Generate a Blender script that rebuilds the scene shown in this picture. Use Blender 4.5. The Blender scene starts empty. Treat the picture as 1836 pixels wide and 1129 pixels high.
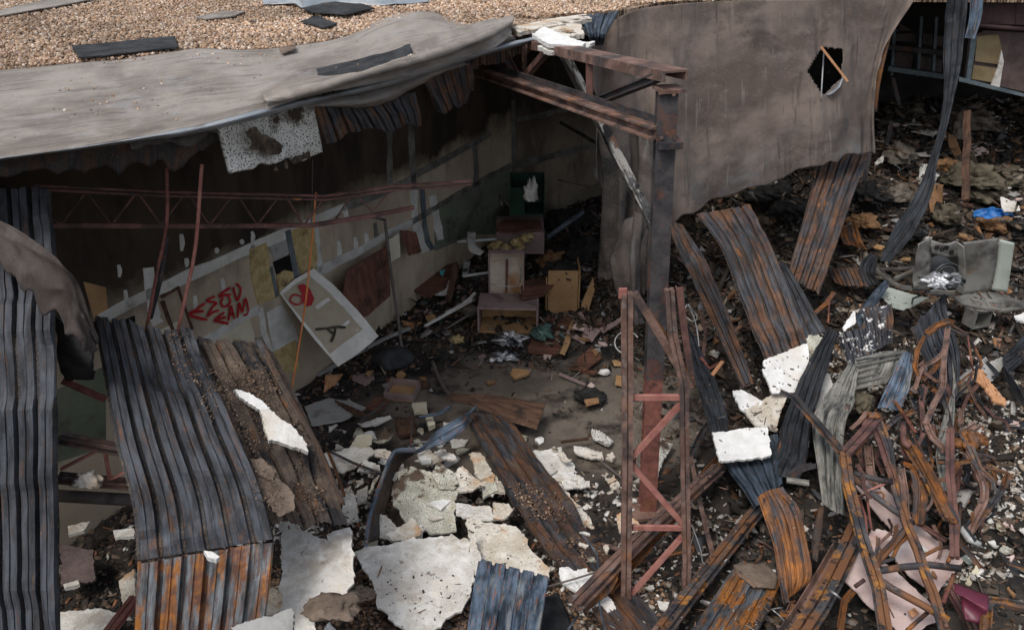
import bpy, bmesh, math, random
import numpy as np
from mathutils import Vector, geometry
random.seed(7); rng = np.random.default_rng(7)
R = math.radians
S = bpy.context.scene
COL = S.collection

# ------------------------------------------------------------------ camera, light, exposure
F_PX, CAM_H, PITCH = 1600.0, 6.95, R(27)
cam_d = bpy.data.cameras.new("camera"); cam = bpy.data.objects.new("camera", cam_d); COL.objects.link(cam)
cam.location = (0, 0, CAM_H); cam.rotation_euler = (R(90) - PITCH, 0, 0)
cam_d.sensor_width = 36; cam_d.lens = 36 * F_PX / 1836; cam_d.clip_end = 500; cam_d.clip_start = 0.05
S.camera = cam
world = bpy.data.worlds.new("World"); S.world = world; world.use_nodes = True
wn = world.node_tree; wn.nodes.clear()
sky = wn.nodes.new("ShaderNodeTexSky"); sky.sky_type = 'NISHITA'; sky.sun_disc = False
SUN_EL, SUN_AZ = R(58), R(215)          # azimuth: where the sun stands, clockwise from +Y
sky.sun_elevation = SUN_EL; sky.sun_rotation = SUN_AZ; sky.air_density = 1.0; sky.dust_density = 3.0; sky.ozone_density = 1.0
bg = wn.nodes.new("ShaderNodeBackground"); bg.inputs[1].default_value = 0.14
wo = wn.nodes.new("ShaderNodeOutputWorld")
hs = wn.nodes.new("ShaderNodeHueSaturation"); hs.inputs['Saturation'].default_value = .45     # overcast: a greyer sky
wn.links.new(sky.outputs[0], hs.inputs['Color']); wn.links.new(hs.outputs[0], bg.inputs[0]); wn.links.new(bg.outputs[0], wo.inputs[0])
sl = bpy.data.lights.new("sun", 'SUN'); sl.energy = 1.5; sl.angle = R(18); sl.color = (1, .95, .88)
so = bpy.data.objects.new("sun", sl); COL.objects.link(so)
sv = Vector((math.sin(SUN_AZ) * math.cos(SUN_EL), math.cos(SUN_AZ) * math.cos(SUN_EL), math.sin(SUN_EL)))
so.rotation_euler = sv.to_track_quat('Z', 'Y').to_euler(); so.location = (0, 0, 30)
S.view_settings.view_transform = 'Standard'; S.view_settings.look = 'None'
S.view_settings.exposure = 0.2; S.view_settings.gamma = 1

# ------------------------------------------------------------------ noise
def _h(i, j, k, s):
    n = (i * 374761393 + j * 668265263 + k * 2147483647 + s * 1274126177) & 0xffffffff
    n = ((n ^ (n >> 13)) * 1274126177) & 0xffffffff
    return ((n ^ (n >> 16)) & 0xffff) / 65535.0
def vn(P, s=0):
    P = np.asarray(P, float); P = P.reshape(-1, P.shape[-1])
    if P.shape[1] == 2: P = np.c_[P, np.zeros(len(P))]
    i = np.floor(P).astype(np.int64); f = P - i; f = f * f * (3 - 2 * f); o = 0
    for a in (0, 1):
        for b in (0, 1):
            for c in (0, 1):
                w = (f[:, 0] if a else 1 - f[:, 0]) * (f[:, 1] if b else 1 - f[:, 1]) * (f[:, 2] if c else 1 - f[:, 2])
                o = o + w * _h(i[:, 0] + a, i[:, 1] + b, i[:, 2] + c, s)
    return o * 2 - 1
def fbm(P, s=0, o=3):
    r = 0; P = np.asarray(P, float)
    for k in range(o): r = r + vn(P * 2 ** k, s + k * 17) * 0.5 ** k
    return r
def sstep(x, a, b):
    t = np.clip((x - a) / (b - a), 0, 1); return t * t * (3 - 2 * t)

# ------------------------------------------------------------------ places: a ray through the photo meets a real surface
def ray(px, py):
    a = (px - 918) / F_PX; b = (564.5 - py) / F_PX
    return np.array([a, math.cos(PITCH) + b * math.sin(PITCH), -math.sin(PITCH) + b * math.cos(PITCH)])
C0 = np.array([0, 0, CAM_H])
def Z(px, py, z): r = ray(px, py); return C0 + r * ((CAM_H - z) / -r[2])
def D(px, py, y): r = ray(px, py); return C0 + r * (y / r[1])
def Pt(q):
    if isinstance(q, np.ndarray): return q
    return D(q[0], q[1], q[3]) if len(q) == 4 else Z(*q)
def height(x, y):
    x = np.asarray(x, float); y = np.asarray(y, float)
    m = sstep(x - 0.18 * (y - 8), 1.9, 3.4)
    h = m * (0.16 + 1.25 * sstep(y, 12.5, 19.5) + 0.22 * sstep(x, 3, 6))
    h = h + 0.16 * sstep(-y, -8.6, -6.6) * (1 - m)
    h = h + 0.45 * sstep(y, 14.0, 16.5) * (1 - m) * sstep(np.abs(x - .2), -.5, 1.2) * 0.8
    n = fbm(np.stack([x * 1.1, y * 1.1], -1), 3, 4)
    n2 = fbm(np.stack([x * 5, y * 5], -1), 9, 3)
    cl = sstep(((x - .3) / 2.6) ** 2 + ((y - 10.6) / 1.6) ** 2, .7, 1.6)      # swept patch of bare floor
    return h + cl * (0.05 + n.reshape(x.shape) * (.05 + .12 * m) + n2.reshape(x.shape) * (.022 + .03 * m))
def G(px, py, dz=0.0):
    r = ray(px, py); z = 0.2
    for _ in range(12):
        p = C0 + r * ((CAM_H - z) / -r[2]); z = .5 * z + .5 * float(height(np.array([p[0]]), np.array([p[1]]))[0])
    return Z(px, py, z + dz)

# ------------------------------------------------------------------ objects
def T(o, label=None, cat=None, group=None, kind=None):
    if label: o['label'] = label
    if cat: o['category'] = cat
    if group: o['group'] = group
    if kind: o['kind'] = kind
    return o
def empty(name, loc, label, cat, group=None):
    o = bpy.data.objects.new(name, None); COL.objects.link(o); o.location = loc; o.empty_display_size = .2
    return T(o, label, cat, group)
def wloc(o):
    s = np.zeros(3)
    while o is not None: s = s + np.array(o.location); o = o.parent
    return s
def link(name, V, Fc, mat, parent=None, uv=None, attr=None, smooth=False, thick=0, col=None):
    V = np.asarray(V, float)
    if parent is None:
        org = V.mean(0)
    else:
        org = wloc(parent)
    me = bpy.data.meshes.new(name); me.from_pydata((V - org).tolist(), [], Fc); me.update()
    if uv is not None:
        l = me.uv_layers.new(name="UVMap"); vi = np.zeros(len(me.loops), int); me.loops.foreach_get('vertex_index', vi)
        l.data.foreach_set('uv', np.asarray(uv, float)[vi].ravel())
    if attr is not None:
        a = me.attributes.new('rib', 'FLOAT', 'POINT'); a.data.foreach_set('value', np.asarray(attr, float))
    if col is not None:
        a = me.color_attributes.new('col', 'FLOAT_COLOR', 'POINT'); a.data.foreach_set('color', np.c_[col, np.ones(len(col))].ravel())
    if smooth: me.polygons.foreach_set('use_smooth', [True] * len(me.polygons))
    if mat: me.materials.append(mat)
    o = bpy.data.objects.new(name, me); COL.objects.link(o)
    if parent is None: o.location = org
    else: o.parent = parent
    if thick:
        md = o.modifiers.new('thickness', 'SOLIDIFY'); md.thickness = thick; md.offset = -1
    return o

def cr(P, t):
    P = np.asarray(P, float); K = len(P); t = np.clip(np.asarray(t, float), 0, K - 1 - 1e-9)
    if K == 2: f = t.reshape(-1, *([1] * (P.ndim - 1))); return P[0] * (1 - f) + P[1] * f
    i = t.astype(int); f = (t - i).reshape(-1, *([1] * (P.ndim - 1)))
    E = np.concatenate([[2 * P[0] - P[1]], P, [2 * P[-1] - P[-2]]])
    a, b, c, d = E[i], E[i + 1], E[i + 2], E[i + 3]
    return .5 * ((2 * b) + (-a + c) * f + (2 * a - 5 * b + 4 * c - d) * f ** 2 + (-a + 3 * b - 3 * c + d) * f ** 3)

def patch(name, rows, mat, pitch=0, rib=.03, res=.06, jag=(0, 0), sjag=0, crumple=0, cf=2.0, thick=.004, parent=None, hole=None, sd=None, smooth=None, folds=None):
    """a sheet through a grid of points; pitch > 0 folds trapezoid ribs into it running along the rows"""
    sd = sd if sd is not None else int(rng.integers(1e6))
    G0 = np.array([[Pt(q) for q in r] for r in rows]); K, m = G0.shape[:2]
    wid = np.mean(np.linalg.norm(np.diff(G0, axis=1), axis=2).sum(1)); ln = np.mean(np.linalg.norm(np.diff(G0, axis=0), axis=2).sum(0))
    if pitch:
        n = max(2, round(wid / pitch)); fr = [0, .13, .20, .52, .545, .575, .60, .93]; hh = [0, 0, 1, 1, .8, .8, 1, 1]
        u = np.array([(k + f) for k in range(n) for f in fr] + [n]) / n; hr = np.array(hh * n + [0.])
        if n < 5:
            pass
    else:
        nu = max(3, int(wid / res)); u = np.linspace(0, 1, nu + 1); hr = np.zeros(nu + 1)
    nv = max(4, int(ln / res)); v = np.linspace(0, 1, nv + 1)
    j0 = jag[0] * (0.5 + .5 * fbm(np.c_[u * wid * 6, np.full(len(u), 3.)], sd, 3)) / ln
    j1 = jag[1] * (0.5 + .5 * fbm(np.c_[u * wid * 6, np.full(len(u), 9.)], sd + 5, 3)) / ln
    A = cr(np.swapaxes(G0, 0, 1), u * (m - 1))               # (nu,K,3)
    P = np.zeros((nv + 1, len(u), 3))
    for i in range(len(u)):
        tv = (j0[i] + v * (1 - j0[i] - j1[i])) * (K - 1)
        P[:, i] = cr(A[i], tv)
    if sjag:
        c = P.mean(1, keepdims=True); w = 1 - sjag * (.5 + .5 * fbm(np.c_[v * ln * 3, np.zeros(nv + 1)], sd + 8, 3)) / wid
        e = np.abs(u * 2 - 1)[None, :, None]; P = c + (P - c) * (1 - (1 - w[:, None, None]) * e)
    du = np.gradient(P, axis=1); dv = np.gradient(P, axis=0); N = np.cross(du, dv); N /= np.linalg.norm(N, axis=2, keepdims=True) + 1e-9
    if np.sum(N * (C0 - P)) < 0: N = -N; flip = True
    else: flip = False
    if rib and pitch:
        crush = 1 - .65 * sstep(fbm(np.stack(np.broadcast_arrays(v[:, None] * ln * 1.6, u[None, :] * wid * 1.2), -1).reshape(-1, 2), sd + 41, 2), .15, .7).reshape(len(v), len(u))
        P = P + N * (hr[None, :] * rib * crush)[:, :, None]
        kx = np.stack(np.broadcast_arrays(v[:, None] * ln * 1.5 + u[None, :] * wid * .5, u[None, :] * wid * .45), -1).reshape(-1, 2)
        if crumple > .008: P = P + N * (.022 * (1 - 2.6 * np.abs(vn(kx, sd + 43)))).reshape(len(v), len(u), 1)
        dnt = sstep(fbm(np.c_[P.reshape(-1, 3)[:, :2] * 2.3, P.reshape(-1, 3)[:, 2] * 2.3], sd + 31, 2), .35, .9).reshape(P.shape[:2])
        P = P - N * (dnt * rib * .9)[:, :, None]
    if folds: P = P + N * folds(u[None, :], v[:, None])[:, :, None]
    if crumple:
        q_ = P.reshape(-1, 3); cr_ = fbm(q_ * cf, sd + 2, 3) + .45 * (1 - 2.2 * np.abs(vn(q_ * cf * 2.1 + 7, sd + 12)))
        P = P + N * (crumple * cr_).reshape(P.shape[0], P.shape[1], 1)
    nv1, nu1 = P.shape[:2]; V = P.reshape(-1, 3); ii = np.arange(nv1 * nu1).reshape(nv1, nu1)
    q = np.stack([ii[:-1, :-1], ii[:-1, 1:], ii[1:, 1:], ii[1:, :-1]], -1).reshape(-1, 4)
    if flip: q = q[:, ::-1]
    if hole is not None:
        cen = V[q].mean(1); keep = ~np.array([hole(c) for c in cen]); q = q[keep]
    UV = np.stack(np.broadcast_arrays(u[None, :] * wid, v[:, None] * ln), -1).reshape(-1, 2)
    used = np.unique(q); mp = -np.ones(len(V), int); mp[used] = np.arange(len(used)); V = V[used]; UV = UV[used]; at = np.broadcast_to(hr[None], (nv1, nu1)).ravel()[used]
    return link(name, V, mp[q].tolist(), mat, parent, UV, at, smooth=(not pitch) if smooth is None else smooth, thick=thick)

def to_px(p):
    y = p[1] * math.cos(PITCH) - (p[2] - CAM_H) * math.sin(PITCH); u = p[1] * math.sin(PITCH) + (p[2] - CAM_H) * math.cos(PITCH)
    return 918 + F_PX * p[0] / y, 564.5 - F_PX * u / y
def inpoly(x, y, P):
    c = False; j = len(P) - 1
    for i in range(len(P)):
        if (P[i][1] > y) != (P[j][1] > y) and x < (P[j][0] - P[i][0]) * (y - P[i][1]) / (P[j][1] - P[i][1]) + P[i][0]: c = not c
        j = i
    return c

def inpoly_v(X, P):
    P = np.asarray(P, float); Q = np.roll(P, 1, 0); c = np.zeros(len(X), bool)
    for (x1, y1), (x2, y2) in zip(P, Q):
        if y1 != y2: c ^= ((y1 > X[:, 1]) != (y2 > X[:, 1])) & (X[:, 0] < (x2 - x1) * (X[:, 1] - y1) / (y2 - y1) + x1)
    return c
def slab(name, poly, mat, z=None, lift=.02, n=(0, 0), thick=.04, jag=.012, bump=.004, curl=0, parent=None, res=None, plane=None, sd=None, nrm=None):
    """a broken board: outline on a plane, ragged edge, slightly uneven face, real thickness"""
    sd = sd if sd is not None else int(rng.integers(1e6)); poly = np.array(poly, float); c = poly.mean(0)
    if plane is None:
        c3 = Z(c[0], c[1], z) if z is not None else G(c[0], c[1], lift + thick)
        nr = np.array([n[0], n[1], 1.]) if nrm is None else np.array(nrm, float)
    else: c3, nr = plane
    nr = nr / np.linalg.norm(nr)
    P = []
    for x, y in poly:
        r = ray(x, y); P.append(C0 + r * ((c3 - C0) @ nr) / (r @ nr))
    P = np.array(P); e1 = np.cross(nr, [0, 1, .01]); e1 /= np.linalg.norm(e1); e2 = np.cross(nr, e1); o = P.mean(0)
    L = np.c_[(P - o) @ e1, (P - o) @ e2]
    size = max(np.ptp(L[:, 0]), np.ptp(L[:, 1])); res = max(res or .010, size / 38)
    B = []
    for i in range(len(L)):
        a, b = L[i], L[(i + 1) % len(L)]; k = max(1, int(np.linalg.norm(b - a) / res))
        for q in range(k): B.append(a + (b - a) * q / k)
    B = np.array(B); j = np.minimum(jag, size * .04)
    B = B + np.c_[fbm(B / max(.025, size * .045), sd, 3), fbm(B / max(.025, size * .045), sd + 50, 3)] * j * .55 + np.c_[vn(B / max(.1, size * .3), sd + 70), vn(B / max(.1, size * .3), sd + 71)] * j * .6
    nb = len(B)
    if L.shape[0] and np.sum(B[:, 0] * np.roll(B[:, 1], -1) - np.roll(B[:, 0], -1) * B[:, 1]) < 0: B = B[::-1]
    gx, gy = np.meshgrid(np.arange(B[:, 0].min() + res, B[:, 0].max(), res * 1.4), np.arange(B[:, 1].min() + res, B[:, 1].max(), res * 1.4))
    X = np.c_[gx.ravel(), gy.ravel()] + rng.normal(0, res * .15, (gx.size, 2)); X = X[inpoly_v(X, B)] if len(X) else X
    I = [p for p in X if np.min(np.sum((B - p) ** 2, 1)) > (res * .7) ** 2]
    pts = [Vector(p) for p in list(B) + I]
    vv, ee, ff, ov, _, _ = geometry.delaunay_2d_cdt(pts, [], [list(range(nb))], 1, 1e-7)
    Q = np.array([[p.x, p.y] for p in vv]); isb = np.zeros(len(Q), bool)
    idx = [next((q for q, src in enumerate(ov) if b in src), None) for b in range(nb)]
    w = curl * ((np.sum(Q ** 2, 1)) / (size / 2) ** 2) + bump * fbm(Q / max(.05, size * .2), sd + 3) + bump * .5 * fbm(Q / .03, sd + 4)
    top = o + Q[:, :1] * e1 + Q[:, 1:] * e2 + w[:, None] * nr; bot = top - nr * thick * (1 + .15 * fbm(Q / .1, sd + 6))[:, None]
    m = len(Q); V = np.r_[top, bot]; Fc = []
    s = -1 if np.dot(np.cross(e1, e2), nr) < 0 else 1
    for f in ff:
        f = list(f); Fc.append(f[::s]); Fc.append([i + m for i in f][::-s])
    idx = [i for i in idx if i is not None]
    for a, b in zip(idx, idx[1:] + idx[:1]):
        if a != b: Fc.append([a, a + m, b + m, b][::s])
    return link(name, V, Fc, mat, parent, np.r_[Q, Q + .37])

def outline(kind, a, b=0, t=.008):
    if kind == 'round':
        return [(a * math.cos(k * math.pi / 4), a * math.sin(k * math.pi / 4)) for k in range(8)]
    if kind == 'box': return [(-a/2, -b/2), (a/2, -b/2), (a/2, b/2), (-a/2, b/2)]
    if kind == 'L': return [(0, 0), (a, 0), (a, t), (t, t), (t, b), (0, b)]
    if kind == 'C': return [(-a/2, 0), (a/2, 0), (a/2, b), (a/2-t, b), (a/2-t, t), (-a/2+t, t), (-a/2+t, b), (-a/2, b)]
    if kind == 'T': return [(-a/2, 0), (a/2, 0), (a/2, t), (t/2, t), (t/2, b), (-t/2, b), (-t/2, t), (-a/2, t)]
    if kind == 'LL':   # two angles back to back with a groove between
        h = b * .5; g = a * .07; e = b * .18; return [(-a/2, -h), (-g, -h), (-g, -e), (g, -e), (g, -h), (a/2, -h), (a/2, -h+t), (a*.2, -h+t*1.5), (a*.2, h-t*1.5), (a/2, h-t), (a/2, h), (g, h), (g, e), (-g, e), (-g, h), (-a/2, h), (-a/2, h-t), (-a*.2, h-t*1.5), (-a*.2, -h+t*1.5), (-a/2, -h+t)]
    if kind == 'I': return [(-a/2, -b/2), (a/2, -b/2), (a/2, -b/2+t), (t/2, -b/2+t), (t/2, b/2-t), (a/2, b/2-t), (a/2, b/2), (-a/2, b/2), (-a/2, b/2-t), (-t/2, b/2-t), (-t/2, -b/2+t), (-a/2, -b/2+t)]
def beam(name, pts, mat, sec=('round', .02), up=(0, 0, 1), parent=None, smooth=True, twist=0, wob=0, res=.12, sd=None, roll=0):
    sd = sd if sd is not None else int(rng.integers(1e6))
    P = np.array([Pt(q) for q in pts]); ln = np.linalg.norm(np.diff(P, axis=0), axis=1).sum()
    n = max(len(P), int(ln / res)) if (smooth and len(P) > 2) or wob or twist else len(P)
    if n > len(P):
        P = cr(P, np.linspace(0, len(P) - 1, n)) if smooth and len(P) > 2 else cr(P, np.linspace(0, len(P) - 1, n)) if len(P) == 2 else P
    if wob: P = P + np.c_[fbm(P * 1.7, sd), fbm(P * 1.7, sd + 1), fbm(P * 1.7, sd + 2)] * wob
    O = np.array(outline(*sec)); up = np.array(up, float); V = []; k = len(O); n = len(P)
    acc = np.r_[0, np.cumsum(np.linalg.norm(np.diff(P, axis=0), axis=1))]; UV = []
    per = np.r_[0, np.cumsum(np.linalg.norm(np.roll(O, -1, 0) - O, axis=1))][:k]
    last = None
    for i in range(n):
        t = P[min(i + 1, n - 1)] - P[max(i - 1, 0)]; t /= np.linalg.norm(t) + 1e-9
        u = up if last is None or abs(t @ up) < .97 else last
        s = np.cross(t, u)
        if np.linalg.norm(s) < .05: s = np.cross(t, [1, 0.2, 0])
        s /= np.linalg.norm(s); w = np.cross(s, t); last = w
        a = roll + twist * i / max(1, n - 1); ca, sa = math.cos(a), math.sin(a)
        for x, y in O: V.append(P[i] + s * (x * ca - y * sa) + w * (x * sa + y * ca))
        for q in range(k): UV.append((per[q], acc[i]))
    Fc = []
    for i in range(n - 1):
        for q in range(k):
            a, b = i * k + q, i * k + (q + 1) % k; Fc.append([a, b, b + k, a + k])
    Fc.append(list(range(k))[::-1]); Fc.append([(n - 1) * k + q for q in range(k)])
    return link(name, V, Fc, mat, parent, UV, smooth=(sec[0] == 'round'))

def boxm(name, c, size, mat, rz=0, parent=None, tilt=0, roll=0):
    """solid box with its base centre at c; tiny bevel through scaled rows"""
    sx, sy, sz = np.array(size) / 2; bv = min(sx, sy, sz) * .06
    V = []; Fc = []
    bm = bmesh.new(); bmesh.ops.create_cube(bm, size=1)
    for v in bm.verts: v.co = Vector((v.co.x * size[0], v.co.y * size[1], (v.co.z + .5) * size[2]))
    bmesh.ops.bevel(bm, geom=bm.edges[:], offset=bv, segments=1, affect='EDGES')
    from mathutils import Euler
    Mx = Euler((tilt, roll, rz)).to_matrix(); V = [tuple(np.array(Mx @ v.co) + np.array(c)) for v in bm.verts]
    bm.verts.index_update(); Fc = [[v.index for v in f.verts] for f in bm.faces]
    Vl = np.array([tuple(v.co) for v in bm.verts]); bm.free()
    return link(name, V, Fc, mat, parent, np.c_[Vl[:, 0] + Vl[:, 1] * .7, Vl[:, 2] + Vl[:, 1] * .5])

def lump(name, c, size, mat, fold=.35, freq=3.0, sub=4, parent=None, rz=0, sd=None, ridged=True, detail=1.0):
    sd = sd if sd is not None else int(rng.integers(1e6))
    bm = bmesh.new(); bmesh.ops.create_icosphere(bm, subdivisions=sub, radius=1)
    V = np.array([tuple(v.co) for v in bm.verts]); Fc = [[v.index for v in f.verts] for f in bm.faces]; bm.free()
    if ridged:
        A_ = V * freq * [1.5, .55, 1.0]; wv = fbm(V * 1.4, sd + 9)[:, None]; a_ = np.sin(A_ @ [2.6, 1.1, 1.9] + 3.2 * wv[:, 0])
        n = .5 * a_ * np.abs(a_) + .75 * fbm(V * freq * 1.3 + wv * .6, sd, 5)
    else: n = fbm(V * freq, sd, 5)
    V = V * (1 + fold * (n * detail) + .3 * vn(V * 1.3, sd + 4))[:, None]; V[:, 2] = np.where(V[:, 2] < -.3, -.3, V[:, 2])
    V = V * np.array(size) / 2; ca, sa = math.cos(rz), math.sin(rz); V = np.c_[V[:, 0] * ca - V[:, 1] * sa, V[:, 0] * sa + V[:, 1] * ca, V[:, 2]]
    return link(name, V + np.array(c), Fc, mat, parent, V[:, :2] + V[:, 2:] * .5, smooth=True)

def chips(name, P, size, cols, wts, mat, flat=(.15, .5), elong=(1, 2.5), label=None, cat=None, tiltamp=.5, rock=False):
    """very many small fragments as one mesh; each keeps its own colour"""
    n = len(P); base = np.array([[x, y, z] for x in (-1, 1) for y in (-1, 1) for z in (-1, 1)], float)
    q = np.array([[0, 1, 3, 2], [4, 6, 7, 5], [0, 4, 5, 1], [2, 3, 7, 6], [0, 2, 6, 4], [1, 5, 7, 3]])
    if rock:
        t = (1 + 5 ** .5) / 2; base = np.array([(-1, t, 0), (1, t, 0), (-1, -t, 0), (1, -t, 0), (0, -1, t), (0, 1, t), (0, -1, -t), (0, 1, -t), (t, 0, -1), (t, 0, 1), (-t, 0, -1), (-t, 0, 1)]) / 1.9
        q = np.array([(0, 11, 5), (0, 5, 1), (0, 1, 7), (0, 7, 10), (0, 10, 11), (1, 5, 9), (5, 11, 4), (11, 10, 2), (10, 7, 6), (7, 1, 8), (3, 9, 4), (3, 4, 2), (3, 2, 6), (3, 6, 8), (3, 8, 9), (4, 9, 5), (2, 4, 11), (6, 2, 10), (8, 6, 7), (9, 8, 1)])
    k = len(base)
    s = rng.uniform(*size, n) * rng.uniform(.6, 1.3, n) / 2
    sc = np.c_[s * rng.uniform(*elong, n), s, s * rng.uniform(*flat, n)]
    V = base[None] * (1 + rng.uniform(-.45, .25, (n, k, 3)) * (.5 if rock else 1)) * sc[:, None]
    a, b, c = rng.uniform(0, 6.28, n), rng.normal(0, tiltamp, n), rng.normal(0, tiltamp, n)
    cb, sb, cc, sc_, ca, sa = np.cos(b), np.sin(b), np.cos(c), np.sin(c), np.cos(a), np.sin(a)
    x, y, z = V[..., 0], V[..., 1], V[..., 2]
    y, z = y * cb[:, None] - z * sb[:, None], y * sb[:, None] + z * cb[:, None]
    x, z = x * cc[:, None] + z * sc_[:, None], -x * sc_[:, None] + z * cc[:, None]
    x, y = x * ca[:, None] - y * sa[:, None], x * sa[:, None] + y * ca[:, None]
    V = np.stack([x, y, z], -1) + P[:, None]
    ci = rng.choice(len(cols), n, p=np.array(wts) / sum(wts)); cc_ = np.array(cols)[ci] * rng.uniform(.6, 1.3, (n, 1)) * (1 + .32 * fbm(P[:, :2] * .9, 5, 4)[:, None]); cv = np.repeat(cc_, k, 0)
    m = len(q[0]); Fq = (q[None] + (np.arange(n) * k)[:, None, None]).reshape(-1, m)
    org = P.mean(0); me = bpy.data.meshes.new(name); nvv = n * k; nf = len(Fq)
    me.vertices.add(nvv); me.vertices.foreach_set('co', (V.reshape(-1, 3) - org).ravel())
    me.loops.add(nf * m); me.loops.foreach_set('vertex_index', Fq.ravel().astype(np.int32))
    me.polygons.add(nf); me.polygons.foreach_set('loop_start', np.arange(nf) * m)
    try: me.polygons.foreach_set('loop_total', np.full(nf, m))
    except Exception: pass
    me.update(calc_edges=True); me.validate()
    at = me.color_attributes.new('col', 'FLOAT_COLOR', 'POINT'); at.data.foreach_set('color', np.c_[cv, np.ones(nvv)].ravel())
    if rock: me.polygons.foreach_set('use_smooth', [True] * nf)
    me.materials.append(mat); o = bpy.data.objects.new(name, me); COL.objects.link(o); o.location = org
    return T(o, label, cat, kind='stuff')

# ------------------------------------------------------------------ materials
def surf(name, c1, c2, ns=3.0, layers=(), rough=.8, bump=(), metal=0, coords='UV', stretch=(1, 1, 1), vcol=None, spec=.3, grime=None):
    m = bpy.data.materials.new(name); m.use_nodes = True; t = m.node_tree; N = t.nodes; Lk = t.links.new
    B = N['Principled BSDF']; B.inputs['Roughness'].default_value = rough; B.inputs['Metallic'].default_value = metal; B.inputs['Specular IOR Level'].default_value = spec
    tc = N.new('ShaderNodeTexCoord'); oi = N.new('ShaderNodeObjectInfo'); ml = N.new('ShaderNodeMath'); ml.operation = 'MULTIPLY'; ml.inputs[1].default_value = 37
    Lk(oi.outputs['Random'], ml.inputs[0]); va = N.new('ShaderNodeVectorMath'); va.operation = 'ADD'
    Lk(tc.outputs[coords], va.inputs[0]); Lk(ml.outputs[0], va.inputs[1])
    def tex(sc, kind='noise', det=6, st=(1, 1, 1)):
        mp = N.new('ShaderNodeMapping'); mp.inputs['Scale'].default_value = st; Lk(va.outputs[0], mp.inputs[0])
        if kind == 'noise':
            x = N.new('ShaderNodeTexNoise'); x.inputs['Scale'].default_value = sc; x.inputs['Detail'].default_value = det; x.inputs['Roughness'].default_value = .65; Lk(mp.outputs[0], x.inputs[0]); return x.outputs[0]
        x = N.new('ShaderNodeTexVoronoi'); x.inputs['Scale'].default_value = sc; Lk(mp.outputs[0], x.inputs[0])
        return x.outputs['Distance'] if kind == 'vor' else x.outputs['Color']
    def ramp(v, lo, hi):
        r = N.new('ShaderNodeMapRange'); r.inputs[1].default_value = lo; r.inputs[2].default_value = hi; r.clamp = True; Lk(v, r.inputs[0]); return r.outputs[0]
    def mix(f, a, b):
        x = N.new('ShaderNodeMix'); x.data_type = 'RGBA'
        if isinstance(f, (int, float)): x.inputs[0].default_value = f
        else: Lk(f, x.inputs[0])
        for s, v in ((6, a), (7, b)):
            if isinstance(v, tuple): x.inputs[s].default_value = (*v, 1)
            else: Lk(v, x.inputs[s])
        return x.outputs[2]
    def mul(a, b):
        x = N.new('ShaderNodeMath'); x.operation = 'MULTIPLY'; Lk(a, x.inputs[0])
        if isinstance(b, (int, float)): x.inputs[1].default_value = b
        else: Lk(b, x.inputs[1])
        return x.outputs[0]
    if vcol:
        at = N.new('ShaderNodeAttribute'); at.attribute_name = vcol
        C = mix(ramp(tex(ns), .3, .75), at.outputs['Color'], c2)
        C2 = N.new('ShaderNodeMix'); C2.data_type = 'RGBA'; C2.inputs[0].default_value = .35; Lk(at.outputs['Color'], C2.inputs[6]); Lk(C, C2.inputs[7]); C = C2.outputs[2]
    else:
        C = mix(ramp(tex(ns, st=stretch), .40, .60), c1, c2)
    bsum = None
    for L in layers:
        # colour, scale, lo, hi, stretch, options
        col, sc, lo, hi = L[:4]; st = L[4] if len(L) > 4 else (1, 1, 1); op = L[5] if len(L) > 5 else {}
        f = ramp(tex(sc, op.get('kind', 'noise'), op.get('det', 6), st), lo, hi)
        if 'mask' in op: ms = op['mask']; f = mul(f, ramp(tex(ms[0]), ms[1], ms[2]))
        if 'rib' in op:
            a = N.new('ShaderNodeAttribute'); a.attribute_name = 'rib'; f = mul(f, ramp(a.outputs['Fac'], *(op['rib'])))
        if 'v' in op:    # by the height coordinate of a wall (a soot line), with a wandering edge
            sp = N.new('ShaderNodeSeparateXYZ'); Lk(tc.outputs[coords], sp.inputs[0]); ad = N.new('ShaderNodeMath'); ad.operation = 'ADD'
            Lk(sp.outputs[op.get('axis', 1)], ad.inputs[0]); Lk(mul(tex(op['v'][2]), op['v'][3]), ad.inputs[1]); f = mul(f, ramp(ad.outputs[0], op['v'][0], op['v'][1]))
        if 'amt' in op: f = mul(f, op['amt'])
        if 'col2' in op: col = mix(ramp(tex(sc * .23 + 40, 'vcol'), .1, .9), col, op['col2']) if op.get('peb') else mix(ramp(tex(sc * 3), .35, .65), col, op['col2'])
        C = mix(f, C, col)
    Lk(C, B.inputs['Base Color'])
    for sc, stg in bump:
        bp = N.new('ShaderNodeBump'); bp.inputs['Strength'].default_value = stg; bp.inputs['Distance'].default_value = .02
        Lk(tex(sc, st=stretch) if sc > 0 else tex(-sc, 'vor'), bp.inputs['Height'])
        if bsum: Lk(bsum, bp.inputs['Normal'])
        bsum = bp.outputs[0]
    if bsum: Lk(bsum, B.inputs['Normal'])
    return m
SL = (9, .8, 1)        # streaks that run along a sheet
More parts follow.
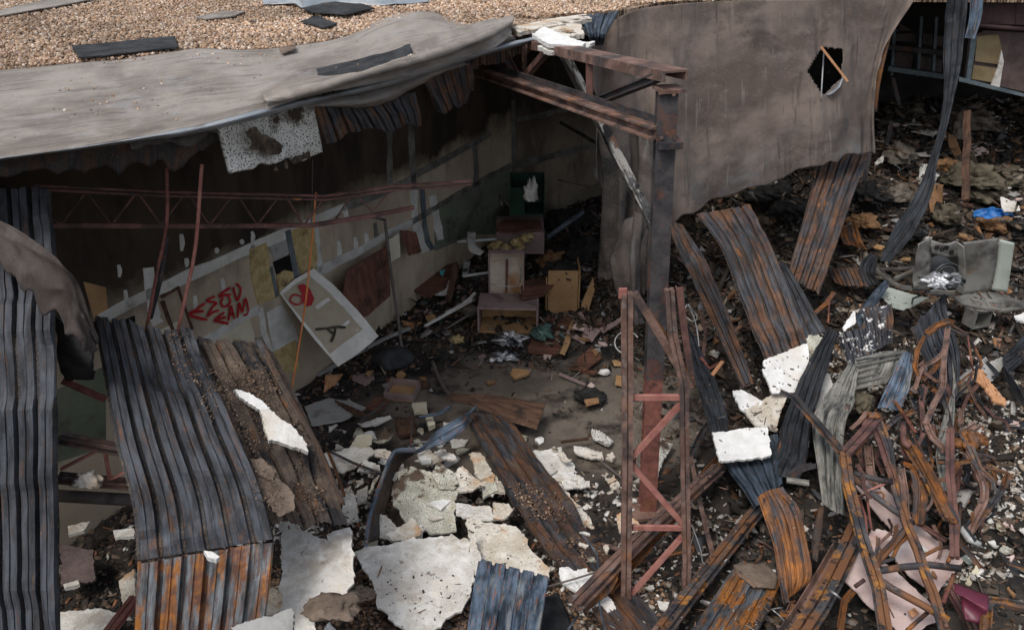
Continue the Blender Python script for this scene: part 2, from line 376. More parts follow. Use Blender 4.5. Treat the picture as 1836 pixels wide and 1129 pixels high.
def sheetmat(name, rust=.5, grit=0, pale=0, base=((.024, .027, .033), (.078, .086, .102)), rcol=(.21, .095, .045), rcol2=(.105, .058, .038), soft=.12, white=0, ash=.0, rough=.62):
    L = []
    if rust: L.append((rcol, 2.6, .74 - .5 * rust, .74 - .5 * rust + soft, (3.2, .7, 1), {'col2': rcol2, 'det': 9}))
    if rust: L.append(((.40, .15, .035), 3.1, .70 - .16 * rust, .73 - .16 * rust, (2.6, 1.1, 1), {'mask': (1.3, .5, .6), 'det': 10}))
    L.append(((.19, .21, .25), 3.3, .60, .72, SL, {'amt': .32}))
    L.append(((.018, .018, .02), 1.9, .55, .66, (1.6, .9, 1), {'amt': .6, 'det': 10}))
    if rust: L.append((rcol2, 5.5, .62 - .2 * rust, .70 - .2 * rust, SL, {'amt': .8}))
    L.append((tuple(x * .45 for x in base[0]), 2.2, .52, .66, SL, {'amt': .45}))
    if pale: L.append(((.42, .40, .36), 2.4, .66 - .35 * pale, .8 - .35 * pale, SL, {'col2': (.22, .21, .19), 'amt': .75}))
    if ash: L.append(((.095, .070, .055), 1.5, .64 - .28 * ash, .70 - .28 * ash, (1.3, .8, 1), {'col2': (.17, .115, .08), 'det': 12})); L.append(((.05, .04, .034), 9, .56, .62, (1, 1, 1), {'amt': .8, 'det': 10})); L.append(((.27, .20, .15), 45, .62, .68, (1, 1, 1), {'amt': .8, 'mask': (1.7, .4, .55)}))
    if grit: L.append(((.36, .25, .17), 55, .42, .36, (1, 1, 1), {'kind': 'vor', 'rib': (.5, .1), 'mask': (2.2, .62 - .35 * grit, .72 - .35 * grit), 'col2': (.07, .05, .04)})); L.append(((.02, .017, .015), 4, .2, .45, (1, 1, 1), {'rib': (.45, .15), 'amt': .55}))
    if white: L.append(((.75, .74, .72), 14, .66 - .25 * white, .70 - .25 * white, (1, 1, 1), {'mask': (2.5, .4, .55)}))
    return surf(name, base[0], base[1], 2.6, L, rough, [(28, .35), (5, .25)], metal=.25, stretch=(6, 1, 1), spec=.4)
M = {}
M['char'] = sheetmat('charred_metal', .20, .75)
M['char_rust'] = sheetmat('charred_rusty_metal', .50, .7)
M['char_mid'] = sheetmat('charred_decking_metal', .33, .8)
M['char_brown'] = sheetmat('brown_scaled_metal', .56, .3, ash=.3)
M['char_dirt'] = sheetmat('dirty_scaled_metal', .45, .5, ash=.85)
M['rusty'] = sheetmat('orange_rusted_metal', .66, 0, rcol=(.42, .16, .035), rcol2=(.16, .07, .03))
M['rust_patch'] = sheetmat('metal_with_orange_rust', .52, 0, rcol=(.46, .17, .03), rcol2=(.20, .09, .03), base=((.03, .034, .042), (.12, .14, .16)), soft=.05)
M['rust_face'] = sheetmat('galvanized_orange_rust', .52, 0, rcol=(.44, .17, .03), rcol2=(.12, .055, .04), base=((.06, .065, .07), (.22, .24, .26)), soft=.08)
M['blue'] = sheetmat('blue_grey_metal', .16, 0, pale=.35, base=((.035, .05, .07), (.16, .22, .30)), rcol=(.48, .17, .05), rcol2=(.45, .15, .04), soft=.04)
M['bluedark'] = sheetmat('dark_blue_metal', .12, 0, pale=.15, base=((.02, .03, .042), (.08, .11, .15)))
M['pale'] = sheetmat('pale_scorched_metal', .22, 0, pale=.62, base=((.05, .055, .055), (.26, .26, .23)), rcol=(.34, .27, .18), rcol2=(.2, .16, .11))
M['black'] = sheetmat('black_metal', .12, 0, base=((.014, .016, .020), (.045, .052, .062)))
M['spot'] = sheetmat('charred_white_flaked_metal', .35, 0, white=.35)
M['mem'] = surf('roof_membrane', (.225, .196, .172), (.335, .30, .268), 1.1, [((.155, .135, .12), .9, .50, .62, (1, 1, 1), {'amt': .6}), ((.33, .33, .33), 1.9, .54, .64, (1.4, 1, 1), {'amt': .45}), ((.12, .105, .095), 2.6, .57, .63, (3.5, .5, 1), {'amt': .55}), ((.45, .41, .37), 1.6, .60, .64, (16, .22, 1), {'amt': .4}), ((.10, .09, .08), 2.0, .62, .66, (18, .25, 1), {'amt': .5}), ((.48, .44, .40), 26, .60, .70, (1, 1, 1), {'amt': .5}), ((.10, .09, .085), 38, .62, .68, (1, 1, 1), {'amt': .6, 'mask': (1.2, .42, .6)})], .9, [(70, .3), (9, .25)])
M['tarp'] = surf('hanging_membrane', (.118, .092, .080), (.215, .172, .148), 1.5, [((.10, .092, .088), 1.3, .50, .62, (2.5, .6, 1), {'amt': .7}), ((.07, .057, .051), 1.0, .55, .64, (1, 1, 1), {'amt': .75}), ((.22, .17, .145), 2.4, .56, .68, (1.5, .8, 1), {'amt': .5}), ((.23, .185, .16), 34, .56, .68, (1, 1, 1), {'amt': .55}), ((.05, .042, .038), 48, .58, .68, (1, 1, 1), {'amt': .6}), ((.15, .165, .18), 2.2, .46, .60, (1, 1, 1), {'v': (2.3, 3.3, 2.0, .8), 'amt': .7}), ((.26, .235, .22), 3, .62, .66, (7, .35, 1), {'amt': .4}), ((.04, .036, .034), 1.6, .58, .66, (6, .4, 1), {'amt': .6})], .92, [(110, .5), (14, .35)])
M['tarp2'] = surf('draped_membrane', (.055, .048, .045), (.125, .105, .095), 1.8, [((.20, .20, .20), 2.4, .60, .68, (2.5, .6, 1), {'amt': .5}), ((.03, .03, .03), 1.4, .53, .64), ((.24, .20, .18), 36, .58, .68, (1, 1, 1), {'amt': .5})], .9, [(100, .4), (12, .3)])
M['rag'] = surf('membrane_rag', (.050, .040, .036), (.088, .070, .062), 2.2, [((.05, .042, .04), 1.6, .54, .64, (1, 1, 1), {'amt': .7}), ((.12, .10, .09), 40, .57, .68, (1, 1, 1), {'amt': .5}), ((.10, .095, .09), 3, .58, .66, (3, .6, 1), {'amt': .5})], .92, [(110, .4)])
M['flash'] = surf('grey_flashing', (.28, .32, .36), (.42, .44, .46), 2, [((.2, .18, .17), 3, .55, .7)], .5, [(20, .1)], metal=.3)
EDG = {'amt': .85}
M['foam'] = surf('white_foam', (.58, .555, .51), (.80, .79, .76), 4, [((.52, .42, .30), 2.0, .54, .66, (1, 1, 1), {'amt': .5}), ((.62, .48, .34), 7, .60, .68, (1, 1, 1), {'amt': .5}), ((.07, .06, .055), 110, .33, .20, (1, 1, 1), {'kind': 'vor', 'mask': (1.8, .56, .66)}), ((.36, .30, .24), 2.6, .56, .64, (1, 1, 1), {'amt': .6}), ((.20, .155, .12), 3.6, .62, .68, (1, 1, 1), {'amt': .8}), ((.10, .08, .065), 30, .66, .70)], .92, [(60, .6), (12, .5)])
M['foam_stain'] = surf('stained_foam', (.56, .50, .41), (.76, .72, .65), 3.5, [((.56, .32, .14), 2.8, .52, .64, (1, 1, 1), {'amt': .75}), ((.07, .055, .045), 75, .34, .22, (1, 1, 1), {'kind': 'vor', 'mask': (2.3, .50, .60)}), ((.13, .09, .065), 3.6, .57, .64), ((.10, .08, .065), 34, .62, .68)], .92, [(60, .6), (12, .5)])
M['foam_spot'] = surf('speckled_foam', (.46, .45, .37), (.66, .65, .57), 3, [((.05, .045, .04), 62, .36, .24, (1, 1, 1), {'kind': 'vor'}), ((.48, .41, .22), 1.6, .54, .64, (1, 1, 1), {'amt': .5}), ((.12, .085, .06), 2.0, .54, .60)], .92, [(60, .5), (12, .3)])
M['foam_black'] = surf('black_speckled_foam', (.50, .49, .44), (.72, .71, .67), 3, [((.025, .022, .02), 46, .40, .26, (1, 1, 1), {'kind': 'vor'}), ((.06, .04, .03), 1.7, .56, .64)], .92, [(60, .5)])
M['foam_clean'] = surf('clean_white_foam', (.70, .70, .68), (.84, .84, .83), 6, [((.64, .58, .49), 1.7, .50, .62, (1, 1, 1), {'amt': .6}), ((.45, .42, .38), 12, .60, .66, (1, 1, 1), {'amt': .6}), ((.25, .21, .18), 6, .66, .71, (1, 1, 1), {'amt': .8})], .88, [(60, .4), (10, .3)])
M['steel_red'] = surf('red_primer_steel', (.13, .050, .042), (.24, .095, .075), 6, [((.06, .03, .025), 4, .52, .66), ((.42, .40, .38), 40, .80, .84), ((.26, .12, .05), 2.4, .56, .7)], .75, [(40, .3)])
M['steel_pink'] = surf('pink_primer_steel', (.29, .115, .095), (.43, .20, .165), 5, [((.25, .10, .07), 5, .56, .7), ((.10, .06, .05), 3, .62, .74)], .7, [(40, .2)])
M['steel_dark'] = surf('dark_scorched_steel', (.035, .034, .038), (.085, .078, .08), 4, [((.16, .065, .04), 2.6, .54, .68), ((.24, .10, .06), 7, .60, .74)], .65, [(40, .3)], metal=.2)
M['steel_rust'] = surf('rusted_steel', (.13, .075, .058), (.25, .155, .125), 5, [((.30, .135, .055), 2.6, .58, .66, (1, 1, 1), {'amt': .75}), ((.045, .04, .042), 2.4, .50, .60, (1, 1, 1), {'amt': .8}), ((.27, .24, .23), 6, .58, .68, (1, 1, 1), {'amt': .6}), ((.06, .04, .035), 24, .60, .68, (1, 1, 1), {'amt': .7})], .8, [(55, .4)])
M['steel_mix'] = surf('scorched_orange_steel', (.040, .040, .046), (.105, .098, .10), 2.6, [((.22, .10, .045), 2.8, .47, .55, (1, .7, 1), {'amt': .9}), ((.40, .18, .045), 3.4, .54, .60, (1, 1, 1), {'mask': (1.3, .47, .53)}), ((.022, .02, .022), 6, .56, .66), ((.25, .23, .22), 14, .64, .70, (1, 1, 1), {'amt': .6})], .65, [(50, .4)], metal=.15)
M['rafter'] = surf('scraped_rafter_steel', (.06, .06, .064), (.16, .155, .15), 2.4, [((.58, .55, .50), 3.0, .50, .56, (3, .8, 1), {'amt': .9}), ((.20, .10, .06), 3.4, .56, .64), ((.02, .02, .022), 2.2, .54, .60)], .7, [(50, .4)])
M['steel_brown'] = surf('brown_red_steel', (.10, .05, .045), (.18, .09, .075), 4, [((.04, .032, .032), 3, .5, .64), ((.28, .13, .06), 3, .62, .72)], .75, [(45, .3)])
M['orange'] = surf('orange_cord', (.62, .20, .06), (.72, .28, .10), 5, [], .6)
M['conc'] = surf('dirty_ground', (.018, .016, .014), (.060, .050, .042), 1.3, [((.165, .140, .115), 1.1, .22, .5, (1, 1, 1), {'rib': (.1, .9)}), ((.10, .07, .045), 2.2, .55, .7), ((.012, .012, .013), 1.1, .5, .64), ((.24, .21, .18), 30, .72, .78, (1, 1, 1), {'amt': .5})], .93, [(12, .7), (45, .6)], coords='Object')
M['drywall'] = surf('sooty_drywall', (.37, .30, .22), (.47, .39, .295), 1.0, [((.12, .10, .075), 1.3, .52, .72, (2, .5, 1), {'amt': .6}), ((.027, .020, .015), .05, -1, 0, (1, 1, 1), {'v': (2.85, 3.25, 1.2, 1.1)}), ((.07, .05, .035), .8, .42, .6, (2, .6, 1), {'v': (2.0, 3.4, 1.0, .6), 'amt': .8})], .9, [(20, .08)])
M['drywall_g'] = surf('green_painted_drywall', (.12, .138, .10), (.165, .185, .135), 1.2, [((.05, .05, .04), 1.5, .5, .7)], .9, [(20, .08)])
M['mud'] = surf('joint_compound', (.48, .47, .44), (.64, .63, .59), 4, [((.16, .13, .11), 2, .52, .7, (1, 1, 1), {'amt': .8})], .9, [(30, .15)])
M['mud_dark'] = surf('smoked_joint_compound', (.10, .095, .085), (.19, .18, .165), 3, [((.05, .045, .04), 2, .5, .7)], .9, [(30, .15)])
M['insul'] = surf('yellow_insulation', (.42, .31, .13), (.60, .47, .24), 9, [((.16, .10, .05), 3, .58, .7), ((.70, .58, .35), 40, .55, .7)], 1, [(70, .9), (14, .6)])
M['cream'] = surf('cream_board', (.52, .47, .34), (.62, .58, .45), 2, [((.35, .28, .18), 2, .6, .75, (1, 1, 1), {'amt': .6})], .85, [(20, .1)])
M['stud'] = surf('blue_grey_stud', (.10, .13, .15), (.18, .22, .24), 3, [], .5, [(20, .1)], metal=.3)
M['hole_dark'] = surf('painted_hole_dark', (.006, .006, .006), (.012, .011, .010), 3, [], 1)  # near-black colour standing in for the darkness inside openings
M['paint_red'] = surf('red_spray', (.33, .012, .018), (.42, .02, .025), 5, [], .6)
M['paint_black'] = surf('black_spray', (.035, .03, .02), (.07, .06, .045), 5, [], .7)
M['tan'] = surf('tan_drywall_face', (.36, .31, .23), (.43, .375, .285), 2, [((.16, .11, .07), 1.3, .62, .78, (1, 1, 1), {'amt': .7})], .9, [(20, .08)])
M['whitebd'] = surf('white_drywall_mud', (.58, .56, .52), (.72, .70, .66), 3, [((.35, .28, .22), 2, .64, .78)], .9, [(25, .12)])
M['wood_dk'] = surf('dark_wood', (.055, .030, .020), (.12, .065, .042), 3, [((.03, .02, .015), 4, .52, .65), ((.2, .13, .09), 5, .64, .76)], .8, [(20, .4)], stretch=(9, 1, 1))
M['wood_rd'] = surf('red_brown_panel', (.10, .045, .03), (.19, .085, .055), 3, [((.05, .03, .02), 3, .5, .65), ((.3, .24, .2), 18, .7, .76, (1, 1, 1), {'amt': .6})], .75, [(20, .3)], stretch=(1, 5, 1))
M['wood_or'] = surf('raw_splintered_wood', (.44, .21, .10), (.60, .33, .18), 4, [((.25, .11, .05), 5, .58, .7)], .85, [(20, .5)], stretch=(12, 1, 1))
M['lam'] = surf('mauve_laminate', (.22, .155, .145), (.30, .22, .205), 2, [((.10, .06, .05), 2.5, .56, .7), ((.36, .29, .27), 4, .6, .75)], .7, [(20, .1)])
M['pink'] = surf('pinkish_board', (.50, .37, .34), (.62, .49, .46), 2, [((.38, .20, .15), 2.4, .56, .72, (1, 1, 1), {'amt': .8}), ((.70, .63, .61), 1.6, .56, .7), ((.16, .12, .09), 22, .68, .72, (1, 1, 1), {'mask': (1.8, .5, .6)})], .75, [(25, .15)])
M['ochre'] = surf('ochre_particle_board', (.32, .185, .085), (.42, .26, .13), 2, [((.14, .08, .05), 3, .60, .74, (2, .6, 1))], .85, [(60, .25)])
M['inner'] = surf('burnt_white_liner', (.42, .30, .19), (.60, .54, .46), 1.2, [((.36, .19, .09), 2.2, .5, .62), ((.72, .71, .68), 1.6, .56, .60)], .8, [(30, .15)])
M['appl'] = surf('scorched_enamel', (.17, .165, .155), (.27, .265, .25), 2, [((.24, .14, .07), 1.4, .58, .74, (1, 2, 1)), ((.07, .065, .06), 1.9, .5, .66), ((.5, .5, .48), 9, .68, .74, (6, .6, 1), {'amt': .6})], .45, [(20, .12)], metal=.3)
M['appl_in'] = surf('dark_drum_metal', (.05, .055, .06), (.16, .17, .18), 3, [((.4, .4, .4), 5, .62, .74)], .4, [(20, .12)], metal=.5)
M['sage'] = surf('sage_enamel', (.36, .40, .36), (.44, .48, .43), 2, [((.2, .18, .14), 2, .64, .78)], .45, [(20, .05)])
M['greyp'] = surf('grey_panel', (.26, .26, .25), (.38, .38, .37), 2, [((.14, .13, .12), 2, .56, .7), ((.3, .24, .16), 3, .64, .76)], .6, [(20, .15)])
M['tarpap'] = surf('black_roofing_felt', (.016, .017, .019), (.045, .047, .05), 4, [((.25, .23, .21), 45, .70, .76, (1, 1, 1), {'mask': (2, .45, .6)})], .8, [(60, .4)])
M['caked'] = surf('dirt_caked_metal', (.095, .072, .058), (.185, .14, .11), 5, [((.028, .028, .032), 2.2, .52, .58, (2.2, .8, 1), {'det': 10}), ((.22, .165, .125), 2.4, .57, .62, (1, 1, 1), {'amt': .8}), ((.26, .11, .045), 3.0, .60, .64, (2.5, .8, 1), {'amt': .8}), ((.32, .24, .18), 60, .58, .66, (1, 1, 1), {'amt': .8, 'mask': (2, .4, .55)}), ((.03, .025, .022), 40, .60, .68), ((.05, .045, .045), 3, .45, .6, (1, 1, 1), {'rib': (.2, .9), 'amt': .45})], .92, [(60, .8), (16, .6)])
M['dirt'] = surf('clod_dirt', (.13, .098, .075), (.21, .16, .125), 5, [((.07, .05, .04), 6, .55, .68)], .95, [(40, .7), (12, .5)])
M['maroon'] = surf('maroon_plastic', (.09, .014, .03), (.14, .03, .055), 2, [], .35, [(6, .1)])
M['bluep'] = surf('blue_plastic', (.015, .10, .32), (.04, .20, .55), 6, [], .4, [(20, .4)])
M['green'] = surf('green_plastic', (.008, .028, .017), (.013, .048, .028), 3, [], .4)
M['greencl'] = surf('faded_green_cloth', (.05, .10, .09), (.12, .20, .17), 5, [((.25, .22, .2), 8, .62, .72)], .95, [(30, .4)])
M['teal'] = surf('teal_vinyl', (.06, .32, .36), (.10, .42, .46), 3, [], .5)
M['cloth'] = surf('soot_brown_cloth', (.06, .050, .035), (.14, .12, .085), 3, [((.22, .19, .14), 4, .6, .74)], .95, [(40, .3)])
M['cloth_gr'] = surf('grey_brown_cloth', (.09, .075, .06), (.20, .17, .14), 3, [], .95, [(40, .3)])
M['card'] = surf('brown_cardboard', (.16, .085, .04), (.30, .17, .085), 3, [((.05, .035, .025), 3, .55, .7)], .9, [(30, .3)])
M['foil'] = surf('crumpled_foil', (.35, .36, .38), (.75, .76, .78), 8, [((.03, .03, .03), 5, .5, .6)], .3, [(25, .6)], metal=.7)
M['ash'] = surf('black_ash', (.012, .012, .012), (.035, .033, .032), 6, [((.12, .11, .1), 30, .66, .72)], .9, [(40, .8)])
M['pipe'] = surf('pale_grey_pipe', (.36, .37, .36), (.52, .53, .52), 3, [((.12, .1, .09), 3, .58, .7)], .5)
M['pipe_dk'] = surf('smoked_pipe', (.10, .085, .08), (.18, .15, .14), 3, [((.05, .04, .04), 3, .52, .64)], .6)
M['wire'] = surf('bare_wire', (.30, .31, .32), (.5, .5, .5), 3, [], .45, metal=.5)
M['clad'] = surf('maroon_cladding', (.035, .018, .020), (.065, .034, .036), 3, [], .6, metal=.1)
M['yelw'] = surf('smoked_yellow_wall', (.20, .15, .08), (.28, .22, .13), 2, [((.1, .07, .04), 2, .5, .7)], .9)
M['brownwall'] = surf('scorched_brown_wallboard', (.070, .048, .046), (.12, .085, .08), 3, [((.5, .45, .4), 25, .72, .77, (1, 1, 1), {'amt': .6}), ((.02, .015, .015), 1.5, .55, .7)], .6, [(18, .3)])
M['chip'] = surf('debris_fragments', (.1, .1, .1), (.035, .028, .024), 9, [], .88, [(40, .5)], vcol='col', coords='Object')
M['peb'] = surf('river_pebbles', (.1, .1, .1), (.17, .115, .08), 60, [], .8, [(60, .25)], vcol='col', coords='Object')
# ================================================================== THE SETTING
def gridmesh(name, xs, ys, mat, mask=None):
    X, Y = np.meshgrid(xs, ys); H_ = height(X.ravel(), Y.ravel()); V = np.c_[X.ravel(), Y.ravel(), H_]
    nx, ny = len(xs), len(ys); ii = np.arange(nx * ny).reshape(ny, nx)
    q = np.stack([ii[:-1, :-1], ii[:-1, 1:], ii[1:, 1:], ii[1:, :-1]], -1).reshape(-1, 4)
    c = (1 - sstep(((V[:, 0] - .35) / 2.7) ** 2 + ((V[:, 1] - 10.6) / 1.75) ** 2 + .35 * fbm(V * 1.3, 5), .55, 1.15))
    return link(name, V, q.tolist(), mat, None, V[:, :2], c, smooth=True)
xs = np.concatenate([np.linspace(-60, -7.2, 12), np.arange(-7, 11, .055), np.linspace(11.2, 70, 14)])
ys = np.concatenate([np.linspace(-40, 3.8, 10), np.arange(4, 14, .055), np.arange(14, 23, .09), np.linspace(23.5, 90, 12)])
g = gridmesh('ground', xs, ys, M['conc']); T(g, kind='structure')

A2 = np.array([-2.45, 12.4]); d2 = np.array([.477, .879]); d2 /= np.linalg.norm(d2); n2 = np.array([d2[1], -d2[0]])
def WL(px, py, off=.004):
    r = ray(px, py); t = (n2 @ A2 + off) / (n2 @ r[:2]); return C0 + r * t
B2 = np.array([0, 16.92]); db = np.array([.78, .626]); nb_ = np.array([db[1], -db[0]])
def WB(px, py, off=.004):
    r = ray(px, py); t = (nb_ @ B2 + off) / (nb_ @ r[:2]); return C0 + r * t
eave = [(-420, 360), (-200, 322), (-60, 300), (0, 287), (150, 265), (350, 229), (500, 191), (600, 164), (700, 141), (800, 109), (880, 85), (950, 66), (1000, 66), (1050, 72), (1085, 52), (1108, 36), (1240, 8), (1400, 1), (1640, -6)]
EP = np.array([Z(x, y, 4.93) for x, y in eave])
def eY(px): return float(np.interp(px, [e[0] for e in eave], EP[:, 1]))

bld = empty('burned_building', (0, 16, 0), 'long burned out building with gravel covered flat roof and sooty inner walls', 'building')
def prism(name, outl, z0, z1, mat, parent):
    n = len(outl); V = [(x, y, z1) for x, y in outl] + [(x, y, z0) for x, y in outl]
    tri = geometry.tessellate_polygon([[Vector((x, y, 0)) for x, y in outl]])
    Fc = [list(t) for t in tri] + [[i + n for i in t][::-1] for t in tri] + [[i, (i + 1) % n, (i + 1) % n + n, i + n] for i in range(n)]
    return link(name, V, Fc, mat, parent, [(v[0], v[1]) for v in V])
M['roofbase'] = surf('gravel_bedding', (.30, .20, .13), (.44, .32, .23), 3, [((.60, .44, .32), 30, .2, .6, (1, 1, 1), {'kind': 'vcol'}), ((.10, .07, .05), 30, .50, .62, (1, 1, 1), {'kind': 'vor'})], .95, [(-30, .8)])
out = [(p[0] - .22, p[1] + .32) for p in EP] + [(17, 15.6), (17, 40), (-15, 40), (-15, EP[0][1])]
prism('roof_slab', out, 4.80, 4.955, M['roofbase'], bld)
def wallquad(name, a, b, z0, z1, mat, t=.12, nz=1):
    a = np.array(a, float); b = np.array(b, float); d = b - a; L_ = np.linalg.norm(d); d /= L_; n = np.array([d[1], -d[0]])
    V = []; UV = []
    for off in (0, -t):
        for (u, z) in ((0, z0), (L_, z0), (L_, z1), (0, z1)): p = a + d * u + n * off; V.append((p[0], p[1], z)); UV.append((u, z))
    Fc = [[0, 1, 2, 3], [7, 6, 5, 4], [0, 4, 5, 1], [1, 5, 6, 2], [2, 6, 7, 3], [3, 7, 4, 0]]
    return link(name, V, Fc, mat, bld, UV)
wl = wallquad('drywall_side_wall', A2 - d2 * 13, B2, -.2, 4.8, M['drywall'])
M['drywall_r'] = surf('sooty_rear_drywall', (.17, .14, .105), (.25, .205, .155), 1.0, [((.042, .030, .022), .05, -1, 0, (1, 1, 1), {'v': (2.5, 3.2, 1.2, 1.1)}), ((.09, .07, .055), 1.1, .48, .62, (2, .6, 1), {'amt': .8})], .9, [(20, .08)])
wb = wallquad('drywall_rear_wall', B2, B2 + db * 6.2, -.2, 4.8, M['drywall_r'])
p3 = B2 + db * 6.2
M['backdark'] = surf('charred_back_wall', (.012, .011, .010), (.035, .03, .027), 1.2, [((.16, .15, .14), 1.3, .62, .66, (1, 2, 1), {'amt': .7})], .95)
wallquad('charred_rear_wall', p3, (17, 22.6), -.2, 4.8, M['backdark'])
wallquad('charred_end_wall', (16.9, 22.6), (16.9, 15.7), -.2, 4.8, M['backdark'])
# green painted lower part, taped joints, open stud bays: pieces of the side wall
def wpatch(name, poly, mat, off=.006, fn=WL, thick=.004, lab=None, parent=None):
    P = np.array([fn(x, y, off) for x, y in poly]); n = len(P); nn = n2 if fn is WL else nb_; nn = np.array([nn[0], nn[1], 0])
    dd = d2 if fn is WL else db; UV = np.c_[(P[:, :2] @ dd), P[:, 2]]
    tri = geometry.tessellate_polygon([[Vector(p) for p in P]])
    tri = [t if np.dot(np.cross(P[t[1]] - P[t[0]], P[t[2]] - P[t[0]]), nn) > 0 else t[::-1] for t in tri]
    V = np.r_[P, P - nn * (off + .002)]
    Fc = [list(t) for t in tri] + [[i, (i + 1) % n, (i + 1) % n + n, i + n] for i in range(n)]
    o = link(name, V, Fc, mat, parent or bld, np.r_[UV, UV])
    if lab: o['label'] = lab
    return o
bld_loc = np.array(bld.location)
def band(pts, w, nsub=10, sd=0):
    """ragged band outline in the photo around a line"""
    P = cr(np.array(pts, float), np.linspace(0, len(pts) - 1, nsub)); d = np.gradient(P, axis=0); d /= np.linalg.norm(d, axis=1, keepdims=True); nn = np.c_[-d[:, 1], d[:, 0]]
    w = np.interp(np.linspace(0, 1, nsub), np.linspace(0, 1, len(w)), w)[:, None] / 2
    a = P + nn * w * (1 + .25 * fbm(P / 14, sd)[:, None]); b = P - nn * w * (1 + .25 * fbm(P / 14, sd + 3)[:, None]); return list(map(tuple, a)) + list(map(tuple, b[::-1]))
wpatch('green_lower_wall', [(100, 700), (190, 655), (190, 800), (100, 830)], M['drywall_g'])
wpatch('green_lower_wall', [(780, 372), (850, 330), (915, 302), (917, 420), (850, 420), (780, 450)], M['drywall_g'])
tp = lambda pts, w, m='mud', sd=0, off=.010, fn=WL, k=12: wpatch('joint_tape', band(pts, w, k, sd), M[m], off, fn)
tp([(180, 572), (300, 512), (400, 467), (520, 415), (620, 371)], (22, 20, 18, 18, 15), 'mud', 1)
tp([(620, 371), (700, 340), (790, 290), (880, 240)], (14, 11, 9), 'mud_dark', 2)
tp([(352, 621), (400, 592), (466, 553)], (15, 13), 'mud', 3)
tp([(572, 487), (640, 452), (740, 397)], (16, 12), 'mud', 4)
tp([(740, 397), (850, 332), (917, 296)], (10, 8), 'mud_dark', 5)
tp([(566, 408), (575, 487)], (10, 10), 'mud', 6); tp([(618, 372), (622, 392)], (8, 8), 'mud', 66)
tp([(266, 480), (276, 560), (285, 580)], (18, 22), 'mud', 7)
tp([(742, 340), (746, 400), (765, 452)], (13, 17), 'mud', 8); tp([(757, 338), (764, 420), (775, 448)], (8, 10), 'stud', 81); tp([(776, 350), (790, 430)], (12, 14), 'mud', 82)
tp([(852, 258), (858, 390)], (9, 9), 'mud_dark', 9); tp([(736, 200), (742, 335)], (10, 10), 'mud_dark', 10); tp([(697, 150), (700, 330)], (9, 9), 'mud_dark', 11)
tp([(918, 180), (920, 400)], (12, 9), 'mud_dark', 12, fn=WB); tp([(922, 296), (1000, 277), (1078, 258)], (12, 10), 'mud_dark', 13, fn=WB); tp([(925, 215), (1000, 200), (1075, 182)], (10, 9), 'mud_dark', 14, fn=WB)
tp([(467, 552), (475, 600), (487, 640)], (9, 12), 'mud', 15); tp([(456, 440), (450, 450)], (10, 8), 'mud', 16)
for k, (x, y, l) in enumerate([(225, 520, 26), (213, 475, 22), (334, 463, 16), (399, 499, 26), (349, 530, 26), (325, 420, 30), (607, 432, 40), (637, 425, 36), (673, 400, 34), (656, 418, 22), (452, 415, 20), (387, 445, 9), (432, 430, 8)]):
    wpatch('joint_compound_streak', band([(x, y), (x + 2, y + l * .5), (x + 1, y + l)], (5, 8, 4), 6, k), M['mud' if y > 400 else 'mud_dark'], .008)
wpatch('insulation_panel', [(447, 448), (478, 434), (484, 480), (497, 533), (463, 546), (452, 500)], M['insul'], .012)
wpatch('insulation_panel', [(520, 413), (562, 402), (570, 460), (566, 484), (545, 500), (533, 470)], M['insul'], .012)
wpatch('stud_bay_board', [(479, 433), (514, 414), (520, 452), (492, 468), (486, 450)], M['greyp'], .008)
wpatch('painted_opening', [(490, 470), (519, 457), (525, 490), (496, 492)], M['hole_dark'], .011)  # no recess: black patch on the wall paints in the opening's darkness
wpatch('insulation_panel', [(496, 493), (510, 484), (528, 488), (534, 500), (500, 527)], M['insul'], .013)
wpatch('steel_stud', [(512, 415), (521, 411), (537, 498), (529, 503)], M['stud'], .02)
wpatch('steel_stud', [(484, 480), (489, 478), (500, 530), (495, 534)], M['stud'], .02)
wpatch('cream_board', [(357, 620), (400, 600), (448, 570), (461, 618), (440, 634), (385, 634)], M['cream'], .008)
wpatch('cream_board', [(272, 600), (320, 575), (335, 612), (300, 640)], M['cream'], .006)
wpatch('white_board', [(478, 560), (505, 545), (530, 590), (535, 610), (490, 630)], M['mud'], .006)
wpatch('yellow_board', [(486, 634), (530, 608), (537, 662), (506, 672)], M['insul'], .008)
wpatch('painted_opening', [(208, 580), (242, 566), (244, 600), (212, 604)], M['hole_dark'], .011)  # another black patch on solid wall, the opening's shade as colour
wpatch('door_trim', band([(292, 540), (312, 596)], (6, 6)), M['wood_dk'], .02); wpatch('door_trim', band([(290, 533), (322, 515)], (5, 5)), M['wood_dk'], .02); wpatch('door_trim', band([(320, 515), (346, 590)], (3, 3)), M['wood_dk'], .02)
wpatch('insulation_panel', [(150, 505), (190, 515), (194, 560), (168, 570)], M['ochre'], .006)
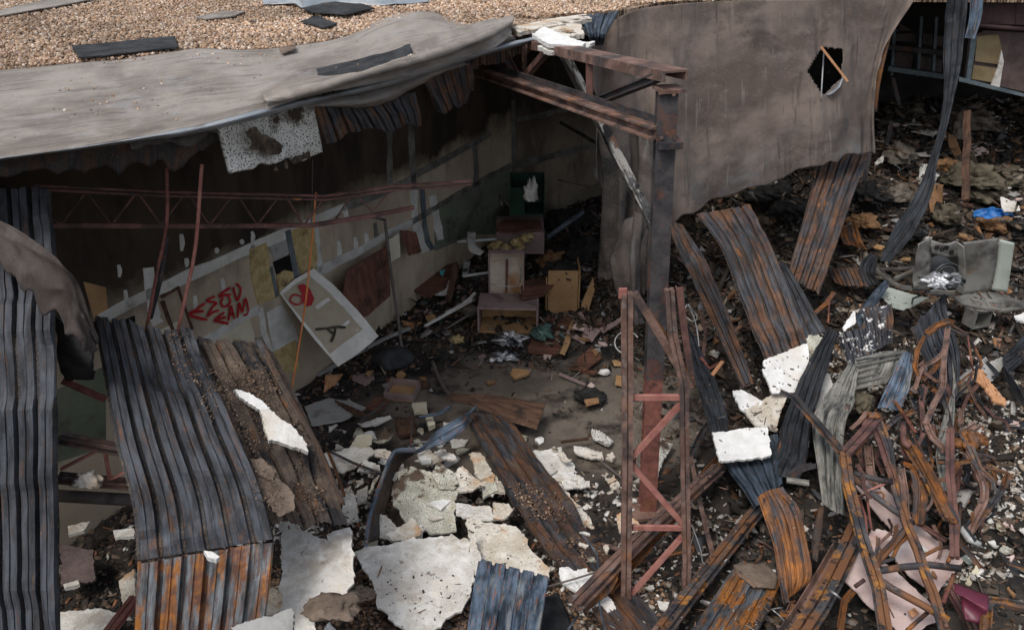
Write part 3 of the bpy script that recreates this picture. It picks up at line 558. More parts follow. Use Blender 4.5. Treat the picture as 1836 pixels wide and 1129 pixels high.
# spray paint on the wall, traced stroke by stroke
def strokes(pts, mat, w, fnp, nn, parent, name='spray_letter'):
    for st in pts:
        P3 = np.array([fnp(x, y) for x, y in st]); n = max(6, len(st) * 4); P = cr(P3, np.linspace(0, len(st) - 1, n)); d = np.gradient(P, axis=0); d /= np.linalg.norm(d, axis=1, keepdims=True) + 1e-9
        s = np.cross(d, nn); ww = w * (1 + .25 * fbm(P * 9, 4)[:, None]); a = P + s * ww / 2; b = P - s * ww / 2
        Q = np.stack([a, b], 1).reshape(-1, 3); Fc = [[2*i, 2*i+1, 2*i+3, 2*i+2] for i in range(n - 1)]
        link(name, Q, Fc, mat, parent, Q[:, :2])
zz = lambda x, y: WL(x / 2.961, y / 2.961 + 370, .022)
G1 = [[(1088, 514), (1040, 548), (1005, 572), (1050, 590), (1102, 602)], [(1012, 568), (1050, 558), (1082, 556)],
      [(1142, 476), (1098, 500), (1150, 512), (1128, 535), (1100, 585), (1130, 562), (1162, 552)],
      [(1224, 432), (1180, 458), (1166, 478), (1196, 470), (1228, 468)], [(1186, 484), (1173, 512), (1190, 532), (1214, 522), (1224, 500), (1212, 474)],
      [(1238, 428), (1248, 466), (1262, 498), (1274, 470), (1278, 435), (1256, 410)],
      [(1192, 562), (1140, 602), (1170, 612), (1214, 622)], [(1152, 600), (1176, 592), (1200, 590)],
      [(1214, 606), (1220, 570), (1226, 530), (1246, 596)], [(1216, 574), (1244, 570)],
      [(1262, 590), (1266, 550), (1270, 512), (1288, 562), (1302, 490), (1318, 540), (1312, 572), (1292, 576)]]
strokes(G1, M['paint_red'], .032, zz, np.array([n2[0], n2[1], 0]), wl)
# membrane strip, folded flap, flashing
mt = [(-300, 180), (-60, 138), (0, 127), (150, 112), (250, 103), (350, 87), (450, 90), (530, 82), (620, 66), (700, 30), (770, 22), (830, 42), (900, 40)]
me_ = [(-300, 335), (-60, 297), (0, 284), (150, 262), (250, 246), (350, 226), (450, 201), (530, 180), (620, 156), (700, 139), (780, 115), (860, 90), (925, 71)]
rows = []
for k, ((a, b), (c, d)) in enumerate(zip(mt, me_)):
    q = lambda f, z: (a + (c - a) * f, b + (d - b) * f, z)
    dip = .06 * math.sin(k * 1.3)
    rows.append([q(0, 5.0), q(.3, 5.03), q(.55, 5.05 + dip * .5), q(.8, 5.03), q(1, 4.955)])
mem = patch('membrane_strip', rows, M['mem'], res=.04, crumple=.006, cf=3.2, thick=.008, folds=lambda u, v: .010 * (1 - 2 * np.abs(np.sin(v * 23 + 5 * u))) * np.sin(u * 3) ** 2 + .006 * (1 - np.abs(np.sin(u * 16 + 4 * v))))
T(mem, 'long pale grey roofing membrane strip peeled bare along the roof edge', 'roofing')
fl = patch('membrane_flap', [[(470, 168, 5.03), (474, 178, 5.05), (480, 192, 5.0)], [(560, 140, 5.05), (570, 152, 5.14), (580, 172, 5.01)], [(660, 108, 5.06), (670, 122, 5.18), (690, 147, 5.02)], [(770, 74, 5.06), (785, 92, 5.20), (805, 112, 5.03)], [(860, 44, 5.06), (872, 62, 5.2), (885, 84, 5.03)], [(921, 26, 5.08), (920, 40, 5.14), (914, 58, 5.05)]], M['mem'], res=.04, crumple=.012, thick=.01, folds=lambda u, v: .03 * np.sin(u * 11 + 3 * v))
T(fl, 'brown grey membrane flap curled back over the roof edge, narrowing to a raised tip', 'roofing')
fu = [(0, 283), (150, 262), (250, 246), (350, 226), (450, 201), (530, 179), (600, 164), (700, 140), (800, 109), (880, 85), (965, 64)]
flw = [(0, 287), (150, 268), (250, 253), (350, 240), (450, 216), (530, 194), (600, 178), (700, 153), (800, 122), (880, 96), (968, 74)]
o = patch('roof_edge_flashing', [[(a, b, 4.965), ((a + c) / 2, (b + d) / 2, 4.95), (c, d, 4.88)] for (a, b), (c, d) in zip(fu, flw)], M['flash'], res=.04, crumple=.006, thick=.006)
T(o, 'thin blue grey metal flashing running along the roof edge under the membrane', 'flashing')
o = patch('sagging_membrane', [[(a, b, 4.86), ((a + c) / 2, (b + d) / 2 + 4, 4.80), (c, d, 4.70)] for (a, b), (c, d) in [((540, 190), (545, 196)), ((600, 176), (610, 193)), ((660, 162), (672, 190)), ((720, 145), (735, 163)), ((780, 124), (790, 134)), ((830, 108), (842, 116))]], M['mem'], res=.04, crumple=.012, thick=.01)
T(o, 'grey membrane belly sagging below the roof edge flashing', 'roofing')
# gravel on the roof
gpoly = [(-700, 300), (-60, 140), (0, 127), (150, 112), (250, 103), (350, 88), (450, 90), (530, 84), (620, 68), (700, 42), (750, 23), (790, 24), (802, 45), (835, 52), (800, 62), (790, 78), (765, 80), (840, 54), (918, 30), (960, 32), (1010, 26), (1110, 20), (1135, 8), (1240, 2), (1400, -2), (1640, -10), (3000, -10), (3000, -160), (-700, -160)]
P = np.c_[rng.uniform(-8.5, 9, 150000), rng.uniform(6, 16.2, 150000), np.full(150000, 4.985)]
fx = np.stack(to_px(P.T), -1); keep = inpoly_v(fx, gpoly)
strip = [(-100, 40), (0, 34), (100, 16), (190, 0), (260, -10), (140, -10), (60, 8), (0, 24), (-100, 30)]
keep = keep & ~inpoly_v(fx, strip)
P = P[keep]; P[:, 2] += rng.uniform(0, .018, len(P))
pebc = [(.52, .36, .24), (.42, .27, .17), (.62, .47, .35), (.30, .20, .14), (.70, .61, .52), (.48, .38, .32), (.20, .15, .125)]
chips('roof_gravel', P, (.026, .048), pebc, [4, 4, 3, 2, 1.5, 1.5, 1], M['peb'], flat=(.6, .9), elong=(1, 1.5), rock=True, label='tan and brown river gravel covering the flat roof', cat='gravel')
def stuck(poly, name, mat, lab, cat, lift=.02, thick=.015, **k): return T(slab(name, poly, mat, z=5.02 + lift, thick=thick, **k), lab, cat)
stuck([(-60, 36), (0, 28), (100, 11), (190, -6), (140, -10), (60, 4), (0, 18), (-60, 26)], 'membrane_scrap', M['mem'], 'grey bare membrane stripe crossing the gravel at the far left roof', 'roofing')
stuck([(128, 82), (240, 72), (310, 64), (322, 84), (250, 92), (140, 104)], 'felt_scrap', M['tarpap'], 'black roofing felt with pebbles on it, alone in the gravel left of the roof', 'roofing', jag=.03)
stuck([(538, 38), (570, 28), (604, 42), (580, 50)], 'felt_scrap', M['tarpap'], 'small black felt square below the larger felt pile on the roof', 'roofing')
stuck([(540, 14), (600, 3), (650, 8), (672, 14), (620, 26), (560, 22)], 'felt_scrap', M['tarpap'], 'larger black felt sheet lying beside bent blue metal at the roof top', 'roofing', lift=.04)
stuck([(350, 30), (400, 20), (440, 20), (420, 28), (370, 34)], 'membrane_scrap', M['mem'], 'little pale scrap lying flat on the gravel left of the blue metal', 'roofing')
T(patch('bent_flashing', [[(470, -6, 5.05), (472, 8, 5.03)], [(520, -8, 5.12), (522, 6, 5.06)], [(545, -6, 5.14), (550, 14, 5.04)], [(600, -6, 5.1), (604, 4, 5.03)], [(680, -8, 5.1), (690, 8, 5.03)], [(760, -8, 5.06), (770, 3, 5.03)]], M['flash'], res=.05, crumple=.02), 'crumpled light blue metal flashing on top of the roof gravel', 'flashing')
T(slab('foam_scrap', [(500, 85), (528, 80), (530, 88), (506, 96)], M['dirt'], z=5.06, thick=.01), 'torn brown blister on the membrane strip', 'roofing')
o = patch('felt_scrap', [[(556, 125, 5.115), (560, 139, 5.11)], [(640, 108, 5.12), (650, 128, 5.12)], [(700, 92, 5.12), (715, 120, 5.14)], [(736, 80, 5.12), (748, 105, 5.14)]], M['tarpap'], res=.03, sjag=.06, jag=(.08, .03), crumple=.012, thick=.012)
T(o, 'black charred felt remnant stuck on the membrane strip', 'roofing')
# torn end of the roof behind the truss
def hang(px, py, dy=.1): return (px, py, None, eY(px) + dy)
for k, (poly, mt_, z, n, lab) in enumerate([
    ([(918, 48), (985, 35), (1050, 25), (1062, 34), (1000, 45), (930, 58)], 'foam_stain', 5.03, (0, 0), 'long cream foam strip exposed at the torn roof end'),
    ([(955, 62), (975, 48), (1000, 58), (1050, 76), (1045, 82), (985, 80)], 'foam_clean', 5.07, (0, -.2), 'bright white foam wedge lying on the roof end of the truss'),
    ([(962, 82), (1030, 76), (1066, 74), (1050, 90), (985, 92)], 'foam', 4.98, (0, -.2), 'dusty foam block under the bright wedge at the truss end'),
    ([(975, 44), (1015, 38), (1042, 45), (1048, 62), (1010, 66), (980, 56)], 'foam_stain', 5.0, (0, -.1), 'tan broken board at the torn roof end above the truss')]):
    T(slab('foam_board', poly, M[mt_], z=z, n=n, thick=.05, jag=.03), lab, 'foam board')
o = patch('deck_fragment', [[(1038, 28, 5.0), (1110, 22, 5.0)], [(1050, 60, 4.9), (1088, 60, 4.9)], [(1066, 80, 4.7), (1080, 76, 4.7)]], M['bluedark'], pitch=.15, rib=.04, jag=(.05, .08)); T(o, 'blue black corrugated decking torn open beside the hanging membrane top', 'metal decking')
# under the eave: fascia and decking remnants
def drop(name, top, bot, mat, dy, pitch, lab, cat, **k):
    o = patch(name, [[hang(x, y, dy) for x, y in top], [hang((a + c) / 2, (b + d) / 2, dy + .02) for (a, b), (c, d) in zip(top, bot)], [hang(x, y, dy + k.get('tuck', 0)) for x, y in bot]], mat, pitch=pitch, **{q: w for q, w in k.items() if q != 'tuck'})
    return T(o, lab, cat)
drop('charred_fascia', [(-80, 290), (100, 262), (250, 240), (420, 210)], [(-80, 328), (100, 324), (250, 318), (420, 298)], M['char_brown'], .18, 0, 'charred brown fascia board hanging under the left roof edge', 'fascia', jag=(0, .16), crumple=.03, cf=3, res=.04)
drop('foam_board', [(392, 224), (560, 180)], [(415, 312), (580, 283)], M['foam_black'], .07, 0, 'white foam board freckled black, hanging under the roof edge with a burn hole', 'foam board', thick=.05, jag=(0, .07), crumple=.01, res=.03, tuck=-.1)
hb = [o for o in bpy.data.objects if o.name.startswith('foam_board') and 'burn hole' in o.get('label', '')][0]
M['scorch'] = surf('scorch_mark', (.03, .022, .016), (.13, .095, .07), 8, [], .95, [(40, .5)])
for poly in [[(440, 236), (458, 226), (472, 240), (492, 248), (508, 262), (504, 276), (486, 278), (464, 270), (446, 268), (452, 252)], [(522, 288), (528, 280), (540, 278), (556, 270), (558, 284), (545, 284), (534, 292), (528, 294)], [(491, 306), (494, 296), (500, 306)], [(510, 288), (514, 286), (517, 302), (512, 302)]]:
    P = np.array([D(x, y, eY(x) + .07 - .1 * (y - 180) / 110 - .03) for x, y in poly]); c_ = P.mean(0); u_, s_, v_ = np.linalg.svd(P - c_)
    slab('burn_mark', poly, M['scorch'], plane=(c_, v_[2] * (1 if v_[2] @ (C0 - c_) > 0 else -1)), thick=.004, jag=.03, bump=.001, parent=hb)
drop('hanging_decking', [(556, 188), (660, 180), (744, 165)], [(578, 258), (690, 236), (757, 235)], M['char_rust'], .10, .16, 'charred corrugated decking flap hanging right of the freckled foam board', 'metal decking', rib=.05, jag=(0, .12), tuck=.05)
drop('hanging_decking', [(758, 135), (845, 115)], [(788, 212), (856, 178)], M['char_brown'], .2, .16, 'brown scaled decking flap hanging under the roof near the truss', 'metal decking', rib=.05, jag=(0, .14), tuck=.05)
drop('hanging_felt', [(230, 250), (400, 215)], [(236, 268), (402, 268)], M['tarp2'], .1, 0, 'torn felt rag hanging left of the freckled foam board', 'roofing', jag=(0, .12), crumple=.03, res=.03)
drop('hanging_decking', [(690, 130), (860, 90), (960, 70)], [(700, 160), (860, 125), (965, 96)], M['char_brown'], .5, .16, 'shaded decking under the roof behind the flashing', 'metal decking', rib=.05, jag=(0, .1))

# ------------------------------------------------------------------ hanging membrane on the right
def yT(px): return 13.55 + (px - 1100) / 540 * 1.05
tl = []
cols = [(1060, 95, 150, 210, 290), (1075, 60, 130, 240, 330), (1105, 34, 120, 245, 372), (1150, 16, 120, 260, 398), (1210, 8, 120, 260, 400), (1300, 2, 110, 240, 360), (1400, 0, 100, 210, 326), (1480, -2, 100, 200, 296), (1530, -4, 90, 185, 284), (1605, -6, 60, 150, 240), (1640, -6, 95, 185, 278)]
lastx = {9: (1600, 1574, 1560, 1556), 10: (1644, 1582, 1567, 1567)}
o_rows = []
for r in range(4):
    o_rows.append([(lastx[q][r] if q in lastx else c[0], (c[1 + r] if q != 9 else (-5, 92, 185, 279)[r]), None, yT(min(c[0], 1600)) + (.10, -.05, -.25, -.35)[r]) for q, c in enumerate(cols)])
hp = [(1447, 128), (1474, 86), (1512, 88), (1509, 140), (1476, 172)]
def hole(c): return inpoly(*to_px(c), hp)
tp_ = patch('hanging_membrane', o_rows, M['tarp'], res=.024, crumple=.022, cf=1.5, thick=.012, hole=hole, jag=(0, .07), folds=lambda u, v: (.15 * np.sin(u * 34 + 2 * v) * np.exp(-u * 5) + .045 * np.sin(u * 19 + v) * (.3 + v) + .028 * (1 - 2 * np.abs(np.sin(u * 21 - v * 2))) * (.2 + v) + .02 * np.sin(u * 50 + v * 4) * v + .03 * np.exp(-v * 6) * np.sin(u * 37)))
T(tp_, 'huge brown grey roofing membrane hanging like a curtain from the roof, with a torn hole', 'roofing')
T(patch('torn_flap', [[(1478, 172, None, 14.1), (1480, 168, None, 14.12)], [(1490, 168, None, 14.0), (1496, 158, None, 14.1)], [(1506, 156, None, 14.0), (1512, 138, None, 14.1)]], M['flash'], res=.02, crumple=.01), 'blue grey flap folded at the bottom of the hole in the membrane', 'roofing')
T(beam('wood_stick', [(1472, 84, None, 13.9), (1520, 146, None, 13.75)], M['wood_or'], ('box', .045, .03)), 'splintered wooden stick poking out through the hole in the membrane', 'stick')
T(beam('thin_rod', [(1477, 95, None, 14.6), (1472, 178, None, 14.0)], M['wire'], ('round', .012)), 'pale thin rod seen inside the hole of the membrane', 'rod')
T(patch('draped_membrane', [[(1070, 210, None, 13.3), (1100, 215, None, 13.1), (1130, 225, None, 13.3), (1172, 250, None, 13.1), (1200, 330, None, 13.0)], [(1085, 320, None, 13.1), (1110, 320, None, 12.8), (1135, 330, None, 13.1), (1168, 350, None, 12.8), (1185, 380, None, 12.9)], [(1078, 420, None, 12.9), (1105, 420, None, 12.6), (1128, 430, None, 12.9), (1160, 440, None, 12.6), (1180, 440, None, 12.8)], [(1074, 506, None, 12.8), (1108, 500, None, 12.5), (1130, 505, None, 12.8), (1155, 530, None, 12.5), (1178, 520, None, 12.7)]], M['tarp2'], res=.03, crumple=.012, cf=3, thick=.012, jag=(0, .16), folds=lambda u, v: .07 * np.sin(u * 21 + 1.5 * v) + .035 * (1 - 2 * np.abs(np.sin(u * 16 - 2 * v)))), 'dark membrane folds draping to the floor left of the steel column', 'roofing')
T(patch('draped_membrane', [[(1112, 420, None, 12.0), (1135, 380, None, 12.0), (1160, 400, None, 11.9)], [(1100, 470, None, 11.8), (1130, 470, None, 11.5), (1152, 470, None, 11.8)], [(1118, 540, None, 11.6), (1135, 540, None, 11.3), (1150, 545, None, 11.6)], [(1125, 590, None, 11.5), (1140, 585, None, 11.3), (1152, 580, None, 11.5)]], M['tarp2'], res=.03, crumple=.012, cf=3, thick=.012, jag=(0, .14), folds=lambda u, v: .05 * np.sin(u * 11 + 2 * v) + .02 * (1 - 2 * np.abs(np.sin(u * 12)))), 'lowest pointed tail of the dark membrane behind the lattice column top', 'roofing')

# ------------------------------------------------------------------ steel
col_ = empty('steel_column', Z(1160, 918, 0), 'tall steel column, scorched grey above and red below, standing right of centre', 'column')
ct, cb_ = D(1196, 163, 8.45), Z(1160, 922, .0); cm = ct + (cb_ - ct) * .62
beam('upper_shaft', [ct, cm], M['steel_dark'], ('I', .19, .17, .02), up=(0, 1, 0), parent=col_, res=9)
beam('lower_shaft', [cm, cb_ + (cb_ - cm) * .04], M['steel_red'], ('I', .188, .168, .02), up=(0, 1, 0), parent=col_, res=9)
c_ = ct; boxm('cap_plate', (c_[0] + .02, c_[1], c_[2]), (.25, .25, .035), M['steel_rust'], rz=.2, parent=col_)
boxm('base_plate', (cb_[0], cb_[1], .06), (.42, .40, .05), M['steel_rust'], rz=.1, parent=col_)
c_ = D(1197, 262, 8.42); boxm('clip_angle', (c_[0], c_[1] - .02, c_[2]), (.235, .22, .07), M['steel_dark'], rz=.1, parent=col_)
trs = empty('roof_truss', Z(1190, 150, 4.9), 'scorched double angle roof truss running from the column back under the roof', 'truss')
TA, TB = D(1212, 126, 8.35), Z(965, 72, 4.93)
beam('top_chord', [TA, TB + (TB - TA) * .4], M['steel_rust'], ('C', .26, .10, .022), up=(0, 0, -1), parent=trs)
BA, BB = D(1182, 238, 8.42), D(865, 128, 12.2)
beam('bottom_chord', [BA, BB], M['steel_rust'], ('LL', .20, .12, .02), up=(0, 0, -1), parent=trs)
beam('bottom_chord', [BA + [-.02, .12, .05], BB + [-.02, .12, .05]], M['steel_dark'], ('L', .08, .08, .015), up=(0, 0, 1), parent=trs)
def tf(A_, B_, f): return A_ + (B_ - A_) * f
beam('web_post', [D(1050, 108, 9.9), D(1051, 184, 9.95)], M['steel_brown'], ('L', .08, .06, .012), parent=trs)
beam('web_post', [D(936, 84, 11.6), D(935, 140, 11.6)], M['steel_brown'], ('L', .08, .06, .012), parent=trs)
beam('web_diagonal', [D(1182, 138, 8.5), D(1060, 186, 9.85)], M['steel_dark'], ('LL', .13, .08, .015), parent=trs)
beam('web_diagonal', [D(985, 88, 10.9), D(938, 142, 11.5)], M['steel_brown'], ('L', .09, .07, .012), parent=trs)
beam('web_diagonal', [D(905, 95, 11.9), D(930, 140, 11.6)], M['steel_dark'], ('L', .08, .07, .012), parent=trs)
o = beam('fallen_rafter', [D(996, 92, 11.2), D(1062, 215, 11.1), D(1118, 322, 10.9), D(1168, 420, 10.7), D(1176, 452, 10.7)], M['rafter'], ('L', .22, .14, .02), roll=.6); T(o, 'scorched rafter slanting down from the truss end to the steel column', 'beam')
o = beam('fallen_rafter', [D(1075, 205, 11.3), D(1112, 300, 11.1), D(1164, 396, 10.8)], M['rafter'], ('L', .12, .06, .012), roll=.3); T(o, 'slim pale edged strip lying against the slanting rafter', 'metal strip')

lat = empty('lattice_column', Z(1175, 1129, 0), 'pink and brown lattice joist standing on end in front of the steel column', 'lattice column')
yl = 6.85
def L_(px, py, dy=0): return D(px, py, yl + dy + (564 - py) * .0003)
beam('chord', [L_(1124, 525), L_(1125, 800), L_(1120, 1200)], M['steel_rust'], ('LL', .098, .07, .012), up=(0, 1, 0), parent=lat, smooth=False)
beam('chord', [L_(1200, 518), L_(1206, 600), L_(1226, 690), L_(1228, 850), L_(1231, 1000), L_(1228, 1200)], M['steel_rust'], ('LL', .08, .06, .012), up=(0, 1, 0), parent=lat, smooth=False)
for a, b in [((1134, 712), (1222, 712)), ((1134, 945), (1224, 946)), ((1132, 820), (1222, 722)), ((1132, 832), (1224, 938)), ((1132, 1064), (1224, 960)), ((1132, 1080), (1200, 1160))]:
    beam('web_bar', [L_(*a, .03), L_(*b, .03)], M['steel_pink'], ('box', .05, .035), up=(0, 1, 0), parent=lat)
beam('bent_angle', [L_(1130, 528), L_(1175, 600), L_(1232, 700)], M['steel_rust'], ('L', .07, .06, .01), up=(0, 1, 0), parent=lat)
beam('bent_angle', [L_(1144, 545, .02), L_(1195, 615, .02), L_(1234, 690, .02)], M['rusty'], ('L', .05, .04, .01), up=(0, 1, 0), parent=lat)
beam('bent_angle', [L_(1212, 516, .02), L_(1222, 600, .02), L_(1236, 690, .02)], M['steel_brown'], ('L', .06, .05, .01), up=(0, 1, 0), parent=lat)
boxm('end_clip', L_(1116, 534), (.07, .03, .09), M['steel_pink'], parent=lat)

for x, y in [(1134, 712), (1222, 712), (1134, 945), (1224, 946), (1133, 826), (1223, 722), (1223, 938), (1132, 1064), (1224, 960)]:
    q = L_(x, y, .05); boxm('gusset_plate', (q[0], q[1], q[2] - .04), (.075, .012, .08), M['steel_brown'], parent=lat)
for x, y in [(1184, 170), (1208, 172), (1186, 250), (1210, 252)]:
    q = D(x, y, 8.34); boxm('bolt', q, (.03, .03, .025), M['steel_rust'], parent=col_)
jst = empty('open_web_joist', D(330, 400, 7.6), 'fallen open web roof joist with zigzag bars crossing the dark opening at left', 'joist')
def J(px, py): return D(px, py, 7.3 + max(0, px) * .0030)
for dz in (0, 7): beam('top_chord', [J(60, 332 + dz), J(300, 344 + dz), J(585, 351 + dz), J(700, 334 + dz), J(845, 324 + dz)], M['steel_brown'], ('box', .03, .022), parent=jst, smooth=False)
beam('bottom_chord', [J(95, 404), J(330, 405), J(560, 404), J(660, 388), J(742, 372)], M['steel_brown'], ('box', .032, .045), parent=jst, smooth=False)
zz_ = [(88, 390)]; x = 98
while x < 590: zz_ += [(x + 8, 400), (x + 14, 400), (x + 52, 350), (x + 60, 348)]; x += 91 - (x - 98) * .022
beam('zigzag_bar', [J(a, b) for a, b in zz_ if a < 610], M['steel_brown'], ('round', .011), parent=jst, smooth=False)
beam('zigzag_bar', [J(600, 396), J(630, 350), J(640, 350), J(668, 380), J(700, 340)], M['steel_brown'], ('round', .009), parent=jst, smooth=False)
for nm, pts, r, m_, lab, cat in [
    ('bent_pipe', [D(300, 300, 7.9), D(299, 400, 7.8), D(282, 490, 7.7), D(262, 592, 7.6)], .017, 'steel_red', 'left of two red pipes dropping through the zigzag joist', 'pipe'),
    ('bent_pipe', [D(362, 295, 7.9), D(355, 400, 7.8), D(345, 470, 7.7), D(316, 608, 7.6)], .018, 'steel_pink', 'right of two red pipes dropping through the zigzag joist', 'pipe'),
    ('dark_pipe', [D(300, 424, 7.95), D(288, 500, 7.9), D(270, 570, 7.8)], .022, 'steel_dark', 'dark short pipe beside the left red pipe', 'pipe'),
    ('orange_cable', [D(566, 345, 9.6), D(556, 460, 9.5), D(545, 560, 9.4), D(522, 702, 9.2)], .011, 'orange', 'bright orange cord hanging in front of the red graffiti board', 'cord'),
    ('vertical_pole', [D(690, 393, 12.4), D(700, 480, 12.3), D(712, 560, 12.2), D(723, 640, 12.1)], .024, 'pipe_dk', 'crooked thin pole standing in the middle of the room', 'pole'),
    ('fallen_pipe', [G(775, 648, .05), G(788, 680, .05), G(810, 716, .1)], .03, 'pipe_dk', 'grey pipe lying on the bare floor above the brown panel', 'pipe'),
    ('wall_bracket', [D(652, 390, 12.3), D(672, 390, 12.3), D(690, 395, 12.3)], .02, 'steel_dark', 'short dark arm at the top of the crooked pole', 'bracket')]:
    T(beam(nm, pts, M[m_], ('round', r), wob=.006), lab, cat)
# ================================================================== LEFT: fallen roof decking
def sheet(name, rows, mat, lab, cat='metal decking', **k): return T(patch(name, rows, M[mat] if isinstance(mat, str) else mat, **k), lab, cat)
sheet('wall_decking', [[(-160, 335, 4.50), (95, 338, 4.50)], [(-150, 500, 4.0), (98, 500, 4.0)], [(-140, 700, 3.3), (104, 700, 3.3)], [(-130, 900, 2.5), (107, 900, 2.5)], [(-120, 1180, 1.5), (110, 1180, 1.5)]], 'char', 'tall blue black corrugated sheet hanging at the far left edge', pitch=.155, rib=.065, jag=(.10, 0), crumple=.012, res=.06)
T(patch('membrane_rag', [
 [(-60, 372, 4.56), (0, 396, 4.52), (45, 420, 4.50), (80, 444, 4.46), (112, 470, 4.40), (140, 508, 4.20), (158, 560, 3.95), (178, 606, 3.72)],
 [(-60, 400, 4.50), (0, 418, 4.46), (40, 440, 4.42), (72, 466, 4.36), (104, 496, 4.26), (132, 534, 4.08), (152, 580, 3.86), (172, 616, 3.68)],
 [(-60, 425, 4.42), (0, 444, 4.38), (34, 470, 4.30), (62, 500, 4.22), (92, 530, 4.10), (122, 566, 3.95), (146, 604, 3.80), (168, 630, 3.64)],
 [(-60, 450, 4.34), (0, 474, 4.26), (28, 512, 4.14), (54, 540, 4.02), (84, 572, 3.90), (112, 600, 3.80), (140, 624, 3.70), (164, 644, 3.60)]], M['rag'], res=.016, crumple=.005, cf=5, thick=.012, jag=(0, .12), sd=5, folds=lambda u, v: .022 * (1 - np.abs(np.sin(u * 5 + 6 * v))) + .012 * (1 - np.abs(np.sin(u * 11 - 7 * v)))), 'brown grey membrane rag draped over the far left sheet', 'roofing')
T(patch('membrane_rag', [[(88, 560, 3.75), (150, 590, 3.7)], [(104, 600, 3.5), (166, 626, 3.55)], [(110, 650, 3.2), (168, 668, 3.2)], [(118, 684, 3.0), (170, 680, 3.0)]], M['tarpap'], res=.03, crumple=.03, cf=3, thick=.012, jag=(0, .08)), 'black underside of the membrane rag hanging between the two left sheets', 'roofing')
sheet('curved_decking', [[(165, 568, 3.3), (345, 592, 3.15)], [(180, 640, 3.15), (372, 662, 3.0)], [(204, 780, 2.85), (420, 770, 2.75)], [(236, 900, 2.5), (465, 870, 2.45)], [(246, 1004, 2.15), (492, 966, 2.15)]], 'char_mid', 'large curved blue black corrugated sheet sloping down to a sharp bend', pitch=.155, rib=.065, jag=(.14, 0), crumple=.012, res=.05)
sheet('decking_face', [[(247, 1004, 2.15), (492, 966, 2.15)], [(244, 1080, 1.85), (484, 1050, 1.85)], [(238, 1180, 1.45), (470, 1150, 1.45)]], 'rust_face', 'orange rusted vertical face folded down from the curved sheet', pitch=.16, rib=.055, res=.05, crumple=.006, jag=(.02, 0))
sheet('curved_decking', [[(318, 604, 2.98), (468, 605, 2.9)], [(338, 662, 2.86), (490, 640, 2.75)], [(380, 752, 2.62), (540, 735, 2.45)], [(428, 850, 2.32), (590, 850, 2.1)], [(484, 958, 2.0), (622, 945, 1.75)]], 'caked', 'dirt covered corrugated sheet right of the large curved one', pitch=.16, rib=.055, jag=(.10, .08), crumple=.028, res=.05)
sheet('metal_edge', [[(455, 606, 3.0), (470, 604, 3.0)], [(500, 690, 2.75), (512, 685, 2.75)], [(566, 800, 2.4), (573, 796, 2.4)], [(610, 905, 2.0), (620, 905, 2.0)]], 'char_brown', 'copper edged rim along the right side of the dirt covered sheet', 'metal strip', pitch=0, res=.04, crumple=.006)
for poly, z, n, mt_, lab in [
    ([(420, 697), (446, 703), (470, 717), (484, 732), (468, 736), (447, 722), (430, 711)], 2.74, (.35, -.5), 'foam_clean', 'thin white foam sliver on the dirt covered sheet'),
    ([(466, 735), (484, 733), (500, 748), (530, 768), (548, 790), (551, 806), (520, 801), (480, 788), (470, 762)], 2.66, (.3, -.45), 'foam', 'leaf shaped white foam piece on the dirt covered sheet'),
    ([(365, 986), (380, 988), (394, 996), (388, 1002), (372, 996)], 2.28, (.2, -.2), 'foam_clean', 'tiny white chip at the bend of the curved sheet'),
    ([(418, 1122), (522, 1090), (530, 1150), (440, 1180)], 1.9, (0, -.2), 'greyp', 'flat dark grey board at the bottom edge below the rusted face')]:
    T(slab('foam_board' if 'foam' in mt_ else 'metal_plate', poly, M[mt_], z=z, n=n, thick=.05, jag=.02), lab, 'foam board' if 'foam' in mt_ else 'plate')
for poly, z, lab in [([(447, 822), (470, 820), (495, 845), (488, 862), (462, 850)], 2.50, 'small dried mud patch on the dirt covered sheet'), ([(458, 850), (500, 858), (530, 885), (528, 915), (500, 925), (470, 890)], 2.36, 'larger dried mud patch lower on the dirt covered sheet')]:
    T(slab('mud_patch', poly, M['dirt'], z=z, n=(.3, -.45), thick=.02, jag=.03), lab, 'dirt')
# behind, in the gap between the two sheets
gz = empty('bent_joist', D(170, 840, 6.9), 'red steel joist piece spanning the gap between the left sheets', 'joist')
for pts, sec, mt_ in [([(108, 785, 2.7), (215, 806, 2.6)], ('LL', .10, .06, .01), 'steel_rust'), ([(105, 856, 2.3), (232, 868, 2.2)], ('LL', .10, .06, .01), 'steel_rust'), ([(110, 840, 2.4), (178, 806, 2.6)], ('box', .03, .02), 'steel_pink'), ([(188, 808, 2.6), (197, 858, 2.3)], ('box', .03, .02), 'steel_pink'), ([(200, 858, 2.3), (225, 845, 2.4)], ('box', .03, .02), 'steel_pink')]:
    beam('joist_bar', pts, M[mt_], sec, parent=gz)
T(beam('round_duct', [(100, 888, 2.0), (240, 896, 1.95)], M['pipe_dk'], ('round', .055)), 'grey round pipe below the red joist in the left gap', 'pipe')
T(beam('angle_bar', [(112, 682, 3.0), (190, 716, 2.8)], M['steel_red'], ('L', .05, .04, .01)), 'short red angle bar under the black rag at left', 'beam')
T(beam('angle_bar', [(160, 1180, 1.2), (242, 1072, 1.0)], M['steel_pink'], ('LL', .09, .06, .01)), 'dusty pink angle bar at the bottom of the left gap', 'beam')
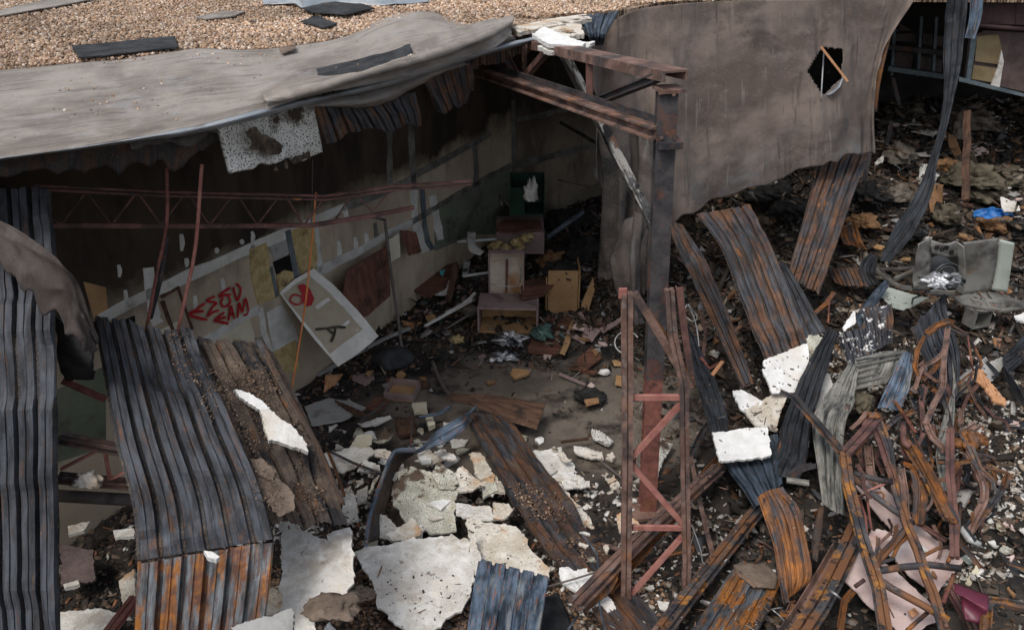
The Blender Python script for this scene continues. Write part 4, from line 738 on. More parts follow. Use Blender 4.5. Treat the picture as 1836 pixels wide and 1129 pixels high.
for poly, z, n, mt_, lab in [
    ([(106, 1094), (180, 1088), (215, 1100), (205, 1180), (100, 1180)], .55, (0, -.2), 'foam', 'white foam board at the bottom of the left gap'),
    ([(212, 1040), (240, 1020), (245, 1080), (222, 1090)], .6, (-.3, -.4), 'foam_stain', 'upright foam block beside the rusted face'),
    ([(122, 942), (162, 934), (150, 950), (124, 958)], .5, (0, 0), 'foam_stain', 'dim foam scrap high in the dark left gap'),
    ([(203, 950), (240, 946), (240, 960), (206, 962)], .6, (0, 0), 'foam', 'pale slat in the dark left gap'),
    ([(108, 975), (165, 985), (172, 1040), (110, 1050)], .5, (0, -.5), 'brownwall', 'dark plum board standing in the shade of the left gap'),
    ([(112, 1048), (140, 1038), (142, 1046), (116, 1054)], .45, (0, 0), 'foam', 'short white strip in front of the plum board')]:
    T(slab('foam_board' if 'foam' in mt_ else 'board', poly, M[mt_], z=z, n=n, thick=.04, jag=.02), lab, 'board')
T(lump('paper_wad', Z(160, 862, 2.42), (.2, .14, .16), M['foam_stain'], fold=.5, sub=3), 'crumpled tan paper wad stuck on the joist in the left gap', 'paper')

# ================================================================== CENTRE: foam boards on the gravel
FB = [
 ('foam', [(503, 938), (540, 940), (541, 952), (575, 968), (590, 972), (600, 955), (626, 955), (638, 1005), (640, 1040), (622, 1060), (610, 1090), (570, 1085), (555, 1100), (575, 1180), (520, 1180), (502, 1090), (500, 1000)], 1.45, (-.05, -.25), 'tall white foam sheet with a narrow neck left of the biggest foam board', .05),
 ('foam', [(631, 988), (680, 978), (760, 965), (812, 962), (838, 975), (850, 1040), (838, 1090), (790, 1128), (755, 1145), (715, 1120), (676, 1085), (668, 1040), (650, 1010)], .48, (0, -.12), 'biggest foam board, white with black speckles, bottom centre', .055),
 ('foam_stain', [(835, 932), (870, 935), (925, 945), (945, 965), (950, 985), (985, 1018), (980, 1045), (920, 1030), (872, 1012), (868, 1040), (850, 1035), (842, 990)], .44, (0, -.08), 'cream foam board with flaking edge above the blue metal sheet', .05),
 ('foam_spot', [(706, 848), (740, 836), (770, 842), (800, 860), (822, 880), (818, 920), (822, 952), (790, 957), (745, 950), (728, 940), (706, 900)], .36, (0, -.12), 'greenish foam board densely freckled black beside the curled blade', .05),
 ('foam_spot', [(774, 850), (785, 828), (812, 845), (822, 865), (815, 876), (788, 876)], .46, (.1, -.25), 'smaller grey freckled foam slab resting on the greenish board', .045),
 ('foam_stain', [(820, 842), (830, 835), (866, 872), (845, 882), (822, 884), (812, 860)], .40, (0, -.1), 'triangular foam piece right of the grey freckled slab', .05),
 ('foam_stain', [(840, 814), (862, 812), (880, 840), (905, 870), (908, 885), (880, 882), (858, 858), (848, 838)], .30, (0, 0), 'long foam piece with brown stains along the fallen decking', .05),
 ('foam', [(672, 915), (690, 922), (716, 948), (755, 940), (758, 962), (712, 970), (680, 962)], .40, (-.1, -.2), 'curved white foam slab below the curled blade', .05),
 ('foam_stain', [(694, 962), (740, 930), (756, 952), (756, 962), (706, 972)], .47, (0, -.2), 'orange stained foam triangle over the curved white slab', .03),
 ('foam', [(815, 905), (880, 908), (888, 935), (850, 935), (820, 925)], .34, (0, 0), 'thin white foam sheet between the freckled board and the decking', .03),
 ('foam_stain', [(884, 902), (912, 904), (920, 915), (905, 932), (884, 930)], .40, (0, -.1), 'orange blotched foam block beside the fallen decking', .05),
 ('foam', [(955, 808), (975, 805), (1005, 802), (1014, 825), (1030, 830), (1036, 850), (1056, 864), (1050, 872), (1008, 876), (985, 868), (970, 840)], .12, (0, 0), 'layered pile of torn white foam right of the fallen decking', .05),
 ('foam_stain', [(998, 814), (1010, 812), (1026, 828), (1012, 832)], .22, (0, -.2), 'orange foam flake on top of the layered white pile', .03),
 ('foam', [(1006, 862), (1056, 862), (1058, 872), (1012, 877)], .20, (0, -.1), 'narrow white strip at the front of the layered pile', .04),
 ('foam_stain', [(988, 868), (1012, 874), (1040, 905), (1062, 930), (1070, 952), (1055, 952), (1025, 925), (1008, 895)], .14, (0, -.1), 'long tapering foam strip running down toward the lattice column', .05),
 ('foam', [(1028, 800), (1048, 802), (1080, 812), (1082, 824), (1060, 822), (1030, 812)], .10, (0, -.2), 'rolled white foam strip at the edge of the bare floor', .06),
 ('foam_black', [(1060, 770), (1080, 775), (1100, 792), (1092, 802), (1064, 788)], .08, (0, 0), 'black freckled foam scrap nearest the bare floor', .04),
 ('foam_stain', [(1086, 815), (1098, 810), (1104, 820), (1098, 826), (1086, 822)], .05, (0, 0), 'small tan foam lump next to the rolled strip', .05),
 ('foam_stain', [(1087, 858), (1102, 852), (1112, 868), (1110, 876), (1097, 876)], .05, (0, 0), 'tan freckled foam square left of the lattice column', .04),
 ('foam_black', [(1148, 840), (1155, 808), (1180, 784), (1206, 796), (1190, 822), (1180, 860), (1150, 858)], .12, (0, -.1), 'black pitted foam board behind the steel column base', .05),
 ('foam_clean', [(1002, 1018), (1020, 1016), (1030, 1022), (1050, 1018), (1068, 1040), (1090, 1070), (1105, 1092), (1070, 1102), (1055, 1090), (1030, 1060), (1010, 1045)], .5, (.1, -.15), 'bright white ragged foam board crossed by a thin rod at the bottom', .06),
 ('foam_clean', [(988, 975), (996, 968), (1013, 978), (1013, 985), (1000, 987)], .32, (0, 0), 'bright white chip on the pebbles of the fallen decking', .04),
 ('foam_clean', [(1150, 1046), (1172, 1040), (1202, 1055), (1200, 1066), (1170, 1062)], .12, (0, 0), 'bright foam strip right of the lattice column near the bottom', .05),
 ('foam_stain', [(1130, 1075), (1148, 1066), (1152, 1078), (1138, 1096), (1130, 1094)], .14, (0, 0), 'cream foam knob behind the lattice column near the bottom', .06),
 ('foam_stain', [(1204, 1028), (1222, 1020), (1224, 1034), (1208, 1038)], .10, (0, 0), 'little foam knob right of the red diagonal', .05),
 ('foam_clean', [(1270, 1030), (1282, 1028), (1284, 1040), (1272, 1042)], .10, (0, 0), 'tiny bright chip on the ash right of the joist', .03),
 ('foam_stain', [(1105, 926), (1120, 918), (1145, 938), (1146, 955), (1110, 958)], .15, (0, -.2), 'orange edged foam hunk at the foot of the lattice column', .05),
 ('foam', [(576, 815), (620, 805), (665, 800), (672, 812), (640, 835), (612, 848), (590, 835)], .30, (0, -.1), 'flat foam board under the thin black rod left of the blade', .04),
 ('foam_stain', [(668, 806), (690, 803), (702, 812), (695, 822), (672, 818)], .42, (0, -.2), 'rusty orange foam chip with a dark eye near the blade', .04),
 ('foam', [(640, 846), (655, 825), (680, 835), (682, 846)], .38, (0, -.2), 'white foam wedge beside the blade top', .05),
 ('foam_spot', [(668, 795), (680, 785), (690, 768), (698, 778), (706, 776), (702, 784), (688, 794)], .20, (0, -.1), 'wing shaped black freckled foam piece above the blade', .03),
 ('cream', [(628, 806), (640, 782), (667, 780), (666, 798), (650, 804)], .26, (0, -.3), 'square cream tile leaning above the flat foam board', .03),
 ('foam', [(643, 762), (670, 752), (700, 747), (702, 753), (680, 760), (650, 768)], .12, (0, 0), 'dusty white foam streak above the cream tile', .03),
 ('foam', [(616, 888), (636, 886), (640, 905), (644, 938), (620, 940), (615, 915)], .30, (0, -.2), 'upright foam slab beside the rust red decking edge', .05),
 ('foam', [(640, 880), (660, 870), (656, 900), (640, 904)], .30, (0, -.1), 'foam chunk between the upright slab and the blade', .05),
 ('foam_stain', [(600, 880), (630, 872), (634, 885), (606, 894)], .26, (0, 0), 'muddy foam plate above the upright slab', .04),
 ('foam_stain', [(680, 850), (672, 870), (664, 885), (660, 882), (672, 856)], .40, (0, -.2), 'thin tan foam sliver left of the blade', .03),
 ('foam_stain', [(466, 1040), (480, 1036), (520, 1090), (470, 1108), (462, 1090)], .9, (0, -.2), 'cream foam corner poking out beside the rusted face', .05),
 ('foam_clean', [(580, 1128), (590, 1112), (608, 1135), (585, 1160)], .50, (0, 0), 'white foam tip at the bottom edge', .05),
 ('foam', [(862, 868), (892, 874), (884, 888), (866, 884)], .30, (0, 0), 'small white foam lump beside the long stained piece', .06),
 ('foam', [(778, 812), (790, 806), (815, 816), (820, 826), (800, 824)], .28, (0, 0), 'grey white foam flake below the blue curl', .04),
 ('foam_stain', [(748, 818), (790, 812), (800, 824), (765, 836), (752, 830)], .22, (0, 0), 'brown dusted foam plate inside the curled blade', .04),
 ('foam', [(848, 950), (875, 1040), (858, 1042), (842, 1000)], .52, (0, -.3), 'sharp white foam splinter standing at the corner of the biggest board', .03),
 ('foam_clean', [(1075, 1040), (1082, 1050), (1070, 1052)], .4, (0, 0), 'tiny flake left of the bright ragged board', .03),
 ('foam_stain', [(600, 600), (612, 598), (616, 610), (604, 612)], .05, (0, 0), 'small tan flake on the floor under the graffiti board', .02)]
for mt_, poly, z, n, lab, th in FB:
    T(slab('foam_board', poly, M[mt_], z=z, n=n, thick=th * .5, jag=.05, bump=.010, curl=float(rng.uniform(-.01, .035))), lab, 'foam board')
T(lump('dirt_clod', Z(596, 1088, 1.50), (.40, .32, .13), M['dirt'], fold=.25, sub=4, ridged=False), 'brown clod of caked dirt lapping over the tall foam sheet', 'dirt')
T(lump('dirt_clod', Z(640, 1066, .52), (.28, .2, .12), M['dirt'], fold=.3, sub=4, ridged=False), 'smaller dirt clod between the tall foam sheet and the biggest board', 'dirt')
T(patch('dark_sheet', [[(965, 1075, .35), (1000, 1060, .35)], [(960, 1110, .4), (1020, 1100, .3)], [(950, 1180, .4), (1040, 1180, .3)]], M['tarpap'], res=.03, crumple=.02), 'black plastic sheet beside the blue metal at the bottom', 'plastic sheet')
# metal in the centre
sheet('fallen_decking', [[(828, 738, .42), (905, 742, .36)], [(862, 800, .42), (950, 805, .32)], [(910, 885, .40), (1008, 880, .28)], [(960, 960, .42), (1062, 962, .26)], [(1030, 1055, .45), (1112, 1030, .3)], [(1120, 1180, .5), (1230, 1180, .3)]], 'char_brown', 'long brown and black corrugated sheet lying diagonally across the centre', pitch=.17, rib=.04, crumple=.02, jag=(.05, 0), res=.06)
sheet('splintered_board', [[(808, 706, .45), (796, 714, .38)], [(860, 706, .42), (850, 728, .34)], [(920, 712, .40), (905, 752, .30)], [(978, 724, .36), (962, 770, .26)]], M['wood_dk'], 'splintered brown panel bridging the bare floor', 'board', pitch=.055, rib=.008, res=.05, crumple=.006, thick=.02, jag=(.04, 0), sd=11)
sheet('curled_blade', [[(858, 732, .62), (850, 736, .52)], [(828, 745, .66), (826, 775, .5)], [(786, 770, .62), (790, 798, .5)], [(745, 806, .6), (742, 810, .52)]], 'blue', 'blue metal leaf shaped end of the curled strip', 'metal strip', pitch=.11, rib=.012, res=.03, crumple=.012)
sheet('curled_blade', [[(745, 805, .58), (742, 815, .42)], [(715, 809, .6), (722, 830, .36)], [(700, 822, .60), (712, 850, .34)], [(683, 868, .62), (700, 890, .34)], [(664, 925, .62), (690, 930, .32)], [(655, 975, .6), (684, 965, .3)]], 'char_brown', 'brown inside of the curled strip ringed by its blue edge', 'metal strip', pitch=0, res=.03, crumple=.02)
T(beam('blade_edge', [(745, 806, .60), (714, 808, .62), (700, 822, .63), (682, 868, .64), (663, 925, .64), (656, 976, .62)], M['blue'], ('box', .035, .05), wob=.004), 'narrow blue metal edge curling around the foam pile', 'metal strip')
sheet('blue_decking', [[(858, 1003, .85), (984, 1036, .8)], [(846, 1070, .95), (975, 1090, .9)], [(830, 1180, 1.05), (960, 1190, 1.0)]], 'blue', 'blue grey ribbed sheet with orange rust spots at the bottom centre', pitch=.12, rib=.035, jag=(.03, 0), crumple=.008, res=.05, sd=77)
for pts, sec, mt_, nm, lab in [
    ([(950, 1060, .55), (1020, 1040, .6), (1076, 1023, .62)], ('round', .010), 'pipe_dk', 'thin_rod', 'thin grey rod lying over the bright ragged foam board'),
    ([(1040, 952, .3), (1070, 994, .5), (1073, 1040, .55), (1078, 1100, .6), (1100, 1180, .6)], ('round', .010), 'blue', 'thin_rod', 'blue wire rod bent beside the lattice column'),
    ([(1010, 1140, .4), (1035, 1105, .4)], ('round', .012), 'blue', 'thin_rod', 'short blue rod at the bottom below the ragged board'),
    ([(585, 806, .42), (640, 832, .45), (690, 850, .48)], ('round', .017), 'steel_dark', 'black_rod', 'black rod lying on the flat foam board'),
    ([(585, 802, .40), (605, 850, .42), (617, 888, .44)], ('round', .020), 'rusty', 'rust_pipe', 'orange rusty pipe leaning left of the foam pile'),
    ([(592, 838, .2), (626, 872, .2)], ('round', .02), 'steel_dark', 'black_hose', 'short black hose under the rusty pipe'),
    ([(645, 757, .2), (690, 722, .25)], ('box', .035, .02), 'steel_dark', 'flat_bar', 'blue black flat bar below the small drawer'),
    ([(735, 806, .5), (738, 770, .45), (736, 740, .4)], ('box', .02, .02), 'steel_dark', 'flat_bar', 'upright dark rod above the curled strip'),
    ([(752, 748, .35), (790, 740, .4), (806, 728, .42)], ('box', .05, .02), 'blue', 'metal_trim', 'blue trim strip under the brown panel'),
    ([(1006, 792, .15), (1055, 786, .15)], ('box', .03, .03), 'wood_dk', 'charred_lath', 'dark lath behind the rolled foam strip'),
    ([(1075, 825, .12), (1148, 882, .1)], ('round', .014), 'pipe_dk', 'grey_rod', 'grey rod running behind the lattice column'),
    ([(1003, 670, .06), (1050, 690, .06)], ('box', .04, .03), 'lam', 'pink_lath', 'pink lath alone on the bare floor'),
    ([(1010, 1002, .3), (1075, 965, .35)], ('round', .03), 'steel_dark', 'charred_roll', 'charred roll beside the fallen decking end'),
    ([(1134, 1010, .3), (1180, 1000, .3), (1240, 985, .25)], ('round', .018), 'rusty', 'rust_rod', 'rusty rod crossing behind the lattice column'),
    ([(1052, 970, .3), (1115, 985, .3)], ('box', .05, .02), 'steel_rust', 'rust_strap', 'rusty strap left of the lattice column foot')]:
    T(beam(nm, pts, M[mt_], sec, wob=.004), lab, 'rod' if 'rod' in nm or 'hose' in nm else 'strip')
# long rusty angles crossing behind the lattice column
for pts, sec, mt_, lab in [
    ([(1030, 1086, .75), (1160, 955, .7), (1290, 838, .5)], ('LL', .14, .09, .014), 'steel_rust', 'upper of the rusty double angles slanting behind the lattice column'),
    ([(1080, 1060, .5), (1150, 985, .5), (1240, 880, .35), (1285, 830, .3)], ('L', .11, .09, .012), 'rusty', 'orange rusted angle running under the upper double angle'),
    ([(1190, 1129, .6), (1290, 1000, .5), (1380, 890, .4)], ('LL', .13, .09, .014), 'steel_mix', 'dark double angle slanting left of the orange patched sheet'),
    ([(1150, 1180, .5), (1230, 1068, .45), (1365, 905, .35)], ('LL', .12, .08, .014), 'steel_rust', 'brown double angle left of the dark slanting one'),
    ([(1230, 830, .25), (1262, 770, .25), (1300, 740, .2)], ('L', .07, .06, .01), 'steel_dark', 'short dark angle behind the lattice column at mid height'),
    ([(1405, 1180, .9), (1480, 1065, .8), (1545, 930, .7)], ('LL', .17, .10, .015), 'steel_mix', 'thick orange and black double angle tied with a wire loop'),
    ([(1370, 1180, .6), (1440, 1080, .6), (1495, 985, .5)], ('L', .10, .09, .012), 'steel_rust', 'rusty angle in shadow behind the thick tied one')]:
    T(beam('fallen_angle', pts, M[mt_], sec, wob=.005, roll=.3), lab, 'steel angle')
T(beam('wire_tie', [(1488, 1058, .95), (1498, 1064, 1.0), (1506, 1072, .92)], M['wire'], ('round', .012)), 'bright wire loop tied round the thick double angle', 'wire')
T(slab('orange_bracket', [(1096, 1040), (1112, 1016), (1100, 1056), (1050, 1095), (1044, 1085)], M['rusty'], z=.62, n=(.1, -.3), thick=.03), 'orange gusset plate at the low end of the upper double angle', 'plate')

# ================================================================== THE ROOM
def tray(name, c, w, dp, h, rz, mat, lab, cat, open_='top', t=.018, inner=None, tilt=0):
    e = empty(name, c, lab, cat); ca, sa = math.cos(rz), math.sin(rz)
    def B(nm, x, y, z, sx, sy, sz, m=None):
        boxm(nm, (c[0] + x * ca - y * sa, c[1] + x * sa + y * ca, c[2] + z), (sx, sy, sz), m or M[mat], rz=rz, parent=e)
    B('side_panel', -w/2, 0, 0, t, dp, h); B('side_panel', w/2, 0, 0, t, dp, h)
    B('bottom_panel', 0, 0, .002, w - t - .002, dp - .004, t, M[inner] if inner else None)
    B('back_panel', 0, dp/2 - t/2, t, w - t - .002, t, h - t - .002, M[inner] if inner and open_ == 'front' else None)
    if open_ == 'top': B('front_panel', 0, -dp/2 + t/2, t, w - t - .002, t, h - t)
    if open_ == 'closed': B('front_panel', 0, -dp/2 + t/2, t, w - t - .002, t, h - t - .002)
    if open_ in ('front', 'closed'): B('top_panel', 0, 0, h - t, w - t - .002, dp - .004, t)
    return e
tray('small_drawer', G(722, 706, .02), .42, .42, .13, -.15, 'lam', 'small open mauve drawer lying on the bare floor', 'drawer', inner='ochre')
tray('hollow_cabinet', D(908, 534, 13.45), .57, .16, .84, -.03, 'lam', 'upright cabinet with burnt white lining standing on the desk', 'cabinet', 'front', inner='inner')
T(beam('cabinet_divider', [D(909, 466, 13.42), D(908, 522, 13.40)], M['wood_rd'], ('box', .07, .03)), 'vertical brown strip inside the upright cabinet', 'strip')
T(beam('loose_cable', [D(885, 470, 13.36), D(905, 462, 13.34), D(930, 466, 13.36), D(933, 505, 13.34), D(922, 513, 13.34), D(905, 513, 13.33), D(880, 510, 13.34)], M['wire'], ('round', .008)), 'pale cable looping across the front of the upright cabinet', 'cable')
tray('broken_desk', G(912, 584, .0), .95, .55, .46, -.05, 'lam', 'broken mauve desk under the upright cabinet', 'desk', 'front', inner='ochre', t=.03)
T(slab('charred_board', [(935, 505), (965, 498), (1003, 500), (975, 528), (935, 535)], M['wood_rd'], z=.62, n=(0, 0), thick=.03), 'curved charred desk top right of the upright cabinet', 'desk top')
T(beam('leaning_board', [D(972, 508, 13.7), D(936, 572, 13.3)], M['ochre'], ('box', .10, .03)), 'ochre board leaning between the desk and the cardboard coloured box', 'board')
e = empty('ochre_box', G(1008, 562, 0), 'large ochre box with a charred open top right of the desk', 'box')
c = np.array(e.location)
for nm, p, s in [('front_panel', (0, 0, 0), (.50, .025, .80)), ('side_panel', (.275, .28, 0), (.025, .56, .80)), ('side_panel', (-.275, .28, 0), (.025, .56, .66)), ('back_panel', (0, .58, 0), (.50, .025, .70))]:
    boxm(nm, c + np.array(p), s, M['ochre'], parent=e)
T(lump('charred_contents', c + [.0, .3, .68], (.56, .6, .22), M['ash'], fold=.5), 'black charred heap filling the top of the ochre box', 'ash heap')
T(slab('leaning_board', [(1063, 497), (1066, 520), (1055, 556), (1042, 547)], M['ochre'], z=.38, n=(.5, -1), thick=.03), 'ochre board leaning on the right side of the ochre box', 'board')
tray('dresser', D(932, 440, 15.2), .85, .8, .42, 0, 'lam', 'mauve dresser with red brown top in the middle of the junk heap', 'dresser', 'closed', inner='lam')
T(slab('loose_board', [(890, 402), (905, 393), (968, 393), (972, 408), (925, 416), (893, 415)], M['wood_rd'], z=1.12, thick=.03), 'red brown top of the mauve dresser', 'board')
tray('rear_chest', D(942, 392, 16.4), .6, .5, .3, 0, 'lam', 'mauve chest behind the dresser in the shade', 'chest', 'closed', inner='lam')
gc = empty('green_cabinet', D(945, 375, 15.4), 'dark green cabinet with torn white door against the rear wall', 'cabinet')
c = np.array(gc.location)
for nm, p, s, m_ in [('back_panel', (0, .3, 0), (.62, .02, .6), 'green'), ('side_panel', (-.3, 0, 0), (.02, .6, .58), 'green'), ('side_panel', (.3, 0, 0), (.02, .6, .6), 'green'), ('front_panel', (-.18, -.31, 0), (.26, .02, .52), 'green'), ('bottom_panel', (0, 0, 0), (.6, .6, .02), 'green')]: boxm(nm, c + np.array(p), s, M[m_], parent=gc)
T(lump('papers', D(952, 352, 15.0), (.22, .15, .5), M['whitebd'], fold=.6, sub=3, rz=.3), 'dirty white papers spilling from the green cabinet', 'papers')
for k, (x, y, s) in enumerate([(887, 440, .22), (908, 444, .18), (925, 436, .2), (940, 428, .2), (950, 424, .14), (934, 444, .16)]):
    T(lump('insulation_tuft', D(x, y, 14.6), (s, s, s * .8), M['insul'], fold=.55, sub=3), 'tuft of yellow insulation along the front of the dresser', 'insulation', 'insulation tufts on the dresser')
T(patch('drywall_scroll', [[D(838, 415, 14.7), D(853, 416, 14.7)], [D(838, 435, 14.3), D(852, 436, 14.3)], [D(842, 450, 14.1), D(860, 445, 14.1)], [D(860, 458, 13.9), D(868, 450, 13.9)]], M['mud'], res=.04), 'pale curled drywall strip in front of the green painted wall', 'drywall')
# fallen graffiti board with its own paint
pl = (np.array(D(592, 560, 11.2)), np.array([.62, -.80, .55]))
bd = slab('graffiti_board', [(502, 524), (530, 500), (564, 481), (600, 512), (645, 560), (681, 602), (645, 632), (608, 657), (570, 615), (535, 570)], M['whitebd'], plane=pl, thick=.02, jag=.006, bump=.004, curl=-.03)
T(bd, 'fallen drywall panel with a white border, red scribble and black letter A', 'drywall panel')
nn_ = pl[1] / np.linalg.norm(pl[1])
slab('paper_face', [(509, 527), (532, 508), (556, 494), (590, 524), (620, 556), (652, 590), (620, 612), (593, 634), (560, 592), (530, 556)], M['tan'], plane=(pl[0] + nn_ * .010, nn_), thick=.008, jag=.004, parent=bd, bump=.002, curl=-.02)
def BP(x, y, off=.026): r = ray(x, y); q = pl[0] + nn_ * off; return C0 + r * (((q - C0) @ nn_) / (r @ nn_))
zb = lambda x, y: BP(x / 2.961, y / 2.961 + 370)
strokes([[(1600, 478), (1560, 468), (1540, 500), (1570, 520), (1600, 512), (1606, 470)]], M['paint_red'], .022, zb, nn_, bd)
slab('red_blot', [(x / 2.961, y / 2.961 + 370) for x, y in [(1580, 420), (1612, 410), (1648, 440), (1668, 490), (1655, 525), (1630, 532), (1612, 520), (1606, 470)]], M['paint_red'], plane=(pl[0] + nn_ * .024, nn_), thick=.004, jag=.002, bump=0, parent=bd)
za = lambda x, y: BP(x / 5.644 + 530, y / 5.644 + 560)
strokes([[(198, 172), (330, 158), (420, 146), (508, 150)], [(400, 160), (395, 210), (360, 300)], [(310, 160), (350, 190), (385, 215)]], M['paint_black'], .035, za, nn_, bd, 'black_letter')
strokes([[(1678, 540), (1710, 515), (1748, 490)]], M['whitebd'], .05, zb, nn_, bd, 'compound_streak'); strokes([[(545, 85), (490, 130), (460, 150)]], M['whitebd'], .04, lambda x, y: BP(x / 5.644 + 530, y / 5.644 + 560, .022), nn_, bd, 'compound_streak')
# pieces leaning on and lying by the side wall (planes parallel to the wall)
def wpl(off): return (np.array([A2[0] + n2[0] * off, A2[1] + n2[1] * off, 1.0]), np.array([n2[0], n2[1], .12]))
for poly, mt_, off, lab in [
    ([(622, 486), (660, 462), (697, 440), (700, 530), (660, 566), (626, 580), (612, 540)], 'wood_rd', .35, 'large dark brown panel leaning against the taped side wall'),
    ([(697, 430), (716, 418), (718, 460), (702, 470)], 'cream', .25, 'cream panel leaning right of the large dark brown panel'),
    ([(718, 412), (746, 416), (756, 452), (734, 458)], 'wood_rd', .30, 'small red brown panel leaning near the wall corner trim')]:
    T(slab('leaning_board', poly, M[mt_], plane=wpl(off), thick=.02, jag=.008), lab, 'panel')
RM = [
 ('wood_rd', [(705, 490), (780, 480), (822, 470), (800, 512), (770, 530), (704, 506)], .42, (.05, -.1), 'brown table top lying on the heap beside the leaning panels', .05),
 ('ochre', [(703, 490), (742, 502), (742, 512), (703, 500)], .46, (0, -1), 'ochre edge board at the front of the brown table top', .02),
 ('whitebd', [(782, 505), (806, 502), (800, 528), (774, 526)], .34, (0, -.3), 'white flaked board beside the brown table top', .03),
 ('wood_dk', [(812, 472), (826, 474), (808, 540), (798, 538)], .45, (.2, -.5), 'long dark plank standing over the heap', .03),
 ('greyp', [(832, 470), (844, 468), (838, 494), (828, 494)], .45, (.2, -.5), 'light slat left of the upright cabinet', .02),
 ('teal', [(748, 458), (752, 458), (751, 478), (739, 496), (744, 480)], .75, (.2, -.8), 'teal strip sticking up from the heap', .02),
 ('teal', [(714, 476), (722, 474), (720, 488), (716, 486)], .6, (.2, -.8), 'teal scrap left of the teal strip', .02),
 ('teal', [(758, 480), (766, 473), (774, 482)], .6, (0, -.4), 'teal triangle right of the teal strip', .02),
 ('teal', [(788, 484), (798, 484), (794, 494), (788, 490)], .52, (0, -.4), 'teal fragment on the brown table top', .02),
 ('wood_rd', [(975, 572), (1025, 568), (1010, 625), (1002, 636), (944, 630), (958, 595)], .10, (.05, -.1), 'rust brown board flat on the floor in front of the ochre box', .03),
 ('ochre', [(1024, 575), (1036, 577), (1012, 636), (1004, 632)], .14, (.2, 0), 'ochre edge strip along the rust brown board', .02),
 ('lam', [(1020, 590), (1050, 612), (1046, 616), (1015, 596)], .16, (0, -.2), 'mauve lath lying across the litter right of the brown board', .02),
 ('lam', [(1050, 585), (1078, 590), (1062, 612), (1045, 604)], .18, (.2, -.2), 'mauve splintered board in the litter near the draped membrane', .02),
 ('pink', [(1030, 580), (1052, 582), (1046, 592), (1026, 588)], .2, (0, -.2), 'pinkish broken tile near the mauve splintered board', .02),
 ('lam', [(1075, 588), (1115, 568), (1118, 574), (1082, 596)], .22, (0, -.3), 'mauve stick pointing at the lattice column top', .02),
 ('lam', [(632, 672), (668, 668), (672, 678), (655, 690), (632, 680)], .04, (0, 0), 'pinkish tile on the floor left of the small drawer', .02),
 ('wood_or', [(584, 672), (615, 670), (600, 690), (580, 702)], .12, (.2, -.2), 'bent orange wood shard under the graffiti board', .02),
 ('wood_or', [(720, 575), (755, 578), (738, 596), (722, 586)], .10, (0, -.2), 'orange veneer shard by the white lath', .02),
 ('greyp', [(545, 728), (590, 712), (632, 720), (655, 730), (615, 752), (560, 762)], .14, (0, 0), 'grey painted board with a white smear near the dirt covered sheet', .03),
 ('wood_dk', [(600, 716), (655, 738), (640, 746), (606, 722)], .18, (0, 0), 'dark lath across the grey painted board', .03),
 ('wood_rd', [(655, 730), (678, 708), (700, 718), (676, 738)], .14, (0, 0), 'maroon board left of the small drawer', .03),
 ('cream', [(738, 722), (764, 720), (766, 736), (742, 738)], .14, (0, 0), 'cream tile right below the small drawer', .05),
 ('cream', [(762, 746), (775, 745), (780, 760), (768, 764)], .25, (0, -.2), 'cream block below the cream tile', .08),
 ('wood_dk', [(706, 748), (742, 745), (745, 775), (715, 780)], .12, (0, -.1), 'charred short planks above the curled strip', .05),
 ('wood_or', [(850, 574), (880, 574), (870, 590), (844, 592)], .08, (0, 0), 'tan flat board in front of the broken desk', .02),
 ('pink', [(885, 598), (905, 594), (912, 604), (890, 608)], .08, (0, 0), 'pale torn sheet in front of the broken desk', .02),
 ('foam', [(820, 598), (838, 596), (836, 604), (822, 606)], .05, (0, 0), 'white torn sheet on the floor left of the desk', .02),
 ('ochre', [(920, 660), (945, 662), (950, 668), (925, 678), (915, 670)], .10, (0, -.2), 'small ochre block at the edge of the bare floor', .04),
 ('wood_rd', [(1020, 660), (1060, 620), (1080, 640), (1050, 664)], .10, (0, -.1), 'reddish panel scrap in the litter left of the lattice column', .03),
 ('ochre', [(1105, 672), (1130, 676), (1122, 692), (1104, 688)], .08, (0, 0), 'brown fibre board scrap behind the lattice column', .03)]
for mt_, poly, z, n, lab, th in RM:
    T(slab('board', poly, M[mt_], z=z, n=n, thick=th, jag=.015), lab, 'board')
T(beam('white_lath', [G(762, 584, .12), G(850, 536, .25)], M['whitebd'], ('box', .045, .03)), 'white lath pointing at the broken desk', 'lath')
T(beam('white_lath', [G(800, 560, .2), G(830, 545, .25), G(852, 525, .3)], M['whitebd'], ('box', .04, .03)), 'curved white lath above the straight one', 'lath')
T(beam('grey_lath', [G(570, 672, .05), G(680, 612, .08), G(735, 588, .1)], M['greyp'], ('box', .06, .03)), 'long grey lath under the corner of the graffiti board', 'lath')
T(lump('black_bin', G(700, 642, .10), (.55, .55, .34), M['tarpap'], fold=.06, freq=1.2, ridged=False), 'black crushed plastic tub beside the crooked pole foot', 'tub')
T(lump('burnt_bundle', G(1058, 712, .08), (.42, .30, .22), M['ash'], fold=.3), 'black burnt bundle alone on the bare floor', 'bundle')
T(slab('ochre_scrap', [(1048, 716), (1072, 712), (1074, 722), (1052, 728)], M['card'], z=.16, n=(0, -.4), thick=.02), 'orange brown patch on the black burnt bundle', 'cardboard')
T(lump('green_cloth', G(972, 598, .12), (.34, .40, .24), M['greencl'], fold=.5), 'faded green crumpled cloth in front of the desk', 'cloth')
T(lump('foil_wad', G(915, 610, .12), (.40, .30, .26), M['foil'], fold=.6), 'shiny crumpled plastic wad in the litter below the desk', 'plastic')
T(lump('foil_wad', G(902, 640, .06), (.40, .22, .16), M['foil'], fold=.6), 'smaller shiny wad at the edge of the bare floor', 'plastic')
T(lump('cushion', D(843, 560, 13.6), (.36, .25, .3), M['cloth_gr'], fold=.12), 'grey brown split cushion left of the broken desk', 'cushion')
